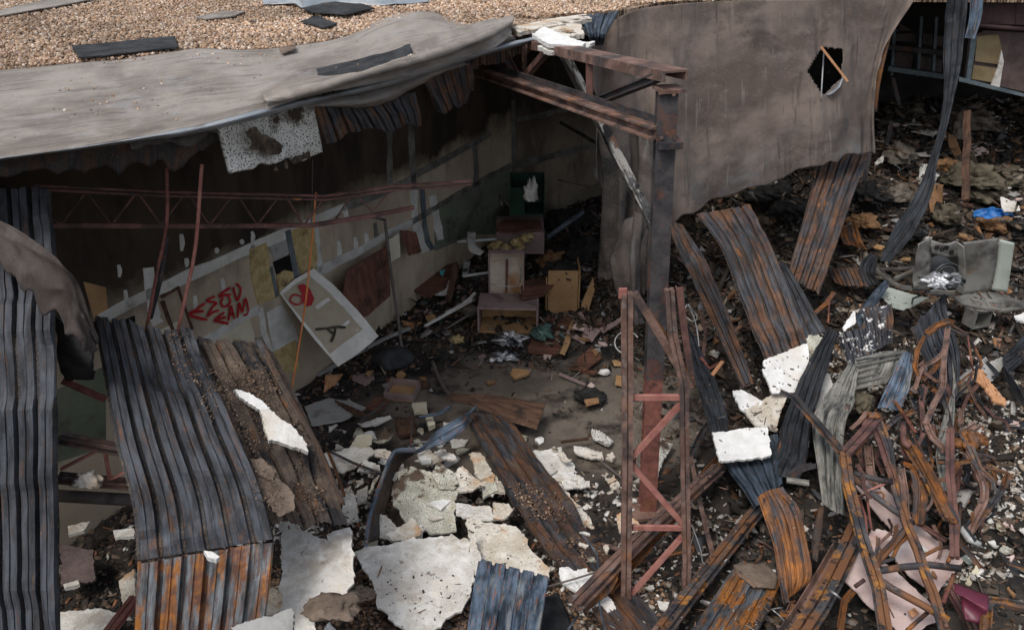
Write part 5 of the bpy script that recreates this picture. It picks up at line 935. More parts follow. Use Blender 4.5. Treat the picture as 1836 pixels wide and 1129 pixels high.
T(lump('white_cup', G(882, 646, .04), (.11, .08, .08), M['foam_clean'], fold=.1, sub=3), 'tiny white lump at the edge of the bare floor', 'lump')
T(lump('white_lump', G(1083, 668, .06), (.16, .13, .12), M['foam_clean'], fold=.15, sub=3), 'rounded white lump left of the lattice column', 'lump')
T(lump('can', G(775, 700, .03), (.10, .08, .08), M['foil'], fold=.3, sub=3), 'crushed shiny can on the bare floor', 'can')
T(lump('insulation_tuft', G(820, 610, .05), (.24, .16, .14), M['insul'], fold=.5, sub=3), 'yellow brown insulation tuft alone on the floor', 'insulation')
for k, (x, y, w, h, mt_, lab) in enumerate([(850, 380, 1.0, .5, 'ash', 'black heap at the foot of the green painted wall'), (800, 420, .9, .35, 'cloth', 'brown heap below the corner trim'), (1020, 400, 1.3, .6, 'ash', 'black heap right of the dresser'), (1040, 450, 1.1, .5, 'ash', 'charred heap behind the ochre box'), (1000, 350, 1.4, .3, 'cloth_gr', 'grey heap under the rear wall'), (880, 350, .9, .35, 'ash', 'dark heap left of the green cabinet'), (985, 470, .6, .4, 'card', 'brown soot heap between dresser and ochre box')]):
    T(lump('junk_heap', G(x, y, .05), (w * .85, w * .6, h * 1.0), M[mt_], fold=.30, freq=3, sub=5, ridged=False), lab, 'heap')
for pts, r, mt_, lab in [([(980, 426, None, 15), (1010, 405, None, 15.2), (1045, 380, None, 15.6)], .05, 'blue', 'blue grey pole over the black heap'), ([(1058, 380, None, 15.4), (1088, 398, None, 14.6)], .03, 'pipe_dk', 'tan stick leaning at the draped membrane'), ([(820, 433, None, 14.4), (890, 428, None, 14.6)], .025, 'pipe', 'pale tube lying left of the dresser'), ([(830, 495, None, 13.6), (878, 488, None, 13.7)], .025, 'pipe', 'lower pale tube left of the cabinet'), ([(1000, 322, None, 16.8), (1060, 335, None, 16.6)], .015, 'pipe_dk', 'thin stick leaning on the rear wall'), ([(1040, 342, None, 16.4), (1075, 330, None, 16.8)], .012, 'pipe_dk', 'thin twig under the rear wall joint'), ([(900, 368, None, 15.3), (896, 350, None, 15.6), (915, 370, None, 15.4)], .03, 'pipe_dk', 'bent pipe left of the green cabinet'), ([(1005, 220, None, 16.5), (1040, 240, None, 15.5), (1090, 270, None, 14.5)], .03, 'steel_dark', 'broken dark bar under the roof by the rear wall'), ([(848, 560, .3), (800, 590, .1)], .02, 'pipe_dk', 'mauve rod near the split cushion')]:
    T(beam('loose_stick', pts, M[mt_], ('round', r), wob=.01), lab, 'stick')
T(beam('wire_ring', [G(1124 + 22 * math.cos(a), 614 + 20 * math.sin(a), .25 + .1 * math.sin(a)) for a in np.linspace(1.2, 5.8, 12)], M['foam_clean'], ('round', .010)), 'white cable ring left of the steel column', 'cable')
# ================================================================== RIGHT: twisted decking, boards, steel
for nm, rows, mt_, lab, k in [
  ('torn_decking', [[(1196, 395, 2.3), (1222, 400, 2.35)], [(1215, 450, 2.1), (1262, 462, 2.15)], [(1255, 530, 1.7), (1298, 540, 1.75)], [(1296, 620, 1.2), (1328, 620, 1.25)], [(1332, 700, .75), (1352, 690, .8)]], 'char_rust', 'narrow twisted sheet dropping right behind the steel column', dict(pitch=.10, rib=.03)),
  ('torn_decking', [[(1248, 382, 2.2), (1345, 368, 2.3)], [(1290, 440, 1.95), (1382, 438, 2.1)], [(1325, 530, 1.55), (1415, 520, 1.7)], [(1352, 600, 1.2), (1440, 590, 1.3)], [(1378, 655, .95), (1450, 620, 1.1)]], 'char_rust', 'wide scorched sheet sliding down from under the membrane curtain', dict(pitch=.13, rib=.035)),
  ('torn_decking', [[(1392, 470, 1.7), (1408, 470, 1.75)], [(1418, 545, 1.35), (1450, 540, 1.45)], [(1440, 620, 1.05), (1484, 602, 1.15)]], 'char', 'triangular dark sheet fanning out beside the wide scorched one', dict(pitch=.10, rib=.03)),
  ('torn_decking', [[(1470, 285, 2.5), (1560, 272, 2.5)], [(1452, 350, 2.1), (1532, 345, 2.1)], [(1430, 430, 1.6), (1500, 440, 1.6)], [(1410, 500, 1.2), (1468, 532, 1.15)]], 'char_brown', 'brown and black sheet hanging straight down under the curtain corner', dict(pitch=.14, rib=.04)),
  ('twisted_strip', [[(1700, -30, None, 14.9), (1738, -30, None, 14.9)], [(1692, 100, None, 14.7), (1726, 95, None, 14.7)], [(1690, 190, None, 14.5), (1706, 190, None, 14.5)], [(1672, 270, None, 14.2), (1684, 276, None, 14.2)], [(1640, 350, None, 13.8), (1668, 352, None, 13.8)], [(1600, 410, None, 13.4), (1634, 422, None, 13.4)], [(1578, 470, None, 13.1), (1592, 476, None, 13.1)]], 'black', 'long black twisted strip falling from the roof to the right', dict(pitch=.07, rib=.02)),
  ('torn_decking', [[(1484, 590, 1.25), (1504, 596, 1.25)], [(1448, 660, 1.0), (1482, 672, 1.1)], [(1412, 730, .8), (1456, 750, .9)], [(1388, 800, .6), (1444, 830, .75)], [(1372, 850, .5), (1430, 866, .6)]], 'black', 'black folded sheet standing left of the pale bent sheet', dict(pitch=.11, rib=.03)),
  ('torn_strip', [[(1224, 580, 1.0), (1234, 580, 1.0)], [(1240, 660, .8), (1270, 655, .8)], [(1262, 740, .6), (1300, 735, .6)], [(1282, 800, .45), (1312, 795, .45)]], 'black', 'black strip right behind the lattice column', dict(pitch=.08, rib=.02)),
  ('fallen_decking', [[(1278, 800, .55), (1395, 780, .55)], [(1310, 850, .5), (1400, 830, .55)], [(1356, 920, .5), (1404, 870, .55)]], 'bluedark', 'blue black ribbed sheet under the clean white tile', dict(pitch=.13, rib=.03)),
  ('pale_bent_sheet', [[(1534, 640, 1.15), (1622, 622, 1.2)], [(1532, 662, 1.05), (1612, 650, 1.1)], [(1532, 684, .92), (1598, 674, .95)], [(1530, 704, .8), (1586, 692, .85)]], 'pale', 'top facet of the pale folded sheet with level ribs', dict(pitch=0)),
  ('pale_bent_sheet', [[(1524, 648, 1.18), (1538, 662, 1.12)], [(1488, 700, 1.08), (1534, 716, 1.0)], [(1458, 748, .98), (1516, 762, .95)], [(1464, 830, .85), (1512, 850, .9)], [(1476, 905, .7), (1516, 935, .75)]], 'pale', 'left facet of the pale folded sheet running down to a torn point', dict(pitch=.12, rib=.03)),
  ('blue_bent_sheet', [[(1618, 630, 1.2), (1634, 640, 1.15)], [(1596, 680, 1.05), (1632, 694, 1.0)], [(1568, 740, .85), (1610, 742, .8)]], 'blue', 'blue grey facet folded right of the pale sheet', dict(pitch=.10, rib=.03)),
  ('white_flecked_sheet', [[(1543, 552, 1.2), (1600, 542, 1.2)], [(1552, 590, .95), (1600, 590, .95)], [(1562, 632, .75), (1598, 620, .75)]], 'spot', 'charred sheet with white flecks standing behind the pale sheet', dict(pitch=.12, rib=.035)),
  ('white_flecked_sheet', [[(1503, 594, 1.15), (1560, 584, 1.15)], [(1514, 630, .95), (1564, 624, .95)], [(1524, 680, .8), (1568, 640, .8)]], 'spot', 'lower white flecked sheet left of its taller twin', dict(pitch=.12, rib=.035)),
  ('ribbed_sheet', [[(1634, 585, 1.25), (1690, 528, 1.25)], [(1652, 632, 1.0), (1704, 590, 1.1)], [(1672, 680, .8), (1722, 640, .95)], [(1682, 730, .6), (1716, 720, .7)]], 'char', 'dark curved ribbed sheet behind the rusty tangle', dict(pitch=.13, rib=.05)),
  ('ribbed_sheet', [[(1716, 690, 1.1), (1706, 640, 1.15)], [(1694, 740, 1.05), (1712, 740, 1.05)], [(1678, 810, .95), (1700, 815, .95)], [(1688, 880, .8), (1698, 885, .8)]], 'pale', 'narrow silver edged strip standing in the rusty tangle', dict(pitch=0)),
  ('rusty_curled_sheet', [[(1356, 888, 1.1), (1402, 866, 1.15)], [(1372, 930, .98), (1432, 912, 1.05)], [(1386, 975, .85), (1448, 975, .92)], [(1396, 1040, .65), (1456, 1030, .75)], [(1408, 1085, .5), (1436, 1058, .55)]], 'rusty', 'orange rusted curled corrugated sheet like a shell', dict(pitch=.09, rib=.035)),
  ('rusty_shard', [[(1470, 900, 1.0), (1478, 905, 1.0)], [(1456, 960, .85), (1472, 965, .85)], [(1456, 1010, .7), (1464, 1018, .7)]], 'char_brown', 'small curved shard right of the orange shell', dict(pitch=0)),
  ('orange_patched_sheet', [[(1330, 1000, .45), (1400, 1045, .42)], [(1285, 1060, .5), (1378, 1095, .46)], [(1225, 1150, .55), (1345, 1160, .5)]], 'rust_patch', 'flat ribbed sheet with orange rust patches at the bottom', dict(pitch=.14, rib=.03)),
  ('blue_black_blade', [[(1588, 500, 1.15), (1596, 510, 1.1)], [(1560, 530, 1.1), (1572, 545, 1.05)], [(1530, 570, 1.0), (1540, 590, .95)]], 'bluedark', 'dark blue blade pointing up behind the flecked sheets', dict(pitch=0)),
  ('folded_decking', [[(1482, 478, .9), (1544, 482, 1.0)], [(1490, 495, .8), (1552, 500, .9)], [(1500, 512, .7), (1560, 522, .8)]], 'char_brown', 'low brown folded sheet right of the hanging brown one', dict(pitch=.07, rib=.03)),
  ('folded_decking', [[(1560, 450, 1.2), (1574, 458, 1.2)], [(1540, 478, 1.05), (1566, 488, 1.05)], [(1556, 522, .8), (1578, 508, .85)]], 'black', 'upright zigzag sheet end beside the low folded one', dict(pitch=.06, rib=.03)),
  ('folded_decking', [[(1500, 395, 1.1), (1535, 400, 1.15)], [(1505, 420, 1.0), (1545, 430, 1.05)], [(1512, 440, .9), (1555, 448, .9)]], 'rusty', 'orange brown crumpled sheet in the rubble below the curtain corner', dict(pitch=.08, rib=.02)),
  ('bent_channel', [[(1838, 598, .9), (1848, 640, .8)], [(1812, 628, .9), (1820, 660, .7)], [(1800, 640, .85), (1806, 680, .65)], [(1830, 700, .7), (1838, 730, .5)]], 'black', 'black bent channel at the right edge', dict(pitch=.07, rib=.02)),
  ('dark_felt', [[(1795, 745, .55), (1836, 752, .5)], [(1802, 790, .5), (1850, 790, .45)], [(1815, 805, .45), (1850, 815, .4)]], 'black', 'dark crumpled felt piece on white crumbs at the right edge', dict(pitch=0)),
  ('dark_scrap', [[(1640, 775, .85), (1665, 790, .8)], [(1632, 795, .8), (1672, 812, .75)], [(1644, 810, .7), (1668, 828, .7)]], 'black', 'black crumpled scrap in the middle of the tangle', dict(pitch=0)),
]:
    sheet(nm, rows, mt_, lab, jag=(.03, .07), crumple=.02, res=.04, **k)
# level ribs of the pale facet
for k in range(6):
    f = k / 5.5
    T(beam('sheet_rib', [(1535 - 3 * f, 646 + 56 * f, 1.17 - .36 * f), (1620 - 34 * f, 630 + 60 * f, 1.22 - .36 * f)], M['pale'], ('box', .035, .02), wob=.004), 'level raised rib on the top facet of the pale folded sheet', 'rib', 'ribs on the pale facet')
RB = [
 ('foam_clean', [(1368, 646), (1410, 628), (1445, 615), (1452, 660), (1440, 690), (1420, 705), (1384, 705), (1376, 680), (1369, 665)], 1.0, (.1, -.6), 'big clean white foam board below the wide scorched sheet', .05),
 ('foam_spot', [(1440, 615), (1450, 602), (1466, 596), (1470, 604), (1490, 604), (1478, 625), (1460, 652), (1452, 640)], 1.1, (.2, -.5), 'crumpled pale foam piece above the big clean board', .03),
 ('foam_clean', [(1315, 702), (1330, 698), (1345, 706), (1370, 722), (1345, 745), (1328, 735), (1318, 715)], .75, (0, -.3), 'folded white foam flap left of the slanted tile strip', .05),
 ('foam_stain', [(1335, 740), (1372, 712), (1398, 698), (1412, 710), (1400, 735), (1392, 772), (1352, 765)], .7, (.1, -.3), 'cream slanted tile strip above the clean white tile', .05),
 ('foam_clean', [(1278, 776), (1300, 774), (1335, 768), (1374, 766), (1380, 790), (1383, 818), (1340, 824), (1290, 828), (1284, 800)], .78, (0, -.25), 'clean white tile lying on the blue black ribbed sheet', .06),
 ('foam', [(1468, 680), (1485, 668), (1492, 690), (1470, 725), (1452, 740), (1448, 720)], .75, (.1, -.3), 'grey white board wedged between the black and pale sheets', .04),
 ('foam', [(1440, 760), (1452, 755), (1450, 800), (1438, 800)], .6, (0, -.3), 'white strip seen behind the black folded sheet', .04),
 ('foam_clean', [(1512, 585), (1530, 558), (1534, 556), (1534, 580), (1514, 592)], 1.25, (.2, -.6), 'pointed white shard standing behind the flecked sheets', .03),
 ('sage', [(1578, 530), (1590, 515), (1664, 535), (1620, 557), (1600, 552)], .9, (0, 0), 'sage green metal sheet lying in front of the scorched machine', .02),
 ('appl', [(1706, 530), (1780, 522), (1836, 540), (1850, 548), (1795, 558), (1720, 542)], .95, (0, 0), 'drilled metal panel lying below the scorched machine', .04),
 ('greyp', [(1714, 680), (1750, 655), (1766, 640), (1772, 650), (1800, 640), (1802, 650), (1780, 684), (1745, 688), (1718, 684)], .7, (.1, -.5), 'folded grey sheet behind the raw orange plank', .02),
 ('wood_or', [(1742, 664), (1760, 662), (1782, 692), (1804, 718), (1802, 726), (1784, 720), (1765, 694), (1744, 676)], .85, (.1, -.3), 'raw orange splintered plank at the right', .04),
 ('pink', [(1534, 870), (1555, 858), (1580, 866), (1610, 895), (1650, 945), (1700, 985), (1728, 1002), (1715, 1012), (1690, 1014), (1600, 950), (1560, 905)], .56, (0, -.2), 'upper mauve pink panel under the twisted angles', .03),
 ('pink', [(1570, 950), (1640, 965), (1690, 1010), (1710, 1025), (1680, 1065), (1640, 1040), (1600, 1000), (1560, 970)], .49, (0, -.2), 'middle mauve pink panel, mostly hidden by angles', .03),
 ('pink', [(1505, 1035), (1540, 985), (1552, 1008), (1575, 1000), (1615, 1030), (1690, 1105), (1625, 1142), (1560, 1085)], .60, (0, -.2), 'lowest mauve pink panel with a dirt smear', .03),
 ('pink', [(1558, 962), (1562, 948), (1572, 956), (1586, 950), (1598, 960), (1590, 1000), (1560, 990)], .70, (0, -.2), 'splintered white pink board with a sawtooth edge', .02),
 ('wood_or', [(1628, 1095), (1640, 1088), (1648, 1098), (1636, 1106)], .64, (0, -.2), 'small orange square on the lowest pink panel', .02),
 ('tarpap', [(1755, 1045), (1810, 1030), (1850, 1040), (1850, 1100), (1780, 1078)], .35, (0, 0), 'black roofing felt with sand at the lower right corner', .03),
 ('tarpap', [(1790, 985), (1836, 990), (1850, 1030), (1820, 1032), (1800, 1005)], .45, (.2, 0), 'folded felt above the sandy black felt', .03),
 ('cream', [(1735, 1035), (1750, 1015), (1756, 1022), (1742, 1052), (1730, 1048)], .45, (0, -.2), 'cream and mint strip right of the maroon plastic', .03),
 ('sage', [(1722, 1000), (1736, 992), (1752, 1008), (1738, 1012)], .4, (0, 0), 'mint green scrap behind the cream strip', .02),
 ('wood_or', [(1758, 1022), (1775, 1020), (1792, 1032), (1785, 1038), (1762, 1030)], .4, (0, 0), 'orange wood shard near the cream strip', .03),
 ('foam_clean', [(1780, 945), (1788, 942), (1806, 958), (1815, 972), (1802, 976), (1794, 962)], .42, (0, 0), 'curved white plate among the crumbs at right', .03),
 ('foam_clean', [(1770, 970), (1782, 968), (1796, 974), (1786, 984)], .40, (0, 0), 'small white plate below the curved white plate', .03),
 ('foam', [(1796, 935), (1810, 930), (1824, 942), (1816, 952), (1798, 948)], .40, (0, 0), 'round speckled foam piece right of the curved plate', .03),
 ('ochre', [(1762, 938), (1778, 935), (1780, 968), (1764, 962)], .38, (0, 0), 'brown cardboard square left of the curved plate', .02),
 ('cream', [(1776, 898), (1796, 892), (1804, 908), (1786, 912)], .38, (0, 0), 'cream tile with a dark hole at the right', .03),
 ('foam', [(1742, 828), (1752, 830), (1748, 860), (1742, 850)], .5, (.3, -.3), 'white curved rim piece in the tangle', .02),
 ('brownwall', [(1720, 818), (1772, 810), (1778, 840), (1750, 838)], .5, (0, -.2), 'dusty rose scrap behind the bent double strap', .02),
 ('foam_stain', [(1768, 808), (1775, 804), (1788, 820), (1780, 820)], .4, (0, 0), 'cream chunk right of the dusty rose scrap', .03),
 ('wood_rd', [(1778, 584), (1796, 582), (1808, 592), (1800, 600), (1780, 594)], .5, (0, 0), 'pinkish brown brick shaped board in the crumbs', .04),
 ('foam_clean', [(1818, 566), (1836, 564), (1838, 578), (1822, 578)], .5, (0, 0), 'white block at the right edge', .05),
 ('foam_black', [(1650, 292), (1698, 302), (1682, 318), (1668, 332), (1646, 328)], None, (0, -.4), 'white freckled board crossed by the black twisted strip', .04),
 ('foam', [(1568, 292), (1586, 276), (1584, 290), (1570, 296)], None, (0, -.3), 'small white tile right under the curtain corner', .03),
 ('whitebd', [(1792, 352), (1822, 362), (1830, 378), (1800, 380), (1794, 366)], None, (0, -.3), 'white patchy board right of the blue plastic', .03),
 ('card', [(1664, 330), (1692, 330), (1688, 384), (1668, 380)], None, (.1, -.5), 'torn cardboard box panel under the freckled board', .03),
 ('pink', [(1740, 270), (1762, 262), (1774, 272), (1750, 280)], None, (0, -.4), 'pale pink bent sheet in the far rubble', .02),
 ('pink', [(1732, 262), (1748, 256), (1752, 262), (1736, 268)], None, (0, -.3), 'smaller pale scrap left of the pink bent sheet', .02),
 ('card', [(1700, 240), (1715, 246), (1724, 275), (1712, 282), (1702, 262)], None, (0, -.6), 'brown fibrous block in the far rubble', .05),
 ('card', [(1765, 300), (1780, 310), (1792, 330), (1775, 340)], None, (0, -.4), 'rust brown cardboard behind the draped cloth', .03),
 ('foam', [(1635, 236), (1660, 232), (1684, 236), (1672, 244)], None, (0, 0), 'shiny pale strip high in the far rubble', .02),
 ('pink', [(1597, 222), (1625, 220), (1632, 228), (1604, 230)], None, (0, -.2), 'pale rubble strip behind the curtain edge', .02)]
for mt_, poly, z, n, lab, th in RB:
    T(slab('foam_board' if 'foam' in mt_ else 'board', poly, M[mt_], z=z, n=n, thick=th * .6, jag=.02, lift=.12, curl=float(rng.uniform(-.01, .02))), lab, 'foam board' if 'foam' in mt_ else 'board')
T(patch('maroon_sheet', [[(1711, 1043, 1.0), (1772, 1066, .98)], [(1713, 1060, 1.06), (1772, 1090, 1.04)], [(1722, 1078, .96), (1764, 1104, .94)], [(1732, 1110, .88), (1756, 1118, .86)]], M['maroon'], res=.03, crumple=.012, thick=.006), 'folded dark maroon plastic sheet at the lower right', 'plastic sheet')
T(patch('dirt_mat', [[(1312, 1012, .52), (1375, 1006, .5)], [(1320, 1032, .53), (1400, 1035, .5)], [(1345, 1050, .53), (1398, 1054, .5)]], M['dirt'], res=.03, crumple=.01, thick=.03, sjag=.1), 'oval brown mud mat on the orange patched sheet', 'dirt')
T(patch('bluep_sheet', [[(1745, 380, 1.25), (1750, 386, 1.2)], [(1765, 374, 1.35), (1772, 392, 1.2)], [(1790, 376, 1.35), (1796, 386, 1.2)], [(1818, 384, 1.3), (1814, 390, 1.2)]], M['bluep'], res=.02, crumple=.08, cf=5, thick=.01), 'bright blue crumpled plastic in the far rubble', 'plastic sheet')
# scorched washing machine
wm = empty('washing_machine', D(1690, 520, 12.1), 'scorched washing machine gaping open with its drum showing', 'washing machine'); c = np.array(wm.location)
yw = 12.0
for nm, rows, m_ in [('side_panel', [[(1646, 436), (1668, 424)], [(1640, 478), (1669, 476)], [(1638, 520), (1667, 522)]], 'appl'), ('control_panel', [[(1666, 428), (1690, 434), (1713, 431)], [(1668, 442), (1692, 446), (1719, 449)], [(1671, 455), (1694, 460), (1717, 463)]], 'appl'), ('side_panel', [[(1712, 431), (1728, 442)], [(1717, 480), (1731, 486)], [(1713, 526), (1727, 529)]], 'appl'), ('bottom_panel', [[(1664, 518), (1716, 520)], [(1660, 530), (1722, 532)]], 'appl')]:
    patch(nm, [[(x, y, None, yw - (.10 if x < 1650 or x > 1724 else 0)) for x, y in r] for r in rows], M[m_], res=.03, crumple=.022, cf=4, thick=.012, parent=wm, jag=(.03, .02))
P = [D(x, y, yw + .42) for x, y in [(1660, 446), (1726, 450), (1724, 528), (1660, 526)]]; link('painted_dark_panel', P + [p + np.array([0, .02, 0]) for p in P], [[0, 1, 2, 3], [7, 6, 5, 4], [0, 4, 5, 1], [1, 5, 6, 2], [2, 6, 7, 3], [3, 7, 4, 0]], M['hole_dark'], wm)  # near-black panel paints in the dark of the machine's inside
def ring(c, r, w, dy, mat, nm, par):
    P = [np.array(c) + [r * math.cos(a), dy, r * math.sin(a)] for a in np.linspace(0, 2 * math.pi, 25)]; return beam(nm, P, mat, ('round', w), up=(0, 1, 0), parent=par, smooth=False)
dc = D(1698, 493, yw + .08); ring(dc, .19, .014, 0, M['appl_in'], 'drum_rim', wm); ring(dc, .13, .010, .03, M['appl'], 'drum_ring', wm)
bm = bmesh.new(); bmesh.ops.create_cone(bm, cap_ends=True, segments=32, radius1=.18, radius2=.18, depth=.3); from mathutils import Matrix
bmesh.ops.transform(bm, matrix=Matrix.Rotation(R(90), 4, 'X'), verts=bm.verts[:]); V_ = [np.array(v.co) + dc + [0, .18, 0] for v in bm.verts]; bm.verts.index_update(); F_ = [[v.index for v in f.verts] for f in bm.faces]; bm.free()
link('drum', V_, F_, M['appl_in'], wm)
for x, y in [(1680, 444), (1689, 447), (1697, 444), (1706, 452)]: ring(D(x, y, yw - .05), .022, .014, 0, M['hole_dark'], 'painted_knob_hole', wm)  # black rings on the panel, the dark of knob holes painted in
T(patch('machine_side', [[(1728, 435, 1.85), (1792, 427, 1.9)], [(1726, 480, 1.4), (1786, 476, 1.45)], [(1722, 528, .95), (1776, 520, 1.0)]], M['appl'], res=.05, crumple=.01, thick=.01), 'tall scorched steel side sheet right of the washing machine drum', 'metal sheet')
T(patch('machine_side', [[(1792, 429, 1.88), (1819, 436, 1.86)], [(1786, 476, 1.43), (1813, 480, 1.43)], [(1778, 520, .99), (1806, 524, .98)]], M['sage'], res=.05, crumple=.004, thick=.01), 'clean sage green side sheet right of the scorched one', 'metal sheet')
T(lump('white_cloth', D(1692, 506, 11.6), (.55, .3, .22), M['foil'], fold=.4), 'white crumpled rag hanging out of the washing machine', 'rag')
for pts, sec, mt_, lab in [([(1650, 480, .95), (1575, 484, .9)], ('round', .04), 'pipe_dk', 'grey channel left of the washing machine'), ([(1567, 478, 1.0), (1604, 512, .85), (1640, 520, .8)], ('C', .10, .04, .01), 'appl', 'drilled rail slanting left of the washing machine'), ([(1605, 500, .9), (1645, 482, .95)], ('box', .06, .05), 'appl', 'short bar joining the slanted rail'), ([(1608, 515, .8), (1700, 532, .8)], ('C', .10, .05, .01), 'steel_dark', 'dark base rail in front of the washing machine'), ([(1635, 545, 1.0), (1637, 535, 1.05), (1650, 530, 1.05)], ('round', .015), 'steel_dark', 'little hooked rod on the sage sheet'), ([(1650, 525, 1.0), (1672, 517, 1.05)], ('box', .03, .03), 'rusty', 'short rusty stick before the washing machine')]:
    T(beam('metal_rail', pts, M[mt_], sec), lab, 'rail')
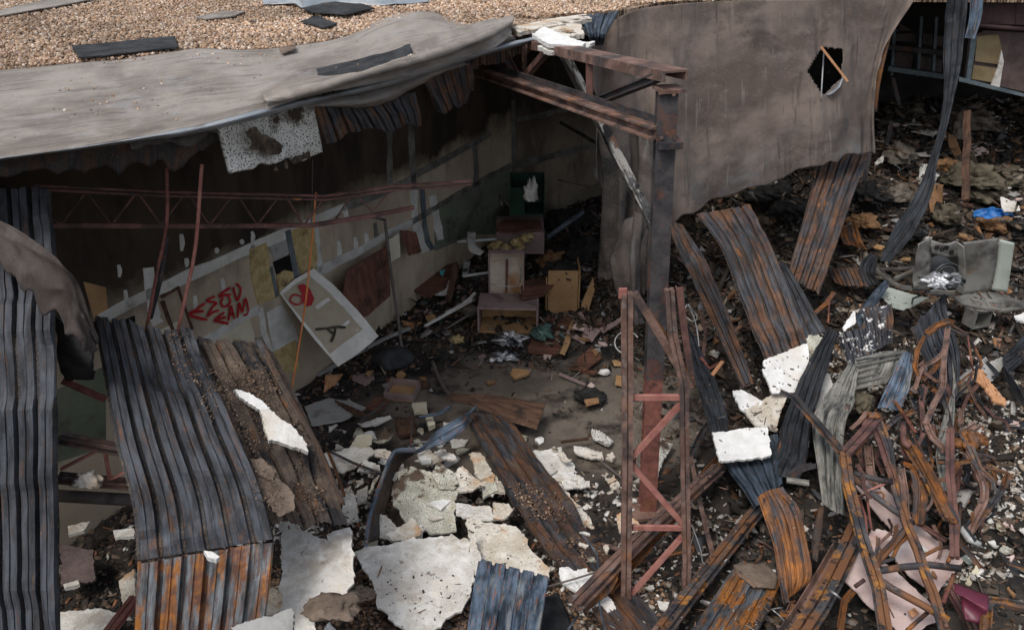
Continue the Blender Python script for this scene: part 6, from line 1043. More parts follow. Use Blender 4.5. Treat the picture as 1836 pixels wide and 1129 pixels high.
# twisted steel
TW = [
 ([(1400, 702, 1.35), (1425, 712, 1.3), (1470, 765, 1.25), (1510, 812, 1.2)], ('LL', 0.108, 0.060, .014), 'steel_mix', 'orange tipped bent angle reaching left above the pale sheet'),
 ([(1514, 815, 1.2), (1520, 870, 1.15), (1545, 960, 1.05), (1575, 1050, .95), (1595, 1180, .85)], ('LL', 0.108, 0.067, .014), 'steel_mix', 'long bent angle crossing all the pink panels at the left'),
 ([(1515, 815, 1.2), (1540, 790, 1.2), (1572, 750, 1.2)], ('LL', 0.121, 0.060, .014), 'steel_brown', 'broad purple brown angle rising right from the knee joint'),
 ([(1524, 812, 1.1), (1550, 770, 1.15), (1568, 738, 1.1)], ('L', 0.081, 0.054, .012), 'rusty', 'orange angle behind the purple brown one'),
 ([(1562, 750, 1.2), (1580, 790, 1.1), (1604, 862, 1.0)], ('L', 0.060, 0.047, .012), 'steel_brown', 'brown angle folding down from the orange knee'),
 ([(1572, 748, 1.2), (1594, 800, 1.1), (1602, 860, 1.0), (1625, 935, .95), (1655, 1010, .9), (1690, 1120, .85), (1700, 1180, .8)], ('LL', 0.087, 0.054, .012), 'steel_mix', 'long orange spotted angle snaking down the middle of the pink panels'),
 ([(1530, 848, 1.1), (1580, 860, 1.05), (1600, 864, 1.02)], ('round', .030), 'steel_dark', 'dark round bar between the two long angles'),
 ([(1526, 852, 1.08), (1556, 880, 1.0), (1600, 912, .95), (1635, 935, .9)], ('round', .032), 'steel_mix', 'yellow banded round bar over the upper pink panel'),
 ([(1562, 1018, .95), (1600, 975, .95), (1634, 935, .9)], ('round', .034), 'steel_mix', 'blue black bar rising right over the pink panels'),
 ([(1564, 1024, .95), (1620, 1017, .9), (1668, 1012, .88), (1720, 1018, .8)], ('round', .034), 'steel_mix', 'level bar with orange spots over the pink panels'),
 ([(1566, 1032, .95), (1600, 1055, .9), (1650, 1082, .85), (1702, 1112, .8)], ('round', .036), 'steel_mix', 'lowest bar slanting right across the bottom pink panel'),
 ([(1556, 880, 1.02), (1595, 864, 1.0)], ('round', .014), 'steel_pink', 'thin pink rod near the top of the pink panels'),
 ([(1554, 884, 1.0), (1560, 930, .9), (1564, 948, .85)], ('round', .014), 'steel_red', 'thin red rod dropping on the sawtooth board'),
 ([(1536, 888, .9), (1560, 884, .9), (1582, 882, .9), (1582, 895, .85)], ('round', .012), 'rusty', 'small rusty loop over the upper panel'),
 ([(1540, 890, .9), (1552, 925, .85), (1556, 960, .8)], ('round', .014), 'steel_red', 'second thin rusty rod left of the red one'),
 ([(1600, 1000, .85), (1612, 975, .9), (1634, 955, .9)], ('round', .018), 'rusty', 'orange rod stub between the bars'),
 ([(1578, 1010, .9), (1600, 1002, .9), (1604, 1002, .9)], ('round', .020), 'steel_dark', 'dark stub with a bolt head'),
 ([(1650, 998, .8), (1680, 982, .8), (1700, 978, .75)], ('round', .018), 'rusty', 'orange rod lying across the upper panel corner'),
 ([(1700, 1008, .75), (1715, 970, .8), (1722, 900, .8)], ('round', .020), 'rusty', 'orange rod rising from the panel corner'),
 ([(1640, 935, .75), (1668, 950, .7), (1698, 968, .7)], ('L', 0.034, 0.034, .01), 'steel_brown', 'rusty edge angle along the upper pink panel'),
 ([(1692, 1080, .75), (1710, 1030, .75)], ('round', .022), 'steel_red', 'red rod standing beside the maroon plastic'),
 ([(1700, 1050, .7), (1730, 1100, .65), (1755, 1160, .6)], ('LL', 0.087, 0.060, .014), 'steel_brown', 'purple brown angle in front of the maroon plastic'),
 ([(1625, 1129, .75), (1645, 1112, .75), (1672, 1088, .75)], ('round', .020), 'rusty', 'orange rod at the bottom tip of the lowest panel'),
 ([(1532, 1052, .8), (1550, 1040, .85)], ('round', .020), 'steel_brown', 'brown bolt rod at the left corner of the lowest panel'),
 ([(1500, 1040, .62), (1516, 1010, .65), (1535, 980, .68)], ('L', 0.040, 0.034, .01), 'steel_brown', 'brown edge strip left of the lowest panel'),
 ([(1622, 790, 1.2), (1660, 850, 1.1), (1700, 930, 1.0)], ('LL', 0.101, 0.060, .014), 'steel_mix', 'straight two tone angle in the right tangle'),
 ([(1640, 800, 1.2), (1680, 870, 1.1), (1712, 940, .95)], ('L', 0.067, 0.054, .012), 'rusty', 'orange angle alongside the two tone one'),
 ([(1618, 760, 1.25), (1620, 790, 1.25), (1630, 800, 1.22)], ('round', .035), 'steel_brown', 'curled hook end above the two tone angle'),
 ([(1702, 770, 1.2), (1704, 850, 1.1), (1710, 930, .95), (1712, 1000, .8)], ('LL', 0.087, 0.060, .014), 'steel_brown', 'upright red brown angle right of the silver strip'),
 ([(1693, 660, 1.3), (1690, 700, 1.25), (1672, 745, 1.2), (1664, 762, 1.15)], ('L', 0.060, 0.040, .012), 'steel_rust', 'S curved strap hanging from the rusty tangle top'),
 ([(1662, 760, 1.15), (1672, 785, 1.1), (1690, 800, 1.05), (1696, 812, 1.0)], ('L', 0.060, 0.040, .012), 'steel_rust', 'lower curl of the S curved strap'),
 ([(1662, 600, 1.5), (1678, 586, 1.5), (1700, 578, 1.5), (1708, 582, 1.48)], ('C', 0.087, 0.034, .012), 'rusty', 'orange channel crowning the rusty tangle'),
 ([(1662, 604, 1.5), (1648, 630, 1.3), (1642, 660, 1.15), (1646, 676, 1.05)], ('L', 0.054, 0.034, .01), 'rusty', 'left orange strap of the tangle crown'),
 ([(1700, 590, 1.45), (1694, 640, 1.3), (1686, 690, 1.15)], ('C', 0.067, 0.034, .012), 'steel_rust', 'middle brown strap of the tangle crown'),
 ([(1706, 586, 1.45), (1730, 600, 1.35), (1745, 625, 1.15), (1758, 652, 1.0)], ('L', 0.060, 0.034, .01), 'rusty', 'right orange strap of the tangle crown'),
 ([(1690, 584, 1.48), (1712, 592, 1.45), (1734, 602, 1.4)], ('round', .018), 'steel_dark', 'dark pin lying across the tangle crown'),
 ([(1735, 602, 1.38), (1740, 640, 1.1), (1744, 664, .95)], ('round', .012), 'steel_red', 'thin red rod dropping to the raw orange plank'),
 ([(1640, 660, 1.1), (1652, 680, 1.0), (1668, 664, 1.05), (1688, 640, 1.1)], ('L', 0.054, 0.034, .01), 'rusty', 'tangled orange strap low in the crown'),
 ([(1636, 700, 1.0), (1650, 660, 1.1), (1680, 640, 1.15), (1698, 612, 1.3)], ('L', 0.047, 0.034, .01), 'steel_rust', 'rust strap winding through the crown'),
 ([(1672, 700, 1.0), (1700, 720, .95), (1712, 760, .9), (1722, 800, .85)], ('L', 0.047, 0.040, .01), 'rusty', 'orange strap running down right from the crown'),
 ([(1650, 760, .95), (1646, 720, 1.0), (1652, 690, 1.05)], ('L', 0.067, 0.040, .012), 'steel_brown', 'short upright brown strap under the crown'),
 ([(1612, 840, 1.1), (1618, 880, 1.0), (1622, 930, .9)], ('C', 0.081, 0.034, .012), 'steel_rust', 'rusty channel standing between the tangle angles'),
 ([(1620, 830, 1.1), (1640, 840, 1.05), (1650, 880, .95), (1646, 940, .8)], ('L', 0.060, 0.034, .01), 'rusty', 'orange ribbon curling right of the rusty channel'),
 ([(1656, 860, 1.0), (1662, 900, .9), (1658, 940, .8)], ('L', 0.067, 0.040, .01), 'rusty', 'wide orange ribbon in the middle of the tangle'),
 ([(1648, 830, 1.0), (1636, 870, .95), (1648, 900, .85)], ('round', .014), 'steel_rust', 'rusty rod bowed behind the ribbons'),
 ([(1740, 800, 1.1), (1755, 840, 1.0), (1778, 862, .9), (1780, 880, .8)], ('LL', 0.081, 0.054, .012), 'steel_mix', 'dark double strap bending right of the red brown angle'),
 ([(1735, 810, 1.05), (1760, 860, .95), (1764, 895, .85), (1745, 935, .75), (1735, 960, .65)], ('LL', 0.074, 0.047, .012), 'steel_rust', 'bowed strap sweeping down to the pipe end'),
 ([(1812, 850, .7), (1790, 885, .75), (1765, 920, .7), (1740, 955, .65)], ('LL', 0.067, 0.047, .012), 'steel_mix', 'slanted angle meeting the bowed strap'),
 ([(1752, 765, 1.05), (1720, 786, 1.0), (1700, 780, 1.05)], ('C', 0.081, 0.054, .012), 'steel_rust', 'gusset bar joining the straps'),
 ([(1726, 735, 1.0), (1724, 770, .95)], ('L', 0.054, 0.034, .01), 'steel_rust', 'short rust strap above the gusset'),
 ([(1690, 690, 1.05), (1705, 750, 1.05), (1712, 780, 1.05)], ('L', 0.054, 0.040, .01), 'steel_dark', 'dark strap leading down to the gusset'),
 ([(1768, 1090, .9), (1766, 1129, .9), (1764, 1180, .85)], ('C', 0.087, 0.047, .012), 'steel_mix', 'bent grey channel dropping at the lower right corner'),
 ([(1766, 1092, .9), (1775, 1080, .92), (1800, 1082, .9), (1850, 1092, .88)], ('C', 0.081, 0.047, .012), 'steel_mix', 'bent grey channel running off the lower right corner'),
 ([(1712, 918, .85), (1716, 945, .8)], ('round', .045), 'pipe_dk', 'open grey pipe stub pointing up in the tangle'),
 ([(1722, 945, .75), (1735, 965, .7), (1755, 975, .65)], ('round', .035), 'pipe', 'grey pipe elbow right of the stub'),
 ([(1560, 742, 1.2), (1545, 760, 1.15), (1530, 772, 1.1)], ('L', 0.060, 0.047, .01), 'steel_rust', 'short rust angle by the orange knee'),
 ([(1556, 800, .95), (1560, 850, .9), (1570, 870, .85)], ('C', 0.094, 0.040, .012), 'steel_rust', 'rust streaked channel between the knee angles'),
 ([(1576, 772, 1.05), (1606, 748, 1.0), (1640, 735, .95)], ('L', 0.054, 0.040, .01), 'steel_mix', 'angle reaching right from the orange knee'),
 ([(1618, 740, 1.0), (1640, 770, 1.0), (1645, 775, 1.0)], ('round', .02), 'steel_red', 'red rod leaning in the crumbs above the tangle'),
 ([(1258, 560, .8), (1266, 600, .8), (1262, 640, .75)], ('L', 0.040, 0.034, .01), 'steel_rust', 'rusty upright strap behind the lattice column'),
 ([(1256, 640, .9), (1270, 660, .8), (1296, 645, .8)], ('L', 0.034, 0.027, .01), 'steel_red', 'red strap bent in the dark right of the column'),
 ([(1274, 678, .75), (1296, 650, .8)], ('box', .05, .03), 'wood_or', 'tan stick end right of the lattice column'),
 ([(1458, 565, .95), (1480, 545, 1.0), (1495, 525, 1.05)], ('box', .07, .03), 'rusty', 'orange angle piece in the dark hollow'),
 ([(1485, 580, .9), (1488, 530, 1.1)], ('round', .012), 'steel_red', 'thin red rod in the dark hollow'),
 ([(1312, 600, .8), (1340, 570, .9)], ('box', .05, .03), 'steel_rust', 'rust piece between the scorched sheets'),
 ([(1416, 855, .85), (1440, 842, .9), (1460, 838, .9)], ('C', 0.081, 0.054, .012), 'steel_dark', 'dark bent channel above the orange shell'),
 ([(1410, 862, .85), (1450, 868, .85)], ('C', 0.067, 0.027, .01), 'pale', 'crumpled pale channel above the orange shell'),
 ([(1503, 1129, .5), (1510, 1080, .5), (1525, 1060, .55)], ('L', 0.054, 0.047, .01), 'rusty', 'rusty angle in the dark below the pink panels'),
 ([(1400, 1100, .5), (1415, 1104, .5), (1424, 1085, .5)], ('C', 0.081, 0.034, .012), 'rusty', 'rusty foot under the orange shell'),
 ([(1240, 820, .5), (1256, 900, .5), (1270, 960, .45), (1285, 1020, .4)], ('L', 0.040, 0.034, .01), 'steel_rust', 'thin rusty angle hanging right of the lattice column'),
 ([(1730, 360, 1.9), (1735, 200, 2.9)], ('box', .12, .05), 'wood_dk', 'brown post stub in the far rubble')]
for pts, sec, mt_, lab in TW:
    cv_ = any(w in lab for w in ('curv', 'curl', 'loop', 'ribbon', 'bowed', 'snak', 'winding', 'sweep'))
    T(beam('twisted_bar' if sec[0] != 'round' else 'bent_rod', pts, M[mt_], sec, wob=.012, twist=float(rng.uniform(-.5, .5)) * cv_, roll=float(rng.uniform(-.3, .5)), res=.06, smooth=cv_), lab, 'steel bar' if sec[0] != 'round' else 'rod')
T(lump('rusted_knot', Z(1738, 790, 1.05), (.32, .22, .22), M['rusty'], fold=.4, sub=4), 'rusted crumpled knot of metal in the right tangle', 'metal knot')
T(lump('orange_knee', Z(1566, 744, 1.25), (.16, .12, .08), M['rusty'], fold=.2, sub=3), 'bright orange bent knee cap on the angles', 'metal knot')
T(lump('dark_bundle', Z(1540, 722, .65), (.36, .3, .28), M['cloth'], fold=.4), 'dark cloth bundle under the pale folded sheet', 'cloth')
T(lump('speckled_stone', Z(1722, 700, .6), (.40, .28, .2), M['dirt'], fold=.3), 'white crusted lump in front of the folded grey sheet', 'lump')
T(lump('orange_ball', Z(1782, 916, .42), (.11, .1, .1), M['wood_or'], fold=.05, sub=3, ridged=False), 'small round orange ball near the cream tile', 'ball')
tray('metal_box', G(1748, 582, .1), .28, .24, .28, .3, 'appl', 'small grey metal box in the crumbs below the drilled panel', 'box', 'front')
for pts, mt_, r, lab in [([(1232, 545, 1.4), (1226, 560, 1.3), (1240, 575, 1.25), (1250, 570, 1.2), (1246, 560, 1.25), (1236, 548, 1.4)], 'wire', .008, 'loose white wire loop hanging right of the lattice column'), ([(1234, 545, 1.4), (1246, 570, 1.2), (1252, 600, 1.0), (1256, 640, .8)], 'wire', .010, 'braided white wire hanging below the loop'), ([(1240, 940, .6), (1256, 985, .5), (1262, 1010, .45), (1290, 1012, .45), (1305, 1004, .5)], 'wire', .007, 'thin wires tangled near the slanting angles'), ([(1385, 1092, .45), (1400, 1105, .4), (1415, 1125, .4)], 'wire', .007, 'pale wire below the orange patched sheet'), ([(560, 250, None, 12), (558, 400, None, 11.5)], 'pipe_dk', .008, 'thin dark hanging wire near the joist end')]:
    T(beam('loose_wire', pts, M[mt_], ('round', r), wob=.01, res=.04), lab, 'wire')
# rubble mound cloths and heaps
for x, y, s, h, mt_, lab in [(1745, 320, 1.2, .5, 'cloth', 'large brown cloth draped on the far mound'), (1770, 350, .9, .4, 'cloth', 'lower folds of the brown cloth on the far mound'), (1620, 205, 1.3, .4, 'cloth', 'rolled carpet at the back left of the mound'), (1740, 215, 1.6, .5, 'cloth_gr', 'grey brown carpet roll at the back of the mound'), (1720, 240, .4, .8, 'cloth_gr', 'upright rolled rag at the back of the mound'), (1815, 320, 1.0, .4, 'cloth', 'sooty cloth heap at the right edge of the mound'), (1610, 280, .9, .4, 'cloth_gr', 'mauve grey rag near the curtain edge'), (1560, 350, .8, .35, 'ash', 'black clod heap near the hanging brown sheet'), (1620, 350, .7, .35, 'cloth_gr', 'dusty heap in the middle of the mound'), (1700, 390, .7, .3, 'cloth', 'brown rag heap above the washing machine'), (1780, 400, .8, .3, 'card', 'cardboard heap right above the washing machine'), (1630, 420, .6, .3, 'ash', 'dark heap left of the black strip end'), (1420, 380, .9, .4, 'ash', 'dark heap under the curtain'), (1380, 350, 1.0, .4, 'ash', 'soot heap deep under the curtain'), (1550, 400, .6, .3, 'card', 'rust brown paper heap below the curtain corner'), (1460, 780, .5, .25, 'ash', 'black clump under the folded black sheet'), (1830, 410, .8, .35, 'ash', 'black heap at the right edge above the sage sheet'), (1700, 300, .6, .35, 'card', 'torn brown carton heap beside the freckled board')]:
    T(lump('rubble_heap', G(x, y, .1), (s * .85, s * .65, h * 1.1), M[mt_], fold=.30, freq=2.2, sub=5, rz=float(rng.uniform(-1, 1))), lab, 'heap')
for x, y in [(1545, 300), (1510, 330), (1585, 240)]:
    T(beam('charred_stud', [G(x, y + 45, .0), G(x, y + 45, .0) + [.05, .1, .75]], M['steel_dark'], ('box', .08, .03)), 'charred stud standing in the shade behind the curtain', 'stud', 'charred studs behind the curtain')
# building behind at upper right
nbd = empty('rear_annex', (8, 17, 3), 'dark annex with maroon metal cladding and scorched wallboard at the top right', 'building')
def dq(nm, poly, y, mat, th=.03):
    P = [D(a, b, y) for a, b in poly]; n = len(P); tri_ = geometry.tessellate_polygon([[Vector(p) for p in P]]); Q = [p + np.array([0, th, 0]) for p in P]
    Fc = [list(t) for t in tri_] + [[i + n for i in t][::-1] for t in tri_] + [[i, (i + 1) % n, (i + 1) % n + n, i + n] for i in range(n)]
    V = np.array(P + Q); return link(nm, V, Fc, mat, nbd, V[:, [0, 2]])
patch('maroon_cladding', [[D(1760, -40, 16.0), D(1900, -40, 16.0)], [D(1756, 42, 16.0), D(1900, 48, 16.0)]], M['clad'], pitch=.2, rib=.02, parent=nbd)
beam('cladding_rail', [D(1752, 46, 15.9), D(1900, 58, 15.9)], M['clad'], ('round', .04), parent=nbd)
dq('scorched_wallboard', [(1738, 70), (1765, 55), (1900, 62), (1900, 178), (1836, 165), (1730, 140)], 16.2, M['brownwall'])
dq('yellow_panel', [(1752, 66), (1790, 62), (1797, 92), (1792, 116), (1748, 110)], 16.15, M['yelw'])
dq('yellow_panel', [(1746, 117), (1790, 123), (1780, 148), (1742, 142)], 16.15, M['yelw'])
dq('white_trim', [(1796, 90), (1800, 110), (1792, 158), (1776, 156), (1790, 120)], 16.12, M['foam'])
dq('wall_stud', [(1742, 66), (1752, 66), (1740, 145), (1732, 143)], 16.13, M['stud'])
dq('sill_rail', [(1720, 138), (1836, 168), (1836, 174), (1720, 146)], 16.1, M['stud'])
patch('hanging_blue_strip', [[D(1740, -20, 15.5), D(1764, -20, 15.5)], [D(1738, 30, 15.5), D(1760, 30, 15.5)], [D(1730, 68, 15.5), D(1748, 70, 15.5)]], M['blue'], pitch=.09, rib=.02, parent=nbd)
for poly in [[(1600, 62), (1640, 60), (1642, 76), (1602, 74)], [(1606, 92), (1634, 96), (1634, 126), (1602, 120)], [(1650, 100), (1690, 108), (1688, 130), (1648, 124)], [(1655, 60), (1692, 66), (1690, 84), (1654, 80)], [(1612, 42), (1636, 55), (1614, 56)]]: dq('inner_wallboard', poly, 20.4, M['brownwall'])
for x in (1598, 1645, 1672): 
    P1, P2 = D(x + 6, 30, 20.2), D(x, 135, 20.2); beam('inner_post', [P1, P2], M['stud'], ('box', .09, .06), parent=nbd)
beam('inner_beam', [D(1590, 122, 20.0), D(1700, 138, 20.0)], M['stud'], ('box', .16, .1), parent=nbd); beam('inner_beam', [D(1590, 84, 20.1), D(1700, 96, 20.1)], M['steel_dark'], ('box', .1, .1), parent=nbd)
beam('leaning_post', [D(1600, 140, 18), D(1612, 190, 17.6)], M['steel_dark'], ('box', .08, .05), parent=nbd)
T(beam('wood_edge', [D(1600, 35, 14.7), D(1575, 140, 14.55), D(1567, 200, 14.5)], M['steel_mix'], ('box', .08, .05)), 'charred post edge with orange rust beside the curtain', 'post')

# ================================================================== LITTER (nobody could count it)
def field(n, x0, x1, y0, y1, f=lambda x, y: np.ones_like(x)):
    x = rng.uniform(x0, x1, n); y = rng.uniform(y0, y1, n); k = rng.uniform(0, 1, n) < f(x, y); x, y = x[k], y[k]; return np.c_[x, y, height(x, y) + .004]
bare = lambda x, y: sstep(((x - .35) / 2.7) ** 2 + ((y - 10.6) / 1.75) ** 2, .7, 1.5) + .05
right = lambda x, y: sstep(x - 0.18 * (y - 8), 1.3, 2.6)
dk = [(.02, .018, .017), (.05, .042, .036), (.10, .07, .05), (.14, .10, .075), (.20, .17, .15), (.28, .13, .07), (.45, .42, .38), (.62, .60, .57)]
chips('ash_litter', field(52000, -6, 9.5, 5, 20, lambda x, y: bare(x, y)), (.014, .065), dk, [5, 5, 4, 3, 1.5, 1, .5, .35], M['chip'], label='fine black and brown ash litter over all the ground', cat='litter')
chips('rubble_litter', field(17000, 2, 13, 6, 22, lambda x, y: right(x, y) * (.25 + .75 * sstep(y, 9, 12))), (.03, .15), [(.025, .021, .018), (.055, .043, .033), (.10, .07, .048), (.15, .12, .095), (.22, .11, .05), (.28, .24, .21), (.08, .08, .085), (.5, .48, .45)], [6, 5, 4, 2, 1, .5, 2, .3], M['chip'], flat=(.06, .3), elong=(1, 3.2), label='coarse brown rubble of torn scraps heaped on the right', cat='litter')
chips('room_litter', field(6500, -3, 3.2, 11.6, 17.5, lambda x, y: sstep(y, 12.0, 13.5) * .9 + .12), (.02, .11), [(.03, .026, .022), (.07, .05, .035), (.12, .08, .055), (.22, .17, .13), (.28, .2, .17), (.10, .14, .14), (.40, .39, .37)], [5, 5, 4, 2, 1, .6, .5], M['chip'], flat=(.05, .25), elong=(1, 4), label='litter of sooty scraps and splinters at the back of the room', cat='litter')
chips('foam_crumbs', field(13000, 4.2, 8.5, 6.8, 12.2, lambda x, y: np.clip(fbm(np.c_[x * .9, y * .9], 4) * 1.6 + .25, 0, 1)), (.012, .052), [(.66, .64, .60), (.50, .46, .40), (.34, .26, .19), (.16, .12, .09)], [3, 2, 1.5, 1], M['chip'], flat=(.3, .8), label='white foam crumbs strewn among the right side rubble', cat='foam crumbs')
chips('foam_crumbs', field(5000, -4.4, 3.2, 6.0, 9.2, lambda x, y: np.clip(fbm(np.c_[x, y], 14) * 1.3 + .25, 0, 1)), (.010, .05), [(.70, .68, .64), (.52, .46, .39), (.40, .30, .21)], [4, 1.5, 1], M['chip'], flat=(.3, .8), label='white foam crumbs scattered over the ash and pebbles in front', cat='foam crumbs')
chips('spilled_gravel', field(16000, -3.2, 1.6, 5.2, 7.6, lambda x, y: .9 * sstep(-y, -7.6, -7.0)), (.022, .05), [(.22, .13, .08), (.30, .19, .12), (.14, .09, .065), (.42, .32, .25), (.09, .07, .06)], [4, 3, 4, 1, 3], M['peb'], flat=(.6, .9), elong=(1, 1.5), rock=True, label='spilled brown roof pebbles between the foam boards', cat='gravel')
# pebbles and crumbs lying on the fallen sheets
def on_sheet(name_lab, pairs, n, size, cols_, w_, lab, cat, lift=.03, rock=True):
    Pn = []; cr2 = fbm
    L_s = np.array([Pt(a) for a, b in pairs]); R_s = np.array([Pt(b) for a, b in pairs])
    for _ in range(n):
        t = rng.uniform(0, len(pairs) - 1); u = rng.uniform(.03, .97); a = cr(L_s, [t])[0]; b = cr(R_s, [t])[0]; p = a + (b - a) * u
        e = min(t, len(pairs) - 1 - t, u * 3, (1 - u) * 3)
        if fbm(p[None, :] * 2.2, 77)[0] * .9 + .1 + min(e, .8) * .5 > rng.uniform(0, .9): Pn.append(p + [0, 0, lift])
    return chips(name_lab, np.array(Pn), size, cols_, w_, M['peb'] if rock else M['chip'], flat=(.5, .9), elong=(1, 1.6), rock=rock, label=lab, cat=cat)
gc_ = [(.20, .13, .09), (.14, .09, .06), (.32, .23, .16), (.09, .065, .05)]
on_sheet('gravel_on_sheet', [((905, 870, .42), (1003, 868, .30)), ((960, 955, .44), (1060, 955, .30)), ((1000, 1010, .46), (1095, 1010, .32))], 2000, (.012, .032), gc_, [3, 3, 1.5, 2], 'pebbles lying on the long diagonal decking', 'gravel')
on_sheet('gravel_on_sheet', [((370, 640, 2.98), (480, 640, 2.9)), ((400, 752, 2.60), (535, 735, 2.5)), ((445, 850, 2.3), (585, 850, 2.15)), ((500, 955, 2.0), (615, 950, 1.8))], 5200, (.008, .022), gc_, [3, 3, 1, 3], 'grit and pebbles caked on the dirt covered sheet', 'gravel', lift=.02)
on_sheet('gravel_on_sheet', [((300, 605, 3.2), (340, 600, 3.17)), ((310, 660, 3.08), (365, 662, 3.04)), ((350, 730, 2.9), (400, 728, 2.88)), ((385, 800, 2.74), (425, 795, 2.7))], 1300, (.008, .02), gc_, [3, 3, 2, 2], 'brown grit strip on the large curved sheet', 'gravel', lift=.035)

# small debris that came to rest on top of whatever lies there
bpy.context.view_layer.update(); dg = bpy.context.evaluated_depsgraph_get()
def settle(n, x0, x1, y0, y1, ztop, rest=.8, over=9):
    X = np.c_[rng.uniform(x0, x1, n), rng.uniform(y0, y1, n)]; Hh = height(X[:, 0], X[:, 1])
    X_k = vn(np.c_[X * 2.1, np.full(n, 3.)], 61) * 1.5 + .35 > rng.uniform(0, 1, n); out_ = []; down = Vector((0, 0, -1))
    for (x, y), h_, k_ in zip(X.tolist(), Hh.tolist(), X_k.tolist()):
        if not k_: continue
        hit, loc, nrm, ix, ob, mx = S.ray_cast(dg, Vector((x, y, ztop)), down)
        if hit and abs(nrm.z) > rest and loc.z < min(ztop - .02, h_ + over): out_.append((loc.x, loc.y, loc.z + .003))
    return np.array(out_)
fine = [(.03, .025, .022), (.08, .06, .045), (.14, .10, .07), (.24, .18, .13), (.05, .045, .042), (.45, .42, .38)]
chips('settled_ash', settle(4200, -3.6, 3.4, 5.2, 9.6, 1.0), (.004, .017), fine, [5, 4, 3, 2, 4, .6], M['chip'], flat=(.3, .8), label='fine ash and scraps sprinkled over the foam boards and metal in front', cat='ash')
chips('settled_ash', settle(5500, 1.6, 8.2, 6.0, 12.5, 1.35), (.005, .021), fine, [5, 4, 3, 2, 4, 1.2], M['chip'], flat=(.2, .8), elong=(1, 3), label='fine ash and scraps sprinkled over the twisted pile on the right', cat='ash')
chips('settled_scraps', settle(7500, 3.6, 13, 12.8, 21.5, 3.6, rest=.3, over=.45), (.02, .13), [(.05, .04, .032), (.11, .08, .06), (.18, .13, .09), (.26, .22, .18), (.30, .15, .07), (.14, .14, .145), (.50, .47, .44)], [5, 5, 4, 3, 1.2, 2, .7], M['chip'], flat=(.05, .25), elong=(1, 3.5), label='torn scraps and splinters covering the heaps of the far mound', cat='litter')
chips('settled_scraps', settle(3000, -2.6, 3.2, 12.6, 17.5, 1.7, rest=.3, over=.28), (.015, .09), [(.03, .026, .022), (.07, .05, .035), (.13, .09, .06), (.24, .19, .16), (.30, .22, .19), (.42, .41, .38)], [5, 5, 4, 2, 1, .5], M['chip'], flat=(.05, .25), elong=(1, 4), label='splinters and scraps covering the heaps at the back of the room', cat='litter')
# torn foam and board pieces one can count, zone by zone
def scatter_pieces(n, zone, mats, size, lab, grp, cat='foam board', zt=1.0):
    k = 0; tries = 0
    while k < n and tries < n * 12:
        tries += 1; px, py = rng.uniform(zone[0], zone[2]), rng.uniform(zone[1], zone[3]); g_ = G(px, py, 0)
        hit, loc, nrm, ix, ob, mx = S.ray_cast(dg, Vector((g_[0], g_[1], zt)), Vector((0, 0, -1)))
        if not hit or nrm.z < .8 or loc.z > g_[2] + .25: continue
        s_ = rng.uniform(*size); m_ = int(rng.integers(5, 8)); a_ = np.sort(rng.uniform(0, 6.28, m_)); r_ = s_ * rng.uniform(.6, 1.1, m_); st = rng.uniform(.5, 1); th_ = rng.uniform(0, 3.14)
        pts_ = [(math.cos(q) * w, math.sin(q) * w * st) for q, w in zip(a_, r_)]; ct_, sn_ = math.cos(th_), math.sin(th_)
        W_ = [to_px((loc.x + x * ct_ - y * sn_, loc.y + x * sn_ + y * ct_, loc.z + .03)) for x, y in pts_]
        area = 0.5 * abs(sum(W_[i][0] * W_[(i + 1) % m_][1] - W_[(i + 1) % m_][0] * W_[i][1] for i in range(m_)))
        if area < 60: continue
        try:
            o_ = slab('torn_piece', W_, M[mats[int(rng.integers(len(mats)))]], z=loc.z + .035, n=tuple(np.clip(rng.normal(0, .1, 2), -.11, .11)), thick=rng.uniform(.012, .03), jag=.03, bump=.006, res=.02)
            if max(o_.dimensions) > 3.2 * s_: bpy.data.objects.remove(o_)
            else: T(o_, lab, cat, grp); k += 1
        except Exception as ex: print('piece', ex)
FM = ['foam', 'foam_stain', 'foam', 'foam_spot', 'foam_clean']
scatter_pieces(26, (690, 790, 985, 960), FM, (.10, .22), 'torn foam slab overlapping the pile inside the curled blade', 'torn slabs inside the curled blade')
scatter_pieces(44, (575, 760, 960, 990), FM, (.04, .13), 'small torn foam piece among the broken boards around the curled blade', 'torn foam around the curled blade')
scatter_pieces(22, (960, 780, 1290, 1090), FM, (.03, .09), 'small foam fragment on the black ash near the lattice column', 'foam fragments near the lattice column')
scatter_pieces(34, (1560, 560, 1836, 1110), FM + ['card', 'pink'], (.03, .10), 'little torn board piece among the white crumbs on the right', 'torn pieces among the right crumbs', zt=1.6)
scatter_pieces(26, (620, 560, 1130, 700), ['wood_rd', 'lam', 'ochre', 'greyp', 'pink', 'wood_dk', 'card'], (.05, .16), 'small broken board scrap in the sooty litter of the room', 'board scraps in the room litter', 'board')
scatter_pieces(24, (1230, 560, 1560, 900), ['wood_dk', 'foam_stain', 'card', 'steel_rust'], (.04, .12), 'dark scrap lying in the hollow between the fallen sheets', 'scraps between the fallen sheets', 'scrap')
scatter_pieces(60, (1570, 220, 1836, 470), ['card', 'greyp', 'foam', 'wood_dk', 'pink', 'ochre', 'cloth_gr'], (.08, .24), 'torn scrap lying on the far rubble mound', 'scraps on the far mound', 'scrap', zt=4)

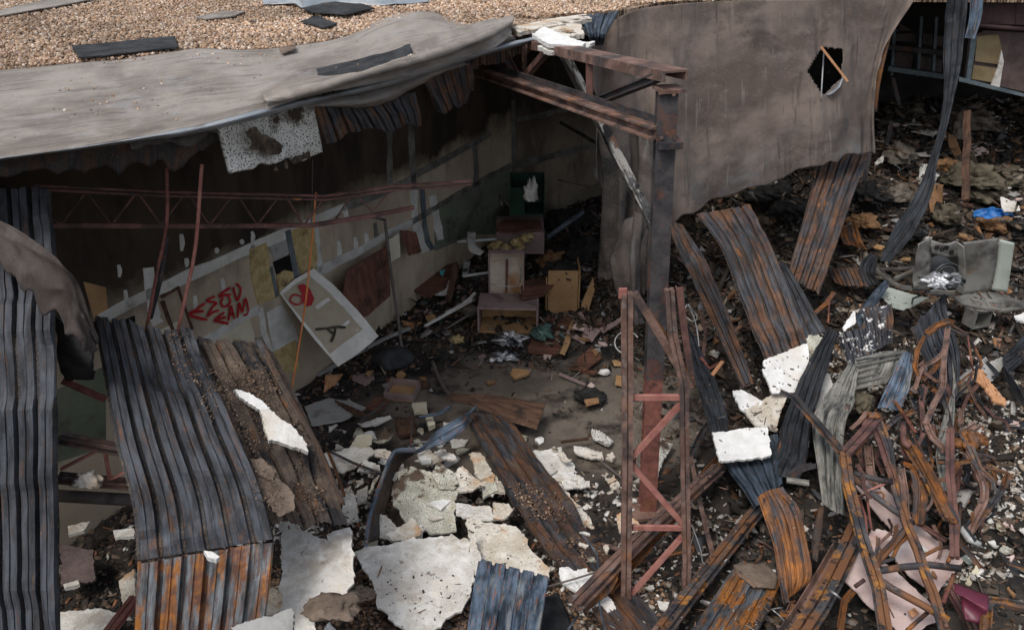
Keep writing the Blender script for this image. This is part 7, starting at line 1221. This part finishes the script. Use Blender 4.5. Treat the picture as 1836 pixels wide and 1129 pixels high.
# the smaller twisted straps, rods and wires of the tangle, one by one
for k in range(84):
    px, py = (rng.uniform(1600, 1775), rng.uniform(610, 850)) if k % 2 else (rng.uniform(1490, 1790), rng.uniform(720, 960)); a_ = rng.normal(1.45, .55); L2 = rng.uniform(35, 100); z0 = rng.uniform(.55, 1.15); dz = rng.uniform(.05, .45)
    pts_ = [(px + math.cos(a_) * L2 * f + rng.normal(0, 8), py + math.sin(a_) * L2 * f + rng.normal(0, 5), z0 - dz * f) for f in (0, .35, .7, 1)]
    T(beam('bent_strap', pts_, M[['rusty', 'steel_rust', 'steel_brown', 'steel_mix', 'black'][int(rng.integers(5))]], (['L', 'C'][k % 2], float(rng.uniform(.02, .055)), float(rng.uniform(.012, .035)), .005), wob=.02, twist=0, roll=float(rng.uniform(-1, 1)), smooth=(k % 3 == 0), res=.05), 'narrow bent strap woven through the rusty tangle at right', 'steel bar', 'narrow straps of the right tangle')
for k in range(40):
    zn = [(1240, 560, 1400, 900), (1300, 900, 1500, 1110), (1560, 600, 1820, 1100), (580, 760, 780, 960), (1590, 250, 1830, 470)][k % 5]
    px, py = rng.uniform(zn[0], zn[2]), rng.uniform(zn[1], zn[3]); a_ = rng.uniform(0, 6.28); L2 = rng.uniform(25, 75)
    pts_ = [G(px + math.cos(a_) * L2 * f + rng.normal(0, 6), py + math.sin(a_) * L2 * f * .6 + rng.normal(0, 4), .05 + h_) for f, h_ in ((0, .02), (.4, rng.uniform(.02, .25)), (.7, rng.uniform(.02, .3)), (1, .05))]
    nm_ = ('in the dark hollow right of the steel column', 'in the ash between the slanting angles', 'sticking out of the right tangle', 'among the foam boards left of the blade', 'in the far rubble')[k % 5]
    T(beam('thin_rod', pts_, M[['rusty', 'steel_dark', 'wire', 'steel_rust'][k % 4]], ('round', float(rng.uniform(.005, .011))), wob=.02, res=.04), 'thin bent rod ' + nm_, 'rod', 'thin rods ' + nm_)
spl = [(.04, .03, .025), (.09, .06, .045), (.18, .11, .07), (.30, .17, .09), (.40, .36, .31), (.22, .09, .04)]
chips('splinters', settle(2600, 1.8, 8.2, 6.0, 13, 1.4, rest=.2, over=.5), (.006, .014), spl, [4, 4, 3, 1.5, 1, 3], M['chip'], flat=(.5, 1), elong=(6, 24), tiltamp=.35, label='charred splinters and slivers strewn through the right side', cat='splinters')
chips('splinters', settle(1500, 3.6, 13, 13, 21, 3.4, rest=.2, over=.5), (.010, .024), spl, [4, 4, 3, 1.5, 1.4, 1], M['chip'], flat=(.5, 1), elong=(6, 22), tiltamp=.45, label='charred splinters and slivers strewn over the far mound', cat='splinters')
chips('splinters', settle(1300, -2.6, 3.2, 11.5, 17, 1.6, rest=.2, over=.4), (.007, .018), spl, [4, 4, 3, 1.5, 1.4, 1], M['chip'], flat=(.5, 1), elong=(6, 24), tiltamp=.3, label='splinters and slivers strewn in the room', cat='splinters')
chips('splinters', settle(260, -3.6, 2, 6, 9.6, .9, rest=.2, over=.4), (.006, .012), spl, [4, 4, 3, 1.5, 1, 2], M['chip'], flat=(.5, 1), elong=(6, 20), tiltamp=.25, label='splinters and slivers strewn over the front debris', cat='splinters')

st_ = settle(5200, -5.5, .6, 5.8, 12.2, 6.0); st_ = st_[st_[:, 2] > 4.98]; sp_ = np.stack(to_px(st_.T), -1)
st_ = st_[~inpoly_v(sp_, gpoly) & (rng.uniform(0, 1, len(st_)) < .06 + .5 * (fbm(st_[:, :2] * 1.3, 21) > .45))]
chips('stray_pebbles', st_, (.010, .034), pebc, [4, 4, 3, 2, 1.5, 1.5, 3], M['peb'], flat=(.5, .9), elong=(1, 1.4), rock=True, label='stray pebbles and grit left on the bare membrane strip', cat='gravel')

on_sheet('gravel_on_sheet', [((345, 640, 3.06), (395, 640, 2.99)), ((370, 730, 2.86), (440, 735, 2.78)), ((400, 810, 2.66), (480, 815, 2.58)), ((435, 900, 2.44), (525, 905, 2.32)), ((470, 950, 2.28), (560, 950, 2.14))], 5200, (.006, .020), [(.16, .115, .085), (.11, .08, .06), (.24, .18, .135), (.07, .055, .045)], [3, 3, 1.5, 2], 'brown grit drift bridging the seam of the two left sheets', 'gravel', lift=.03)
